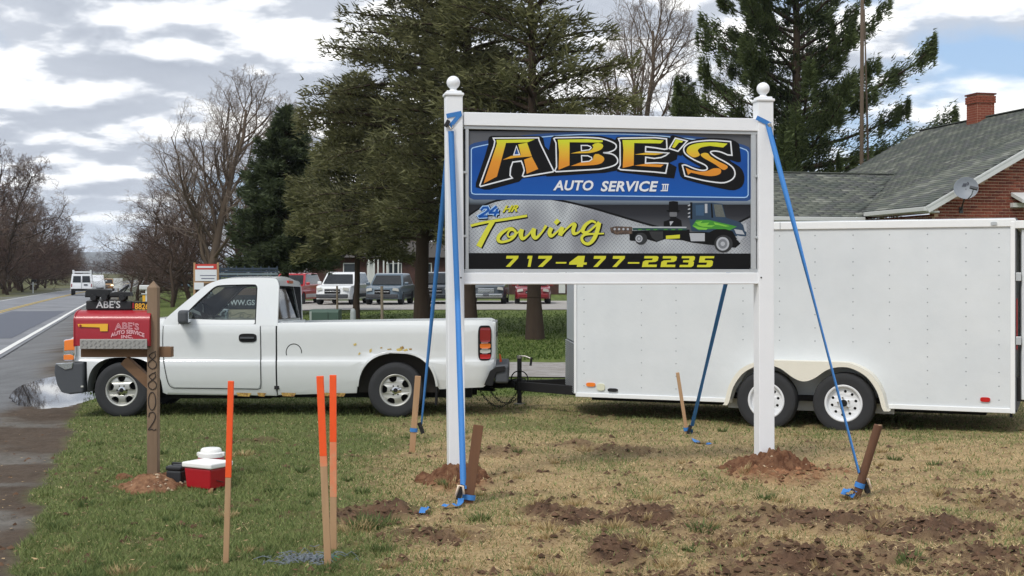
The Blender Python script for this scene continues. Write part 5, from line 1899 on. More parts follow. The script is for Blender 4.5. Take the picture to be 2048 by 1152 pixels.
MB().tube([(-0.10, -0.152, 0.10), (-0.10, -0.165, 0.125), (0.10, -0.165, 0.125), (0.10, -0.152, 0.10)], 0.006, 6).build('handle', m_cool_white, cl, smooth=True) if False else None
MB().beam((0.143, -0.05, 0.07), (0.145, 0.03, 0.045), 0.004, 0.006).build('scuff', m_char, cl)
jg = thing('drink_jug', 'white lidded drink jug standing behind the red cooler', 'jug', GP(422, 935, cd + 0.38, 0.003))
MB().lathe([(0.0, 0.0), (0.095, 0.0), (0.105, 0.02), (0.108, 0.19), (0.10, 0.20), (0.0, 0.20)], n=32).build('body', m_cool_red, jg, smooth=40)
jl = MB().lathe([(0.0, 0.272), (0.072, 0.272), (0.084, 0.262), (0.088, 0.240), (0.104, 0.232), (0.107, 0.20), (0.0, 0.198)], n=32).build('lid', m_cool_white, jg, smooth=40)
MB().box((-0.103, 0, 0.222), (0.022, 0.05, 0.03)).build('lid_tab', m_cool_white, jl, bevel=0.004)
MB().box((0.103, 0, 0.222), (0.022, 0.05, 0.03)).build('lid_tab', m_cool_white, jl, bevel=0.004)
bk = thing('lunch_box', 'small black lunch cooler beside the red cooler, behind the mailbox post', 'lunch box', GP(356, 944, cd + 0.10, 0.012), math.radians(-14))
MB().box((0, 0, 0.062), (0.135, 0.16, 0.118)).build('body', m_cool_black, bk, bevel=0.016, seg=3)
MB().box((0, 0, 0.140), (0.142, 0.166, 0.036)).build('lid', m_cool_black, bk, bevel=0.014, seg=3)
MB().tube([(-0.05, 0, 0.155), (-0.048, 0, 0.172), (0.048, 0, 0.172), (0.05, 0, 0.155)], 0.008, 8).build('handle', m_cool_black, bk, smooth=True)

# bluish net scrap at the foot of the orange stakes
m_net = mat('net_grey_blue', S(112, 120, 128), rough=0.7)
m_net2 = mat('net_green_string', S(50, 150, 110), rough=0.6)
nd = seat(600, 1126)
nt = thing('net_scrap', 'crumpled grey net scrap on the grass at the foot of the orange stakes', 'net', GP(605, 1126, nd))
r_ = random.Random(4)
mb = MB()
for k in range(150):
    a = Vector((r_.gauss(0, 0.10), r_.gauss(0, 0.075), 0))
    ang = r_.random() * 6.28
    l_ = 0.03 + 0.09 * r_.random()
    b = a + Vector((math.cos(ang) * l_, math.sin(ang) * l_ * 0.6, 0))
    zf = lambda p: gz(nt.location.x + p.x, nt.location.y + p.y) - nt.location.z + 0.012 + 0.03 * r_.random()
    mid_ = (a + b) / 2
    mb.tube([(a.x, a.y, zf(a)), (mid_.x, mid_.y, zf(mid_) + 0.008), (b.x, b.y, zf(b))], 0.0022, 4, cap=False)
mb.build('strands', m_net, nt, kind='stuff')
mb = MB()
for k in range(7):
    p0 = Vector((0.13 + r_.gauss(0, .02), r_.gauss(0.01, .02), 0.03))
    mb.tube([p0, p0 + Vector((0.03, 0.01, 0.015)), p0 + Vector((0.07, r_.gauss(0, .02), 0.0))], 0.002, 4, cap=False)
mb.build('green_string', m_net2, nt, kind='stuff')

# ------------------------------------------------------------------ pickup
m_white = mat('paint_white', S(220, 223, 223), rough=0.22, var=0.035, vscale=1.6, coat=0.6)
m_trim = mat('trim_dark_grey', S(70, 73, 77), rough=0.65, var=0.08, vscale=6)
m_gap = mat('shut_line', S(24, 24, 26), rough=0.9)
m_tyre = mat('tyre_rubber', S(44, 45, 47), rough=0.85, var=0.12, vscale=10)
m_rim = mat('wheel_silver', S(186, 186, 180), rough=0.35, metal=0.55)
m_chrome = mat('chrome', S(214, 216, 218), rough=0.12, metal=1.0)
m_under = mat('underbody_black', S(22, 22, 23), rough=0.9)
m_liner = mat('wheel_liner', S(70, 66, 62), rough=0.9, var=0.1, vscale=6)
m_glass = glass_mat('car_glass', (0.62, 0.68, 0.66), 0.06)
m_glass_dk = glass_mat('car_glass_tinted', (0.20, 0.23, 0.22), 0.05)
m_lamp_o = mat('lamp_orange', S(240, 130, 50), rough=0.15, coat=0.5)
m_lamp_r = mat('lamp_red', S(190, 26, 30), rough=0.15, coat=0.5)
m_lamp_r2 = mat('lamp_red_dark', S(140, 30, 34), rough=0.15, coat=0.5)
m_lamp_c = mat('lamp_clear', S(196, 196, 188), rough=0.1, coat=0.5)
m_int = mat('cab_interior', S(48, 48, 50), rough=0.9)
m_rust = mat('rust', S(128, 96, 62), rough=0.95, var=0.5, vscale=40, col2=S(190, 158, 84))
m_rust2 = mat('rust_primer_yellow', S(206, 184, 112), rough=0.95, var=0.3, vscale=40)

TD, TG, TS = 10.45 * K, 833.0, FPX / (10.45 * K)
tg = CAM_H - (TG - HZ) / FPX * TD
truck = thing('pickup_truck', 'white single cab pickup with rusty rear arch, hitched to the white trailer', 'pickup truck', at(515, TG, TD), 0, rot=(math.radians(-1.1), 0, math.radians(-0.3)))
truck.location.z = tg
TX = lambda px: (px - 515) / TS
TZ = lambda py: (TG - py) / TS
TP = lambda pts: [(TX(p[0]), TZ(p[1])) for p in pts]
TW = 1.95


def side_y(z):
    """how far the flank lies in from its widest, by height"""
    return np.interp(z, [0.22, 0.30, 0.45, 0.60, 0.672, 0.682, 0.70, 0.80, 0.95, 1.06, 1.12, 1.18, 1.72], [0.10, 0.065, 0.024, 0.004, 0.0, 0.004, 0.016, 0.014, 0.004, 0.0, 0.010, 0.035, 0.17])


ZCUT = [((0, 0, z), (0, 0, 1)) for z in (0.30, 0.37, 0.45, 0.52, 0.60, 0.672, 0.682, 0.70, 0.75, 0.80, 0.88, 0.95, 1.01, 1.06, 1.09, 1.12, 1.15)]


def flank(x, y, z):
    k = float(side_y(z))
    return (x, y + k if y < TW / 2 else y - k, z)


def arch(cx, cy, rx, ry, e, y0):
    """points of a wheel arch from right to left, starting and ending at row y0"""
    pts = []
    for t in np.linspace(0, math.pi, 25):
        c, s = math.cos(t), math.sin(t)
        pts.append((cx + rx * math.copysign(abs(c) ** (2 / e), c), cy - ry * s ** (2 / e)))
    return [p for p in pts if p[1] <= y0 + 0.01]


# front clip: hood, wings
fa = arch(243, 786, 79, 71, 2.6, 786)
front = [(127, 679), (149, 665), (200, 654), (262, 645), (326, 637), (331, 660), (331, 790), (322, 786)] + fa + [(164, 786), (164, 724), (126, 722)]
mb = MB().plate(TP(front), th=TW)


def nose(x, y, z):
    x0, y, z = flank(x, y, z)
    k = (y - TW / 2) / (TW / 2)
    f = max(0.0, min(1.0, (TX(240) - x) / (TX(240) - TX(147))))
    x2 = x + 0.05 * f * k * k * abs(k)
    yy = TW / 2 + (y - TW / 2) * (1 - 0.05 * f * f)
    zz = z + (0.035 * (1 - k * k) if z > 0.98 else 0)
    return (x2, yy, zz)


ycut = [((0, TW * q, 0), (0, 1, 0)) for q in (.04, .1, .2, .35, .5, .65, .8, .9, .96)]
xcut = [((TX(p), 0, 0), (1, 0, 0)) for p in (160, 185, 215, 260, 300)]
mb.build('hood_and_wings', m_white, truck, smooth=35, cuts=ZCUT + ycut + xcut, cutfn=nose, bevel=0.022, seg=3, blim=50)

# cab lower body with the sill, doors on both sides
cab_low = [(331, 637), (331, 787), (550.3, 792), (550.3, 640), (440, 640)]
MB().plate(TP(cab_low), th=TW).build('cab', m_white, truck, smooth=35, cuts=ZCUT, cutfn=flank)
for nm_, pts in (('sill', [(331, 780), (551, 784), (551, 793), (331, 790)]),):
    MB().plate(TP(pts), th=TW - 0.02, w0=0.01).build(nm_, m_white, truck, cuts=ZCUT, cutfn=flank, bevel=0.006)
dpts = [(325, 650), (520.5, 650), (520.5, 768), (516, 778), (345, 776), (336, 768), (330, 740), (325, 700)]
for s in (0, 1):
    fl = (lambda x, y, z: flank(x, y, z)) if s == 0 else (lambda x, y, z: flank(x, TW - y, z))
    off = lambda th, w0, g=0: MB().plate(TP([(p[0] + g * (1 if p[0] > 420 else -1), p[1] + g * (1 if p[1] > 700 else -1)) for p in dpts]), th=th, w0=w0)
    gp_ = MB()
    for ln in ([(519.8, 652), (520.6, 700), (520.6, 768), (516, 778.6), (500, 779)], [(325.4, 652), (324.4, 700), (329.4, 741), (335.4, 769), (345, 777)], [(345, 777), (500, 779)]):
        v2, f2 = ribbon2d(TP(catmull(ln, 4)), 0.0085)
        gp_.add([(q[0], -0.0085, q[1]) for q in v2], f2)
    gp_.build('door_gap', m_gap, truck, cuts=ZCUT, cutfn=fl, fix=False)
    door = off(0.016, -0.007, -0.6).build('door', m_white, truck, cuts=ZCUT, cutfn=fl, smooth=35, bevel=0.003)
    hy = float(side_y(TZ(676)))
    sgn = lambda v: v if s == 0 else TW - v
    MB().plate([(TX(495) + u, TZ(676) + v) for u, v in superarc(0, 0, 18 / TS, 8.8 / TS, 3.5, 0, 2 * math.pi, 28)[:-1]], th=0.006, w0=-0.004).warp(lambda x, y, z: (x, sgn(y + hy - 0.008), z)).build('handle_recess', m_under, door, bevel=0.002)
    MB().box((TX(494), sgn(hy - 0.022), TZ(676)), (28 / TS, 0.016, 4.0 / TS)).build('handle', m_trim, door, bevel=0.004)

# greenhouse
ROOFY = 0.16
zb0, zr0 = TZ(652), TZ(556)


def tumble(x, y, z):
    k = float(side_y(1.10)) + ROOFY * max(0.0, (z - zb0) / (zr0 - zb0)) ** 1.2
    return (x, y + k if y < TW / 2 else y - k, z)


outer = [(322, 652), (326, 640), (350, 618)] + catmull([(383, 589), (406, 570), (424, 562), (445, 557), (500, 555.5), (538, 556), (549, 560), (553, 572)], 4) + [(554, 652)]
hole = [(354, 650), (358, 638), (392, 602)] + catmull([(415, 580), (424, 573), (436, 570), (470, 568.8), (500, 568.5), (507, 570), (510, 576)], 4) + [(510.5, 648), (508, 650)]
for s in (0, 1):
    sg = (lambda y: y) if s == 0 else (lambda y: TW - y)
    MB().plate(TP(outer), [TP(hole)], th=0.05, w0=0.0).warp(lambda x, y, z: tumble(x, sg(y), z)).build('window_surround', m_white, truck, smooth=35, bevel=0.008)
    inner = [(p[0] + (2.2 if p[0] < 440 else -2.2), p[1] + (1.6 if p[1] < 610 else -1.6)) for p in hole]
    MB().plate(TP(hole), [TP(inner)], th=0.02, w0=0.006).warp(lambda x, y, z: tumble(x, sg(y), z)).build('window_seal', m_under, truck)
    MB().plate(TP(outer[:-1] + [(552, 652)]), [TP(hole)], th=0.012, w0=0.052).warp(lambda x, y, z: tumble(x, sg(y), z)).build('pillar_trim', m_int, truck)
    MB().plate(TP(hole), w0=0.018).warp(lambda x, y, z: tumble(x, sg(y), z)).build('side_window', m_glass, truck)
# roof skin
rx = [TX(p) for p in (404, 412, 424, 445, 475, 510, 538, 549, 553)]
rz = [TZ(p) for p in (572.5, 567, 562, 557, 556, 555.5, 556, 560, 571)]


def roof_pt(u, v):
    x = np.interp(u, np.linspace(0, 1, 9), rx)
    z = np.interp(u, np.linspace(0, 1, 9), rz)
    k = float(side_y(1.10)) + ROOFY * ((z - zb0) / (zr0 - zb0)) ** 1.2
    y = k + v * (TW - 2 * k)
    c = 1 - (2 * v - 1) ** 2
    rim = min(u, 1 - u) * 4
    return (x - (0.05 * c if u < 0.2 else 0) * (1 - u * 5 if u < .2 else 0), y, z + 0.035 * c * min(1, rim))


MB().grid(roof_pt, 24, 20).build('roof', m_white, truck, smooth=True)
lt = MB().box((TX(551), TW / 2, TZ(562)), (0.03, 0.36, 0.035))
lt.build('high_brake_lamp', m_lamp_r, truck, bevel=0.005)
# windscreen and rear window
A0, A1 = (TX(326), TZ(642)), (TX(408), TZ(569))
ka, kb = 0.07, float(side_y(1.1)) + ROOFY + 0.05


def ws(u, v):
    x = A0[0] + (A1[0] - A0[0]) * v
    z = A0[1] + (A1[1] - A0[1]) * v
    k = ka + (kb - ka) * v
    return (x - 0.10 * (1 - (2 * u - 1) ** 2), k + u * (TW - 2 * k), z)


MB().grid(ws, 12, 4).build('windscreen', m_glass, truck, smooth=True)
MB().grid(lambda u, v: (TX(320 + 14 * v) - 0.10 * (1 - (2 * u - 1) ** 2), 0.06 + u * (TW - 0.12), TZ(640)), 10, 2).build('cowl', m_trim, truck)


def rw(y, z):
    k = 0.02 + 0.09 * max(0.0, (z - TZ(650)) / (TZ(560) - TZ(650)))
    return (TX(554) - k, y, z)


b0, b1, t0, t1 = 0.02, TW - 0.02, 0.18, TW - 0.18
hy0, hy1 = 0.20, TW - 0.20
ro = [(b0, TZ(652)), (b1, TZ(652)), (t1, TZ(559)), (t0, TZ(559))]
rh = [(0.15, TZ(642)), (TW - 0.15, TZ(642)), (TW - 0.27, TZ(570)), (0.27, TZ(570))]
MB().plate(ro, [rh], th=0.03, m=lambda u, v, w_: (rw(u, v)[0] - w_, u, v)).build('cab_back', m_white, truck, bevel=0.008)
MB().plate(rh, w0=0.012, m=lambda u, v, w_: (rw(u, v)[0] - w_, u, v)).build('rear_window', m_glass_dk, truck)
rs = [(p[0] + (0.02 if p[0] < 1 else -0.02), p[1] + (0.02 if p[1] < TZ(600) else -0.02)) for p in rh]
MB().plate(rh, [rs], th=0.006, w0=-0.002, m=lambda u, v, w_: (rw(u, v)[0] - w_, u, v)).build('rear_window_seal', m_under, truck)
# cab inside
MB().box((TX(440), TW / 2, TZ(668)), (TX(551) - TX(331) - 0.1, TW - 0.2, 0.2)).build('cab_floor', m_int, truck)
MB().box((TX(528), TW / 2, TZ(678)), (0.16, TW - 0.5, 0.34), Matrix.Rotation(0.14, 3, 'Y')).build('seat', m_int, truck, bevel=0.05, seg=3)
MB().box((TX(357), TW / 2, TZ(650)), (0.26, TW - 0.25, 0.20)).build('dashboard', m_int, truck, bevel=0.05, seg=3)
wr = [(0.02 * math.sin(t) + TX(396) - 0.07 * math.cos(t), 0.5 + 0.19 * math.sin(t), TZ(634) + 0.17 * math.cos(t)) for t in np.linspace(0, 2 * math.pi, 25)[:-1]]
MB().tube(wr, 0.016, 8, closed=True).beam((TX(372), 0.5, TZ(640)), (TX(396), 0.5, TZ(634)), 0.05, 0.05).build('steering_wheel', m_under, truck, smooth=True)
# mirrors: black on the near door, chrome cap on the far one
for s, (pxm, pym) in enumerate(((370, 633), (452, 631))):
    y = -0.10 if s == 0 else TW + 0.16
    mb = MB().box((TX(372), y, TZ(634)), (0.13, 0.22, 0.17))
    mir = mb.build('door_mirror', m_trim if s == 0 else m_chrome, truck, bevel=0.04, seg=3)
    MB().beam((TX(366), y, TZ(641)), (TX(362), 0.06 if s == 0 else TW - 0.06, TZ(647)), 0.05, 0.04).build('mirror_arm', m_trim, truck)
    MB().box((TX(383.0), y, TZ(634)), (0.006, 0.17, 0.125)).build('mirror_glass', m_chrome, mir)

# bed: two flanks with arches, floor, front wall, tailgate
ra = arch(794, 790, 81, 86, 2.5, 779)
MB().box((TX(551.8), TW / 2, TZ(714)), (0.06, TW - 0.09, 0.80)).build('cab_gap', m_gap, truck)
bedp = [(553.6, 646), (620, 645), (800, 642), (940, 640.5), (976, 640), (984, 643), (988, 652), (989, 700), (986, 745), (979, 765), (966, 775), (878, 779)] + ra + [(712, 787), (553.6, 791)]
rear_round = lambda x, y, z: (x, y + 0.10 * max(0.0, (x - TX(952)) / (TX(988) - TX(952))) ** 2, z)
XB = [((TX(p), 0, 0), (1, 0, 0)) for p in (600, 660, 720, 790, 860, 910, 950, 962, 972, 980)]


def flare(x, z):
    """swelling of the flank round the rear wheel arch"""
    dx, dz = (x - TX(794)) / (112 / TS), (z - TZ(790)) / (112 / TS)
    r = math.hypot(dx, dz)
    return -0.0 * float(sstep(r, 1.02, 0.80)) if z > TZ(786) else 0.0


def bed_n(x, y, z):
    x2, y2, z2 = rear_round(x, y, z)
    a = flank(x2, 0.0, z2)[1]
    return (x2, a + y2 + flare(x, z), z2)


for s in (0, 1):
    fn = bed_n if s == 0 else (lambda x, y, z: (lambda q: (q[0], TW - q[1], q[2]))(bed_n(x, y, z)))
    MB().plate(TP(bedp), th=0.07).build('bed_side', m_white, truck, cuts=ZCUT + XB, cutfn=fn, smooth=35, bevel=0.014, seg=3, blim=55)
    lip = arch(794, 790, 82.5, 87.5, 2.5, 779)
    lp2 = arch(794, 790, 78, 83, 2.5, 779)
    sg = (lambda y: y) if s == 0 else (lambda y: TW - y)
    MB().plate(TP(lip + lp2[::-1]), th=0.02, w0=-0.008).warp(lambda x, y, z: (x, sg(y + float(side_y(z)) - 0.026), z)).build('arch_lip', m_white, truck, smooth=35, bevel=0.004)
    linp = arch(794, 790, 81, 86, 2.5, 786)
    mbl = MB()
    pr = TP(linp)
    vs, fs = [], []
    for p in pr:
        vs += [(p[0], sg(0.07), p[1]), (p[0], sg(0.42), p[1] - 0.01)]
    for i in range(len(pr) - 1):
        fs.append((2 * i, 2 * i + 1, 2 * i + 3, 2 * i + 2))
    mbl.add(vs, fs).build('wheel_arch_liner', m_liner, truck, smooth=True)
    MB().plate(TP([(712, 704), (876, 704), (876, 788), (712, 788)]), th=0.02, w0=0.30).warp(lambda x, y, z: (x, sg(y), z)).build('inner_wing', m_liner, truck)
    mbl = MB()
    vs, fs = [], []
    pr = TP(fa)
    for p in pr:
        vs += [(p[0], sg(0.05), p[1]), (p[0], sg(0.5), p[1])]
    for i in range(len(pr) - 1):
        fs.append((2 * i, 2 * i + 1, 2 * i + 3, 2 * i + 2))
    mbl.add(vs, fs).build('wheel_arch_liner', m_under, truck, smooth=True)
    MB().plate(TP([(160, 706), (328, 706), (328, 792), (160, 792)]), th=0.02, w0=0.46).warp(lambda x, y, z: (x, sg(y), z)).build('inner_wing', m_under, truck)
    MB().box((TX(872), sg(0.20), TZ(782)), (0.02, 0.26, 0.36), Matrix.Rotation(0.06, 3, 'Y')).build('mud_flap', m_under, truck)
MB().box(((TX(556) + TX(984)) / 2, TW / 2, TZ(735)), (TX(984) - TX(556), TW - 0.72, 0.03)).build('bed_floor', m_white, truck)
MB().box((TX(558), TW / 2, TZ(692)), (0.04, TW - 0.2, 0.60)).build('bed_front_wall', m_white, truck)
gate = MB().box((TX(986), TW / 2, TZ(696)), (0.06, TW - 0.30, 0.64)).build('tailgate', m_white, truck, bevel=0.012)
MB().box((TX(986) + 0.033, TW / 2, TZ(672)), (0.012, 0.24, 0.06)).build('tailgate_handle', m_under, gate, bevel=0.004)
# fuel door
fd = [(587 + 15.5 * math.cos(t), 705 + 17 * math.sin(t)) for t in np.linspace(math.radians(160), math.radians(365), 22)]
vs, fs = ribbon2d(TP(fd), 0.010)
MB().add([(q[0], float(side_y(q[1])) - 0.0016, q[1]) for q in vs], fs).build('fuel_door_edge', m_gap, truck, fix=False)
for q, m_ in (([(800, 694), (806, 692), (808, 697), (801, 700)], m_rust), ([(792, 698), (800, 696), (806, 700), (798, 703), (794, 702)], m_rust2), ([(774, 698), (782, 697), (783, 699), (775, 700)], m_rust),
              ([(806, 700), (814, 697), (816, 701), (808, 703)], m_rust2), ([(817, 697), (824, 697), (823, 700), (818, 700)], m_rust), ([(706, 688), (712, 686), (713, 690), (708, 692)], m_rust2),
              ([(716, 708), (719, 704), (721, 707), (717, 711)], m_rust2), ([(738, 700), (743, 697), (743, 703), (739, 706)], m_rust2), ([(760, 695), (764, 694), (764, 697), (760, 697)], m_rust)):
    MB().plate(TP(q), w0=0).warp(lambda x, y, z: (x, float(side_y(z)) + flare(x, z) - 0.0035, z)).build('rust_spot', m_, truck, fix=False)
for a_, b_ in ((470, 500), (512, 530), (640, 690), (560, 590)):
    MB().plate(TP([(a_, 786), (b_, 787), (b_ - 4, 794), (a_ + 3, 793)]), w0=0.066).build('rust_spot', m_rust, truck, fix=False)

# lamps
tl_o = superarc(0, 0, 1, 1, 5, 0, 2 * math.pi, 36)[:-1]


def lampbox(parent, px0, px1, py0, py1, m, w0, th, nm_):
    pts = [((px0 + px1) / 2 + (px1 - px0) / 2 * u, (py0 + py1) / 2 + (py1 - py0) / 2 * v) for u, v in tl_o]
    return MB().plate(TP(pts), th=th, w0=w0).warp(lambda x, y, z: (x, rear_round(x, y, z)[1] + float(side_y(z)), z)).build(nm_, m, parent, bevel=0.004)


lamp = lampbox(truck, 956, 983, 651, 721, m_gap, -0.010, 0.03, 'tail_lamp')
for y0_, y1_, m_ in ((655, 685, m_lamp_r2), (687, 697, m_lamp_o), (699, 706, m_lamp_c), (708, 718, m_lamp_r)):
    lampbox(lamp, 960, 981, y0_, y1_, m_, -0.016, 0.02, 'lens')
hl = [(124, 681), (150, 677), (150, 702), (126, 702)]
hb = [(123, 708), (150, 704), (150, 721), (124, 720)]
for s in (0, 1):
    sg = (lambda y: y) if s == 0 else (lambda y: TW - y)
    curve_in = lambda x, y, z: (x + 0.0, sg(y), z)
    unit = MB().plate(TP([(124.5, 680), (149, 676), (149, 708), (146, 722), (124, 722)]), th=0.06, w0=-0.006).warp(curve_in).build('headlamp_unit', m_chrome, truck, bevel=0.02)
    MB().plate(TP([(127, 681), (148, 678), (148, 701), (127, 702)]), th=0.05, w0=-0.012).warp(curve_in).build('headlamp', m_lamp_o, truck, bevel=0.010)
    MB().plate(TP([(126, 710), (140, 709), (147, 712), (146, 720), (126, 720)]), th=0.05, w0=-0.012).warp(curve_in).build('turn_lamp', m_lamp_o, truck, bevel=0.008)
MB().box((TX(137), TW / 2, TZ(695)), (0.10, TW - 0.7, 0.27)).build('grille', m_trim, truck, bevel=0.02)
# front bumper: dark plastic with a bright cap
bp = [(108, 729), (166, 724), (166, 786), (140, 789), (122, 785), (113, 770), (107, 745)]
mb = MB().plate(TP(bp), th=TW + 0.02, w0=-0.01)
mb.build('front_bumper', m_trim, truck, cuts=ycut, cutfn=lambda x, y, z: (x + 0.16 * abs((y - TW / 2) / (TW / 2)) ** 3 * (1 if x < TX(150) else 0) - 0.05, y, z) if False else (x, y, z), bevel=0.035, seg=3)
MB().plate(TP([(110, 727), (146, 725), (144, 737), (130, 740), (118, 733)]), th=0.02, w0=-0.022).build('bumper_cap', m_chrome, truck, bevel=0.006)
MB().box((TX(164), -0.012, TZ(773)), (0.03, 0.02, 0.02)).build('fog_marker', m_lamp_c, truck)
# rear bumper
rb = MB().box((TX(1003), TW / 2, TZ(749)), (0.17, TW - 0.04, 0.22))
rb.build('rear_bumper', m_trim, truck, bevel=0.03, seg=3)
MB().plate(TP([(968, 770), (980, 742), (992, 734), (1010, 732), (1010, 742), (992, 746), (985, 772)]), th=0.03, w0=0.0).build('bumper_end', m_under, truck, bevel=0.006)
MB().box((TX(1004), TW / 2, TZ(737.2)), (0.15, TW - 0.3, 0.01)).build('bumper_step', m_under, truck)
MB().plate([(0, 0), (0.03, 0.01), (0.012, 0.10), (-0.004, 0.11)], th=0.01).warp(lambda x, y, z: (x + TX(998), y + 0.55, z + TZ(729))).build('orange_tag', m_orange, truck)
# underside, axles
MB().box((TX(560), TW / 2, TZ(788)), (TX(930) - TX(170), 0.95, 0.16)).build('chassis', m_under, truck)
MB().box((TX(430), TW / 2, TZ(793)), (1.25, 1.3, 0.10)).build('gearbox_and_exhaust', m_under, truck)
for cx_ in (243, 791):
    MB().tube([(TX(cx_), 0.2, TZ(778)), (TX(cx_), TW - 0.2, TZ(778))], 0.05, 10).build('axle', m_under, truck)
MB().tube([(TX(900), 0.9, TZ(782)), (TX(950), 0.9, TZ(786))], 0.09, 12).build('silencer', m_under, truck)


def wheel(parent, c, R, rr, wd, kind, outward=-1):
    """wheel with its outer face towards outward*y; tyre > rim"""
    o_ = outward
    t = [(rr * 1.02, 0.5), (rr * 1.06, 0.56), (R * 0.80, 0.60), (R * 0.90, 0.585), (R * 0.965, 0.52), (R * 0.995, 0.40), (R, 0.2), (R, -0.2), (R * 0.98, -0.45), (R * 0.86, -0.58), (rr, -0.5)]
    w_ = MB().lathe([(r, o_ * a * wd) for r, a in t], c, 'y', 44).build('wheel', m_tyre, parent, smooth=30)
    ly = [Vector(c) + Vector((0, o_ * wd * a, 0)) for a in (0.52, 0.44, 0.36, 0.1)]
    f = MB()
    f.lathe([(rr * 1.05, o_ * 0.53 * wd), (rr * 1.00, o_ * 0.56 * wd), (rr * 0.93, o_ * 0.54 * wd), (rr * 0.88, o_ * 0.36 * wd), (rr * 0.86, o_ * -0.3 * wd)], c, 'y', 44)
    f.build('rim', m_rim if kind == 'alloy' else m_steelw, w_, smooth=40)
    MB().lathe([(0, o_ * 0.10 * wd), (rr * 0.9, o_ * 0.10 * wd)], c, 'y', 24).build('brake', m_under, w_)
    return w_


def alloy(parent, c, R, outward=-1, a0=0.3):
    rr, wd = R * 0.565, 0.25
    w_ = wheel(parent, c, R, rr, wd, 'alloy', outward)
    holes = []
    for k in range(5):
        a = a0 + k * 2 * math.pi / 5
        pts = []
        for rad, da in ((0.86, -0.30), (0.885, 0.0), (0.86, 0.30), (0.60, 0.27), (0.53, 0.0), (0.60, -0.27)):
            pts.append((rr * rad * math.cos(a + da), rr * rad * math.sin(a + da)))
        holes.append(catmull(pts, 3, True))
    pl_ = MB().plate(circle(0, 0, rr * 0.95, 40), holes, th=0.035, w0=0.0)
    dish = lambda x, y, z: (c[0] + x, c[1] + outward * (wd * 0.47 - 0.05 + 0.055 * math.cos(min(1, math.hypot(x, z) / rr) * 3.0 + 3.14) * -1 * -1 - y), c[2] + z)
    dish = lambda x, y, z: (c[0] + x, c[1] + outward * (wd * 0.42 - y + 0.022 * math.sin(min(1, math.hypot(x, z) / rr) * math.pi)), c[2] + z)
    pl_.warp(dish).build('spokes', m_rim, w_, smooth=35, bevel=0.004)
    MB().lathe([(0, outward * (wd * 0.42 + 0.030)), (rr * 0.17, outward * (wd * 0.42 + 0.028)), (rr * 0.25, outward * (wd * 0.42 + 0.016)), (rr * 0.37, outward * (wd * 0.42 + 0.012)), (rr * 0.40, outward * wd * 0.40)], c, 'y', 28).build('hub_cap', m_chrome, w_, smooth=40)
    MB().lathe([(0, outward * (wd * 0.42 + 0.0315)), (rr * 0.14, outward * (wd * 0.42 + 0.0305))], c, 'y', 20).build('hub_badge', m_under, w_)
    for k in range(6):
        a = k * math.pi / 3
        p = (c[0] + rr * 0.30 * math.cos(a), c[1], c[2] + rr * 0.30 * math.sin(a))
        MB().lathe([(0, outward * (wd * 0.42 + 0.022)), (0.010, outward * (wd * 0.42 + 0.022)), (0.012, outward * wd * 0.42)], p, 'y', 8).build('lug_nut', m_under, w_)
    return w_


m_steelw = mat('wheel_white_steel', S(226, 228, 230), rough=0.4)
RT = 0.342
alloy(truck, (TX(242), 0.14, RT - 0.02), RT, -1, 0.35)
alloy(truck, (TX(791), 0.14, RT - 0.02), RT, -1, 0.55)
alloy(truck, (TX(242), TW - 0.14, RT - 0.02), RT, 1, 0.1)
alloy(truck, (TX(791), TW - 0.14, RT - 0.02), RT, 1, 0.9)

# dark stand-in board beyond the cab, carrying the lettering seen in its windows
BD = TD + 2.65
sb = thing('standin_board', 'dark stand-in board with a white web address and a beige car drawing, seen through the pickup window', 'sign board', (at(490, 640, BD).x, BD, bz(-3, BD)))
bx0, bx1 = (432 - 490) / FPX * BD, (551 - 490) / FPX * BD
zz = lambda py: CAM_H - (py - HZ) / FPX * BD - sb.location.z
MB().box(((bx0 + bx1) / 2, 0, (zz(576) + zz(660)) / 2), (bx1 - bx0, 0.02, zz(576) - zz(660))).build('board', mat('board_brown', S(104, 78, 60), rough=0.7, var=0.1, vscale=4), sb)
MB().box(((bx0 + bx1) / 2, -0.012, (zz(590) + zz(618)) / 2), (bx1 - bx0, 0.004, zz(590) - zz(618))).build('dark_band', m_black, sb)
MB().box(((bx0 + bx1) / 2, -0.012, (zz(619) + zz(660)) / 2), (bx1 - bx0, 0.004, zz(619) - zz(660))).build('beige_panel', mat('board_beige', S(196, 184, 158), rough=0.7), sb)
lb = MB()
add_text(lb, 'WWW.GS', lambda u, v: ((446 + u * 64 - 490) / FPX * BD, -0.0155, zz(610.5 - v * 11)), 0.02)
lb.build('lettering', ink_white, sb, fix=False)
vs_ = MB()
for pts in ([(462, 632), (470, 630), (478, 626), (488, 625), (496, 629), (506, 630)], [(470, 636), (478, 634), (490, 637), (502, 632)], circle(484, 631, 3.4, 14) + [(487.4, 631)]):
    v2, f2 = ribbon2d(pts, 0.9)
    vs_.add([((p[0] - 490) / FPX * BD, -0.0155, zz(p[1])) for p in v2], f2)
vs_.build('car_drawing', m_black, sb, fix=False)
for x in (bx0 + .08, bx1 - .08):
    MB().box((x, 0.03, zz(576) / 2 - .05), (0.05, 0.03, zz(576) + 0.1)).build('leg', m_black, sb)

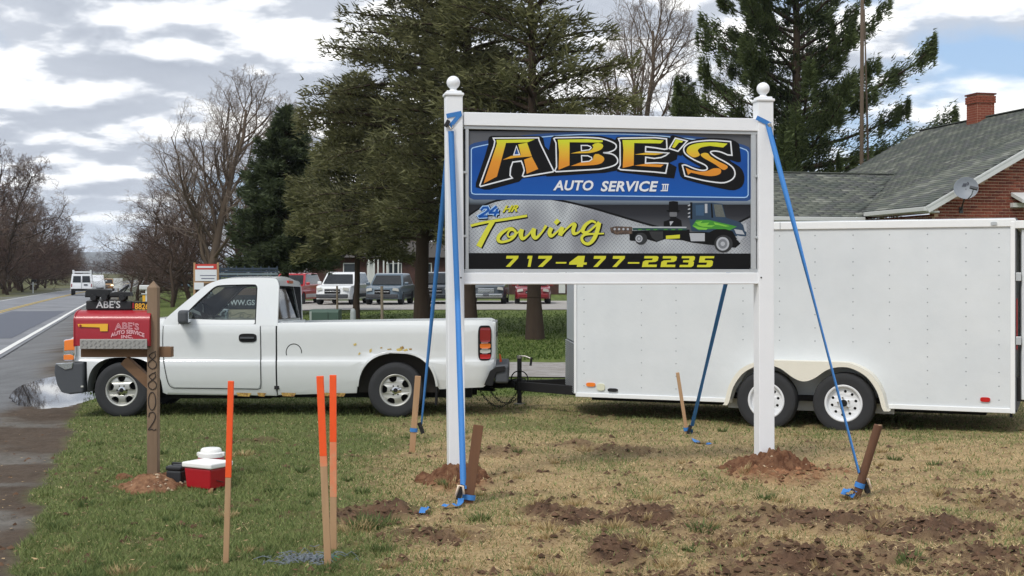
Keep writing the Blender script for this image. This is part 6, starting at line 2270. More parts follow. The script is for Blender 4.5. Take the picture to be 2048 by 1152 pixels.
# ------------------------------------------------------------------ enclosed trailer
m_tr = mat('trailer_white_sheet', S(216, 220, 222), rough=0.32, var=0.05, vscale=1.4, col2=S(208, 213, 216), lo=0.3, hi=0.8, bump=0.010, bscale=1.3, coat=0.2)
m_trim_w = mat('trailer_trim_white', S(232, 234, 234), rough=0.4, var=0.04, vscale=3)
m_fend = mat('trailer_fender_cream', S(226, 222, 208), rough=0.4, var=0.04, vscale=4)
m_tread = mat('stone_guard_aluminium', S(168, 172, 176), rough=0.4, metal=0.5, var=0.1, vscale=14)
TA, TB = Vector((0.786, 16.2 * K / 1.55, 0)), Vector((5.43, 14.25 * K / 1.55, 0))
tdir = (TB - TA).normalized()
trot = math.atan2(tdir.y, tdir.x)
TL = (TB - TA).length
ZG = -0.165
trailer = thing('enclosed_trailer', 'long white enclosed cargo trailer with two axles behind the sign', 'trailer', (TA.x, TA.y, ZG), trot)
zlo, zhi = 0.15 - ZG, 2.21 - ZG
BW = 2.05
tn = Vector((-tdir.y, tdir.x, 0))


def tx(px):
    """distance along the trailer side of photo column px"""
    k = (px - CX) / FPX
    return (k * TA.y - TA.x) / (tdir.x - k * tdir.y)


def tpt(px, py, off=0.0):
    """local x,z on the side sheet (moved off metres towards the camera) under a photo pixel"""
    o_, d_ = Vector((0, 0, CAM_H)), Vector(((px - CX) / FPX, 1.0, (HZ - py) / FPX))
    p0 = TA - tn * off
    t = (p0 - o_).dot(tn) / d_.dot(tn)
    q = o_ + d_ * t - TA
    return (q.dot(tdir), q.z - ZG)


wc = [tpt(1537, 806, 0.03), tpt(1690.5, 808, 0.03)]
WR = 0.345
wz = WR - 0.012
x1, x2 = wc[0][0], wc[1][0]
opn = [(x2 + 0.43, zlo), (x2 + 0.39, wz + 0.10), (x2 + 0.25, wz + 0.32), (x2, wz + 0.42), (x1, wz + 0.42), (x1 - 0.25, wz + 0.32), (x1 - 0.39, wz + 0.10), (x1 - 0.43, zlo)]
side = [(0, zlo), (0, zhi), (TL, zhi), (TL, zlo)] + opn
MB().plate(side, th=0.03).build('side_wall', m_tr, trailer)
MB().plate([(0, zlo), (0, zhi), (TL, zhi), (TL, zlo)], th=0.03, w0=BW - 0.03).build('side_wall', m_tr, trailer)
MB().box((TL / 2, BW / 2, zlo + 0.04), (TL - 0.02, BW - 0.06, 0.06)).build('floor', m_under, trailer)
MB().grid(lambda u, v: (u * TL, v * BW, zhi + 0.05 * (1 - (2 * v - 1) ** 2)), 4, 10).build('roof', m_tr, trailer, smooth=True)
tr_ = MB().box((TL / 2 + 0.005, -0.008, zhi - 0.035), (TL + 0.03, 0.024, 0.085)).build('top_rail', m_trim_w, trailer, bevel=0.006)
MB().box((tx(1561), -0.022, zhi - 0.035), (0.008, 0.006, 0.08)).build('rail_joint', m_alu, tr_)
MB().box((opn[-1][0] / 2, -0.006, zlo - 0.012), (opn[-1][0], 0.02, 0.05)).build('bottom_rail', m_trim_w, trailer, bevel=0.004)
MB().box(((TL + opn[0][0]) / 2, -0.006, zlo - 0.012), (TL - opn[0][0], 0.02, 0.05)).build('bottom_rail', m_trim_w, trailer, bevel=0.004)
MB().box((TL - 0.012, -0.010, (zlo + zhi) / 2 - 0.03), (0.05, 0.026, zhi - zlo + 0.02)).build('rear_corner_post', m_trim_w, trailer, bevel=0.008)
# nose of bright sheet with ribbed guard below
NX = -0.50
m_nose = mat('nose_sheet', S(196, 202, 208), rough=0.3, metal=0.4, var=0.06, vscale=3)
n0, n1, n2 = Vector((0, 0.0, 0)), Vector((NX, BW / 2, 0)), Vector((0, BW, 0))
mb = MB()
for a_, b_ in ((n0, n1), (n1, n2)):
    mb.add([a_ + Vector((0, 0, zlo + 0.62)), b_ + Vector((0, 0, zlo + 0.62)), b_ + Vector((0, 0, zhi)), a_ + Vector((0, 0, zhi))], [(0, 1, 2, 3)])
mb.build('nose_sheet', m_nose, trailer)
bk_ = MB()
for a_, b_ in ((n0, n1), (n1, n2)):
    bk_.add([a_ + Vector((0, 0, zlo - 0.01)), b_ + Vector((0, 0, zlo - 0.01)), b_ + Vector((0, 0, zlo + 0.63)), a_ + Vector((0, 0, zlo + 0.63))], [(0, 1, 2, 3)])
guard = bk_.build('stone_guard', mat('groove_shade', S(70, 74, 78), rough=0.7), trailer)  # dark backing puts the shade between the ribs into its colour
mb = MB()
for k in range(25):
    z = zlo + 0.005 + k * 0.025
    mb.beam(n0 + Vector((-0.012, -0.004, z)), n1 + Vector((-0.012, 0, z)), 0.02, 0.014).beam(n1 + Vector((-0.012, 0, z)), n2 + Vector((-0.012, 0.004, z)), 0.02, 0.014)
mb.build('guard_ribs', m_tread, guard, kind='stuff')
MB().box((-0.004, -0.004, (zlo + zhi) / 2), (0.035, 0.03, zhi - zlo)).build('front_corner_trim', m_trim_w, trailer, bevel=0.008)
# rivet rows
rv = MB()
for px in (1168, 1283, 1352, 1486, 1559, 1630, 1706, 1779, 1855, 1932, 1998):
    x = tx(px)
    for k in range(13):
        z = zlo + 0.10 + (zhi - zlo - 0.25) * k / 12
        if z < wz + 0.55 and x1 - 0.55 < x < x2 + 0.55:
            continue
        rv.lathe([(0.0, -0.004), (0.0055, -0.003), (0.0075, 0.0)], (x, 0, z), 'y', 6)
rv.build('rivets', mat('rivet_grey', S(140, 147, 152), rough=0.4, metal=0.3), trailer, kind='stuff')


def marker(px, py, wpx, hpx, m, nm_):
    c = tpt(px, py)
    s_ = abs(tpt(px + wpx / 2, py)[0] - tpt(px - wpx / 2, py)[0])
    h_ = abs(tpt(px, py - hpx / 2)[1] - tpt(px, py + hpx / 2)[1])
    return MB().plate([(c[0] + s_ / 2 * u, c[1] + h_ / 2 * v) for u, v in superarc(0, 0, 1, 1, 3.2, 0, 2 * math.pi, 28)[:-1]], th=0.016, w0=-0.016).build(nm_, m, trailer, bevel=0.004)


marker(1182, 769, 18, 8, m_lamp_o, 'marker_lamp')
marker(1970.5, 799, 20, 9.5, m_lamp_r, 'marker_lamp')
marker(1988, 447, 13, 7, m_alu, 'top_marker_lamp').location.y = -0.014
marker(1202, 774, 16, 14, mat('sticker_cream', S(214, 214, 190), rough=0.6, var=0.15, vscale=40), 'sticker')
marker(1226, 780, 20, 7, m_black, 'black_label')
marker(1613, 727, 15, 5, m_alu, 'fuel_cap')
# twin fender: one band of pressed sheet over both wheels, dipping between
ro, ri = 0.475, 0.415
mid = (x1 + x2) / 2
top = wz + ro
cv_o = [(x1 - 0.50, zlo - 0.05), (x1 - 0.475, wz - 0.03), (x1 - 0.42, wz + 0.17), (x1 - 0.30, wz + 0.345), (x1 - 0.12, wz + 0.44), (x1 + 0.02, wz + 0.462), (mid, wz + 0.462), (x2 - 0.02, wz + 0.462), (x2 + 0.12, wz + 0.44), (x2 + 0.30, wz + 0.345), (x2 + 0.42, wz + 0.17), (x2 + 0.475, wz - 0.03), (x2 + 0.50, zlo - 0.05)]
cv_i = [(x1 - 0.445, zlo - 0.05), (x1 - 0.42, wz - 0.02), (x1 - 0.37, wz + 0.15), (x1 - 0.26, wz + 0.305), (x1 - 0.11, wz + 0.392), (x1 + 0.02, wz + 0.41), (x1 + 0.17, wz + 0.375), (mid - 0.12, wz + 0.275), (mid, wz + 0.235), (mid + 0.12, wz + 0.275), (x2 - 0.17, wz + 0.375),
        (x2 - 0.02, wz + 0.41), (x2 + 0.11, wz + 0.392), (x2 + 0.26, wz + 0.305), (x2 + 0.37, wz + 0.15), (x2 + 0.42, wz - 0.02), (x2 + 0.445, zlo - 0.05)]
co, ci = catmull(cv_o, 4), catmull(cv_i, 4)
fen = MB().plate(co + ci[::-1], th=0.012, w0=-0.205)
vs, fs = [], []
for p in co:
    vs += [(p[0], -0.203, p[1]), (p[0], 0.0, p[1])]
for i in range(len(co) - 1):
    fs.append((2 * i, 2 * i + 1, 2 * i + 3, 2 * i + 2))
fen.add(vs, fs)
fen.build('twin_fender', m_fend, trailer, smooth=40)
MB().box((mid, 0.16, wz + 0.17), (1.9, 0.02, 0.60)).build('wheel_well_back', mat('wheel_well_grey', S(196, 200, 200), rough=0.7), trailer)


def steel_wheel(c, R, out=-1):
    rr, wd = R * 0.585, 0.20
    w_ = wheel(trailer, c, R, rr, wd, 'steel', out)
    holes = [circle(rr * 0.66 * math.cos(a), rr * 0.66 * math.sin(a), rr * 0.082, 12) for a in np.arange(10) * 2 * math.pi / 10 + 0.2]
    pl_ = MB().plate(circle(0, 0, rr * 0.95, 40), holes + [circle(0, 0, rr * 0.2, 20)], th=0.012, w0=0.0)
    pl_.warp(lambda x, y, z: (c[0] + x, c[1] + out * (wd * 0.36 - y + 0.012 * math.cos(math.hypot(x, z) / rr * 3)), c[2] + z)).build('disc', m_steelw, w_, smooth=35)
    MB().lathe([(0, out * (wd * 0.36 + 0.05)), (rr * 0.17, out * (wd * 0.36 + 0.045)), (rr * 0.19, out * wd * 0.2)], c, 'y', 18).build('hub', m_under, w_, smooth=40)
    for k in range(5):
        a = k * 2 * math.pi / 5 + 0.5
        p = (c[0] + rr * 0.31 * math.cos(a), c[1], c[2] + rr * 0.31 * math.sin(a))
        MB().lathe([(0, out * (wd * 0.36 + 0.034)), (0.009, out * (wd * 0.36 + 0.034)), (0.011, out * wd * 0.36)], p, 'y', 8).build('lug_nut', m_chrome, w_)


for x in (x1, x2):
    steel_wheel((x, -0.06, wz), WR)
    steel_wheel((x, BW + 0.06, wz), WR, 1)
    MB().tube([(x, 0.05, wz), (x, BW - 0.05, wz)], 0.04, 8).build('axle', m_under, trailer)
MB().box((TL / 2 - 0.1, BW / 2, zlo - 0.05), (TL - 0.4, BW - 0.6, 0.10)).build('chassis', m_under, trailer)
# rear frame and doors; the near one stands swung wide open
rearf = MB()
for y in (0.035, BW - 0.035):
    rearf.box((TL + 0.012, y, (zlo + zhi) / 2), (0.03, 0.07, zhi - zlo))
rearf.box((TL + 0.012, BW / 2, zhi - 0.05), (0.03, BW - 0.14, 0.10)).box((TL + 0.012, BW / 2, zlo + 0.02), (0.03, BW - 0.14, 0.10))
rearf.build('rear_frame', m_trim, trailer, bevel=0.006)
hx = TL + 0.035
dr = Matrix.Rotation(math.radians(-66), 4, 'Z')          # swung out past the corner
door = MB().box((0, 0.50, 0), (0.04, 0.98, zhi - zlo - 0.22)).warp(lambda x, y, z: tuple(dr @ Vector((x, y, z)) + Vector((hx + 0.03, 0.02, (zlo + zhi) / 2))))
door = door.build('rear_door', m_tr, trailer, bevel=0.006)
for z in (zlo + 0.75, zhi - 0.62):
    MB().box((hx + 0.012, -0.012, z), (0.055, 0.03, 0.09)).build('hinge', m_alu, door, bevel=0.004)
MB().tube([tuple(dr @ Vector((-0.032, 0.10, z)) + Vector((hx + 0.03, 0.02, (zlo + zhi) / 2))) for z in (-0.88, 0.88)], 0.012, 8).build('lock_bar', m_alu, door)
MB().box(tuple(dr @ Vector((-0.035, 0.13, 0.02)) + Vector((hx + 0.03, 0.02, (zlo + zhi) / 2))), (0.05, 0.12, 0.04), Matrix.Rotation(math.radians(-66), 3, 'Z')).build('lock_handle', m_under, door)
MB().box(tuple(dr @ Vector((-0.03, 0.10, 0.78)) + Vector((hx + 0.03, 0.02, (zlo + zhi) / 2))), (0.03, 0.06, 0.08), Matrix.Rotation(math.radians(-66), 3, 'Z')).build('lock_handle', m_under, door)
sp_ = MB().box((TL + 0.22, BW / 2 - 0.02, zhi - 0.055), (0.44, BW, 0.085)).build('rear_hood', m_trim_w, trailer, bevel=0.006)
MB().box((TL + 0.30, -0.05, zhi - 0.045), (0.06, 0.02, 0.03)).build('marker_lamp', m_lamp_r, trailer)
MB().box((hx - 0.004, -0.012, (zlo + zhi) / 2 - 0.1), (0.012, 0.01, 0.55)).build('reflector_strip', m_lamp_r2, trailer)
MB().box((TL + 0.06, 0.06, zlo + 0.22), (0.10, 0.05, 0.26)).build('door_latch', m_under, trailer, bevel=0.01)
MB().box((TL - 0.03, 0.02, zlo - 0.06), (0.03, 0.03, 0.05)).build('corner_foot', m_under, trailer)
# tongue, coupler, jack, chains, wire
zt = zlo + 0.015
yc = BW / 2 - 0.34
cpl = Vector((-1.42, yc, zt))
for y in (0.16, BW - 0.16):
    MB().beam((0.1, y, zt), (-1.05, yc + (0.09 if y > 1 else -0.09), zt), 0.06, 0.115).build('tongue_beam', m_under, trailer, bevel=0.006)
MB().box((-0.62, 0.53, zt + 0.004), (0.16, 0.004, 0.07), Matrix.Rotation(-0.66, 3, 'Z') if False else Matrix.Rotation(math.radians(142), 3, 'Z')).build('tongue_label', ink_white, trailer)
cp = MB().box((-1.12, yc, zt + 0.02), (0.30, 0.20, 0.10)).box((-1.38, yc, zt + 0.0), (0.26, 0.11, 0.09)).box((-1.30, yc, zt + 0.075), (0.16, 0.04, 0.04))
cp.build('coupler', m_under, trailer, bevel=0.012)
jx, jy = -0.985, yc - 0.12
jk = MB().tube([(jx, jy, zt - 0.22), (jx, jy, zt + 0.36)], 0.030, 14).tube([(jx, jy, zt - 0.05), (jx, jy, zt + 0.05)], 0.045, 14).build('jack', m_under, trailer, smooth=40)
MB().tube([(jx, jy, zt + 0.36), (jx, jy, zt + 0.395)], 0.034, 14).tube([(jx, jy, zt + 0.39), (jx + 0.08, jy, zt + 0.39), (jx + 0.17, jy, zt + 0.36)], 0.010, 8).build('jack_cap', m_hook, jk, smooth=40)
MB().tube([(jx + 0.17, jy, zt + 0.375), (jx + 0.155, jy, zt + 0.27)], 0.016, 8).build('jack_grip', m_under, jk)
MB().box((jx, jy, zt - 0.225), (0.11, 0.11, 0.012)).build('jack_foot', m_hook, jk)
MB().tube([(jx + 0.015 + 0.115 * math.cos(t), jy - 0.03, zt + 0.10 + 0.10 * math.sin(t)) for t in np.linspace(0, 2 * math.pi, 25)[:-1]], 0.008, 6, closed=True).build('wire_loop', m_under, trailer, smooth=True)
MB().tube(catmull([(-1.40, yc - .1, zt - .03), (-1.2, yc - .14, zt + .01), (-1.05, yc - .16, zt + .09), (-0.9, yc - .13, zt + .10)], 5), 0.009, 6).build('brake_wire', m_under, trailer, smooth=True)


def chain(p0, p1, sag, n):
    mb = MB()
    P_ = [Vector(p0).lerp(Vector(p1), t) - Vector((0, 0, sag * 4 * t * (1 - t))) for t in np.linspace(0, 1, n + 1)]
    for i in range(n):
        a, b = P_[i], P_[i + 1]
        d = (b - a)
        l_ = d.length * 0.68
        d.normalize()
        s = d.cross(Vector((0, 1, 0))).normalized() if i % 2 else Vector((0, 1, 0))
        c = (a + b) / 2
        mb.tube([c + d * (l_ * math.cos(t)) + s * (0.011 * math.sin(t)) for t in np.linspace(0, 2 * math.pi, 11)[:-1]], 0.0042, 5, closed=True)
    mb.build('safety_chain', m_ratchet, trailer, smooth=True)


chain((-1.56, yc - 0.12, zt - 0.05), (-1.02, yc - 0.06, zt - 0.05), 0.23, 22)
chain((-1.54, yc + 0.12, zt - 0.05), (-0.98, yc + 0.06, zt - 0.05), 0.20, 20)
ht = thing('hitch', 'black ball hitch between the pickup bumper and the trailer coupler', 'hitch', trailer.matrix_basis @ Vector((-1.42, yc, zt)) if False else Matrix.LocRotScale(trailer.location, trailer.rotation_euler, None) @ Vector((-1.42, yc, zt)), trot)
MB().beam((-0.42, 0, -0.05), (0.0, 0, -0.06), 0.06, 0.06).tube([(0, 0, -0.09), (0, 0, -0.03)], 0.026, 12).box((-0.05, 0, -0.075), (0.16, 0.08, 0.025)).build('ball_mount', m_under, ht, bevel=0.004)

# ------------------------------------------------------------------ brick house
m_mortar = mat('mortar', S(196, 164, 140), rough=0.95, var=0.1, vscale=8)
m_bricks = [mat('brick_red_%d' % i, S(*c), rough=0.9, var=0.2, vscale=12, spec=0.2) for i, c in enumerate(((126, 68, 54), (114, 60, 48), (136, 76, 60), (104, 56, 48)))]
m_shing = [mat('shingle_%d' % i, S(*c), rough=0.95, var=0.16, vscale=6, spec=0.15) for i, c in enumerate(((104, 108, 100), (92, 97, 92), (118, 121, 112), (98, 100, 98), (132, 134, 126)))]
m_gut = mat('gutter_white', S(206, 208, 206), rough=0.45, var=0.05, vscale=3)
HP = Vector((11.05, 35.03, 0.0))
HR = math.radians(12.7)
house = thing('brick_house', 'red brick house with a grey shingled roof, white rake boards and a brick chimney', 'house', HP, HR)
HW, HPI, HE, HL = 6.15, 0.538, 3.43, 11.1
hinv = Matrix.LocRotScale(HP, Matrix.Rotation(HR, 3, 'Z').to_quaternion(), None).inverted()


def on_gable(px, py, yl):
    """local point on the plane local y = yl"""
    o_ = hinv @ Vector((0, 0, CAM_H))
    d_ = hinv.to_3x3() @ Vector(((px - CX) / FPX, 1.0, (HZ - py) / FPX))
    return o_ + d_ * ((yl - o_.y) / d_.y)


GW = 0.30                    # gable wall lies this far behind the rake edge
XW = 0.38                    # flank wall lies this far inside the eave
rk = lambda x: HE + HPI * x - 0.20
gab = [(XW, -0.3), (XW, rk(XW)), (HW, rk(HW)), (2 * HW - XW, rk(XW)), (2 * HW - XW, -0.3)]
gable = MB().plate(gab, th=0.25, w0=GW + 0.006).build('gable_wall', m_mortar, house)
flankw = MB().box((XW + 0.125, (GW + 0.256 + HL) / 2, 1.45), (0.25, HL - GW - 0.27, 3.45)).build('side_wall', m_mortar, house)
bme = [MB().box((0, 0, 0), (0.192, 0.026, 0.056)).mesh('brick', q) for q in m_bricks]
pitch_x, pitch_z = 0.214, 0.0815
cand = []
for r_i in range(int((HW * HPI + HE) / pitch_z)):
    z = 2.30 + r_i * pitch_z
    for c_i in range(60):
        x = XW + 0.11 + c_i * pitch_x + (0.107 if r_i % 2 else 0)
        if x > 6.2:
            break
        if rk(x - 0.11) > z + 0.045 and z < 6.2:
            cand.append((x, z))
vis = [c for c in cand if c[0] < 3.75 and c[1] > 3.0]
vis.sort(key=lambda c: c[0] + 0.4 * abs(c[1] - 4))
single = set(vis[:290])
rest = MB()
rnd = random.Random(3)
for x, z in cand:
    if (x, z) in single:
        o = put('brick', rnd.choice(bme), gable, (x + rnd.gauss(0, .002), GW - rnd.random() * 0.004, z + rnd.gauss(0, .0015)))
    else:
        rest.box((x, GW - rnd.random() * 0.004, z), (0.192, 0.026, 0.056))
rest.build('bricks', m_bricks[0], gable, kind='stuff')
rest = MB()
for r_i in range(18):
    z = 1.9 + r_i * pitch_z
    for c_i in range(50):
        y = GW + 0.12 + c_i * pitch_x + (0.107 if r_i % 2 else 0)
        if y < HL - 0.1:
            rest.box((XW - 0.002 - rnd.random() * .004, y, z), (0.026, 0.192, 0.056))
rest.build('bricks', m_bricks[1], flankw, kind='stuff')
# roof planes (local): main left slope, main right slope, wing front slope
roofm = mat('roof_felt', S(78, 80, 78), rough=0.95)
ridge_z = HE + HPI * HW
MB().add([(0, 0, HE), (HW, 0, ridge_z), (HW, HL, ridge_z), (0, HL, HE), (0, 0, HE - 0.10), (HW, 0, ridge_z - 0.10), (HW, HL, ridge_z - .10), (0, HL, HE - .10),
          (2 * HW, 0, HE), (2 * HW, HL, HE), (2 * HW, 0, HE - .1), (2 * HW, HL, HE - .1)],
         [(0, 1, 2, 3), (7, 6, 5, 4), (1, 8, 9, 2), (6, 11, 10, 5), (0, 4, 5, 1), (3, 2, 6, 7), (0, 3, 7, 4), (1, 5, 10, 8), (2, 9, 11, 6), (8, 10, 11, 9)]).build('roof', roofm, house)
roof = house.children[-1]
WE, WR_, WYE, WYR, WX0 = 3.27, 4.76, 3.3, 6.2, -6.0
MB().add([(WX0, WYE, WE), (-0.02, WYE, WE), (2.46, WYR, WR_), (WX0, WYR, WR_), (WX0, 2 * WYR - WYE, WE), (-0.02, 2 * WYR - WYE, WE)], [(0, 1, 2, 3), (3, 2, 5, 4)]).build('wing_roof', roofm, house)
wroof = house.children[-1]
MB().box(((WX0 + XW) / 2, WYE + 0.5 + (WYR - WYE), 1.45), (XW - WX0 - 0.3, 2 * (WYR - WYE) - 0.2 - 0.8, 3.4)).build('wing_wall', m_bricks[1], house)


def shingle_plane(parent, O, U, V, nu, nv, n_single, accept, seed):
    """O corner at the eave, U unit along the eave, V unit up the slope"""
    U, V = Vector(U).normalized(), Vector(V).normalized()
    N = U.cross(V)
    if N.z < 0:
        N = -N
    rn = random.Random(seed)
    sw, ex = 0.335, 0.142
    R = Matrix((U, V, N)).transposed().to_4x4()
    meshes = [MB().box((0, 0, 0), (sw - 0.010, ex + 0.03, 0.012)).mesh('shingle', q) for q in m_shing]
    items = []
    for j in range(nv):
        for i in range(nu + 1):
            p = Vector(O) + U * ((i + 0.5 + (0.5 if j % 2 else 0) + rn.uniform(-.04, .04)) * sw - sw * 0.5) + V * ((j + 0.5) * ex)
            if accept(p):
                items.append(p)
    order = sorted(items, key=lambda p: (HP + Matrix.Rotation(HR, 3, 'Z') @ p - Vector((0, 0, CAM_H))).length)
    tilt = Matrix.Rotation(-0.07, 4, 'X')
    patch = lambda p: 0.5 * vnoise(np.array([p.x * 1.7 + p.y * 1.1]), np.array([p.y * 1.3 + p.z * 2.5]), seed)[0] + 0.5 * rn.random()
    pick = lambda p: (lambda v: 1 if v < 0.33 else 3 if v < 0.48 else 0 if v < 0.66 else 2 if v < 0.82 else 4)(patch(p))
    for p in order[:n_single]:
        o = put('shingle', meshes[pick(p)], parent)
        o.matrix_local = Matrix.Translation(p + N * 0.012) @ R @ tilt
    VV, FF, MI = [], [], []
    fb = [(0, 1, 3, 2), (4, 6, 7, 5), (0, 4, 5, 1), (2, 3, 7, 6), (0, 2, 6, 4), (1, 5, 7, 3)]
    for k, p in enumerate(order[n_single:]):
        M_ = Matrix.Translation(p + N * 0.012) @ R @ tilt
        for x in (-1, 1):
            for y in (-1, 1):
                for z in (-1, 1):
                    VV.append(M_ @ Vector((x * (sw - .01) / 2, y * (ex + .03) / 2, z * 0.006)))
        FF += [tuple(q + 8 * k for q in f) for f in fb]
        MI += [pick(p)] * 6
    if VV:
        put('shingles', np_mesh('shingles', [tuple(v) for v in VV], FF, m_shing, mi=MI), parent, kind='stuff')


sl = Vector((1, 0, HPI)).normalized()
in_wing = lambda p: (WYE < p.y < 2 * WYR - WYE) and p.z < WE + (WR_ - WE) * (1 - abs(p.y - WYR) / (WYR - WYE)) - 0.01
shingle_plane(roof, (0, 0.02, HE), (0, 1, 0), sl, 33, 50, 280, lambda p: 0.1 < p.y < HL - 0.1 and p.x < HW and not in_wing(p), 1)
main_z = lambda p: HE + HPI * p.x
shingle_plane(wroof, (WX0, WYE, WE), (1, 0, 0), (0, WYR - WYE, WR_ - WE), 28, 24, 0, lambda p: WX0 + .1 < p.x and p.y < WYR and (p.x < -0.15 or p.z > main_z(p) + 0.005), 2)
rc = MB().beam((HW, 0, ridge_z + 0.02), (HW, HL, ridge_z + 0.02), 0.26, 0.03).build('ridge_cap', m_shing[1], roof)
MB().beam((WX0, WYR, WR_ + 0.015), (2.4, WYR, WR_ + 0.015), 0.24, 0.03).build('ridge_cap', m_shing[0], wroof)
# rake boards, gutters, soffit
for sgn_ in (1, -1):
    xe = 0 if sgn_ > 0 else 2 * HW
    p0, p1 = Vector((xe - 0.02 * sgn_, -0.02, HE - 0.10)), Vector((HW, -0.02, ridge_z - 0.10))
    MB().beam(p0, p1, 0.035, 0.19).build('rake_board', m_gut, house, bevel=0.004)
    MB().beam(p0 + Vector((0, -0.012, 0.075)), p1 + Vector((0, -0.012, 0.075)), 0.03, 0.05).build('rake_trim', m_gut, house)
    MB().beam(p0 + Vector((0, 0.16, -0.05)), p1 + Vector((0, 0.16, -0.05)), 0.30, 0.02).build('soffit', m_gut, house)
MB().box((XW / 2 - 0.02, 0.30, HE - 0.16), (XW + 0.02, 0.55, 0.03)).build('eave_return', m_gut, house)
MB().box((-0.06, WYE / 2, HE - 0.08), (0.12, WYE + 0.05, 0.12)).build('gutter', m_gut, house, bevel=0.015)
MB().box((0.17, WYE / 2, HE - 0.14), (0.36, WYE, 0.02)).build('soffit', m_gut, house)
MB().box(((WX0 - 0.1) / 2, WYE - 0.06, WE - 0.07), (-WX0 - 0.15, 0.12, 0.12)).build('gutter', m_gut, house, bevel=0.015)
MB().box(((WX0 - 0.1) / 2, WYE + 0.2, WE - 0.13), (-WX0 - 0.15, 0.42, 0.02)).build('soffit', m_gut, house)
MB().box(((WX0 + XW) / 2, WYE + 0.42, 1.45), (XW - WX0 - 0.1, 0.06, 3.3)).build('wing_front_wall', m_gut, house)
# chimney
CHY = 7.1
ch = MB().box((HW - 0.10, CHY, ridge_z + 0.02), (0.62, 0.62, 1.45)).build('chimney', m_mortar, house)
cb = MB()
for r_i in range(18):
    z = ridge_z - 0.68 + r_i * 0.079
    k_ = 0.62 + (0.07 if r_i > 14 else 0)
    for f in range(4):
        q_k = k_ / 0.62
        for u, l_ in (((-0.207, .194), (0, .194), (0.207, .194)) if (r_i + f // 2) % 2 else ((-0.262, .088), (-0.104, .194), (0.104, .194), (0.262, .088))):
            u, l_ = u * q_k, l_ * q_k
            p = ((HW - 0.10 + u, CHY - k_ / 2, z), (HW - 0.10 + u, CHY + k_ / 2, z), (HW - 0.10 - k_ / 2, CHY + u, z), (HW - 0.10 + k_ / 2, CHY + u, z))[f]
            cb.box(p, (l_, 0.016, 0.066) if f < 2 else (0.016, l_, 0.066))
cb.build('bricks', m_bricks[2], ch, kind='stuff')
MB().box((HW - 0.10, CHY, ridge_z + 0.765), (0.72, 0.72, 0.05)).build('chimney_cap', m_bricks[3], ch)
# window hood at the edge and white head of the window below
hd = on_gable(2040, 412, GW - 0.1)
MB().plate([(0, 0), (0, 0.10), (-0.55, -0.12), (-0.55, -0.22)], th=1.4, w0=0).warp(lambda x, y, z: (hd.x - 0.22 + y, GW + x * -1 * -1, hd.z + 0.28 + z)).build('window_hood', m_gut, house, bevel=0.004)
MB().box((hd.x + 0.45, GW - 0.10, hd.z + 0.02), (1.40, 0.16, 0.12)).build('window_head', m_gut, house, bevel=0.004)
wh = on_gable(1978, 440, GW - 0.03)
MB().box((wh.x, GW - 0.03, wh.z - 0.02), (0.88, 0.05, 0.10)).build('window_head', m_gut, house)

# satellite dish
dd = on_gable(1932, 376, -0.48)
dw = Matrix.LocRotScale(HP, Matrix.Rotation(HR, 3, 'Z').to_quaternion(), None) @ dd
m_dish = mat('dish_grey', S(126, 132, 140), rough=0.5, var=0.05, vscale=4)
m_dish2 = mat('dish_mark', S(64, 68, 78), rough=0.6)
dish = thing('satellite_dish', 'round grey satellite dish mounted under the rake of the brick gable', 'satellite dish', dw, 0)
aim = Matrix.Rotation(math.radians(-19), 3, 'Z') @ Matrix.Rotation(math.radians(-14), 3, 'X')
prof = [(0.0, 0.055), (0.09, 0.049), (0.18, 0.032), (0.26, 0.008), (0.302, -0.012), (0.312, -0.014)]
MB().lathe(prof, n=36, axis='y').warp(lambda x, y, z: tuple(aim @ Vector((x, y, z * 0.97)))).build('reflector', m_dish, dish, smooth=50)
mk = MB()
gq = lambda u, v: tuple(aim @ Vector((u, 0.055 - 0.62 * (u * u + v * v) - 0.012, v)))
mk.grid(lambda u, v: gq(-0.10 + 0.10 * u + 0.03 * v, 0.055 + 0.085 * v), 4, 4).grid(lambda u, v: gq(0.02 + 0.035 * u + 0.02 * math.sin(v * 3), 0.085 + 0.085 * v), 3, 4)
mk.build('printed_mark', m_dish2, dish, fix=False)
lnb = aim @ Vector((0.19, -0.30, -0.10))
MB().tube([aim @ Vector((0.05, 0.0, -0.30)), aim @ Vector((0.14, -0.16, -0.24)), lnb], 0.014, 8).build('feed_arm', m_dish, dish, smooth=True)
MB().box(lnb, (0.20, 0.09, 0.075), aim @ Matrix.Rotation(0.3, 3, 'Y')).build('feed_head', m_trim, dish, bevel=0.012)
foot = on_gable(1922, 420, GW - 0.02)
ft = Matrix.Rotation(HR, 3, 'Z') @ (foot - dd)
MB().tube([aim @ Vector((0, 0.06, 0)), aim @ Vector((0, 0.10, -0.10)), ft], 0.020, 8).build('mast', m_trim, dish, smooth=True)
MB().box(ft, (0.10, 0.03, 0.17), Matrix.Rotation(HR, 3, 'Z')).build('wall_plate', m_trim, dish)

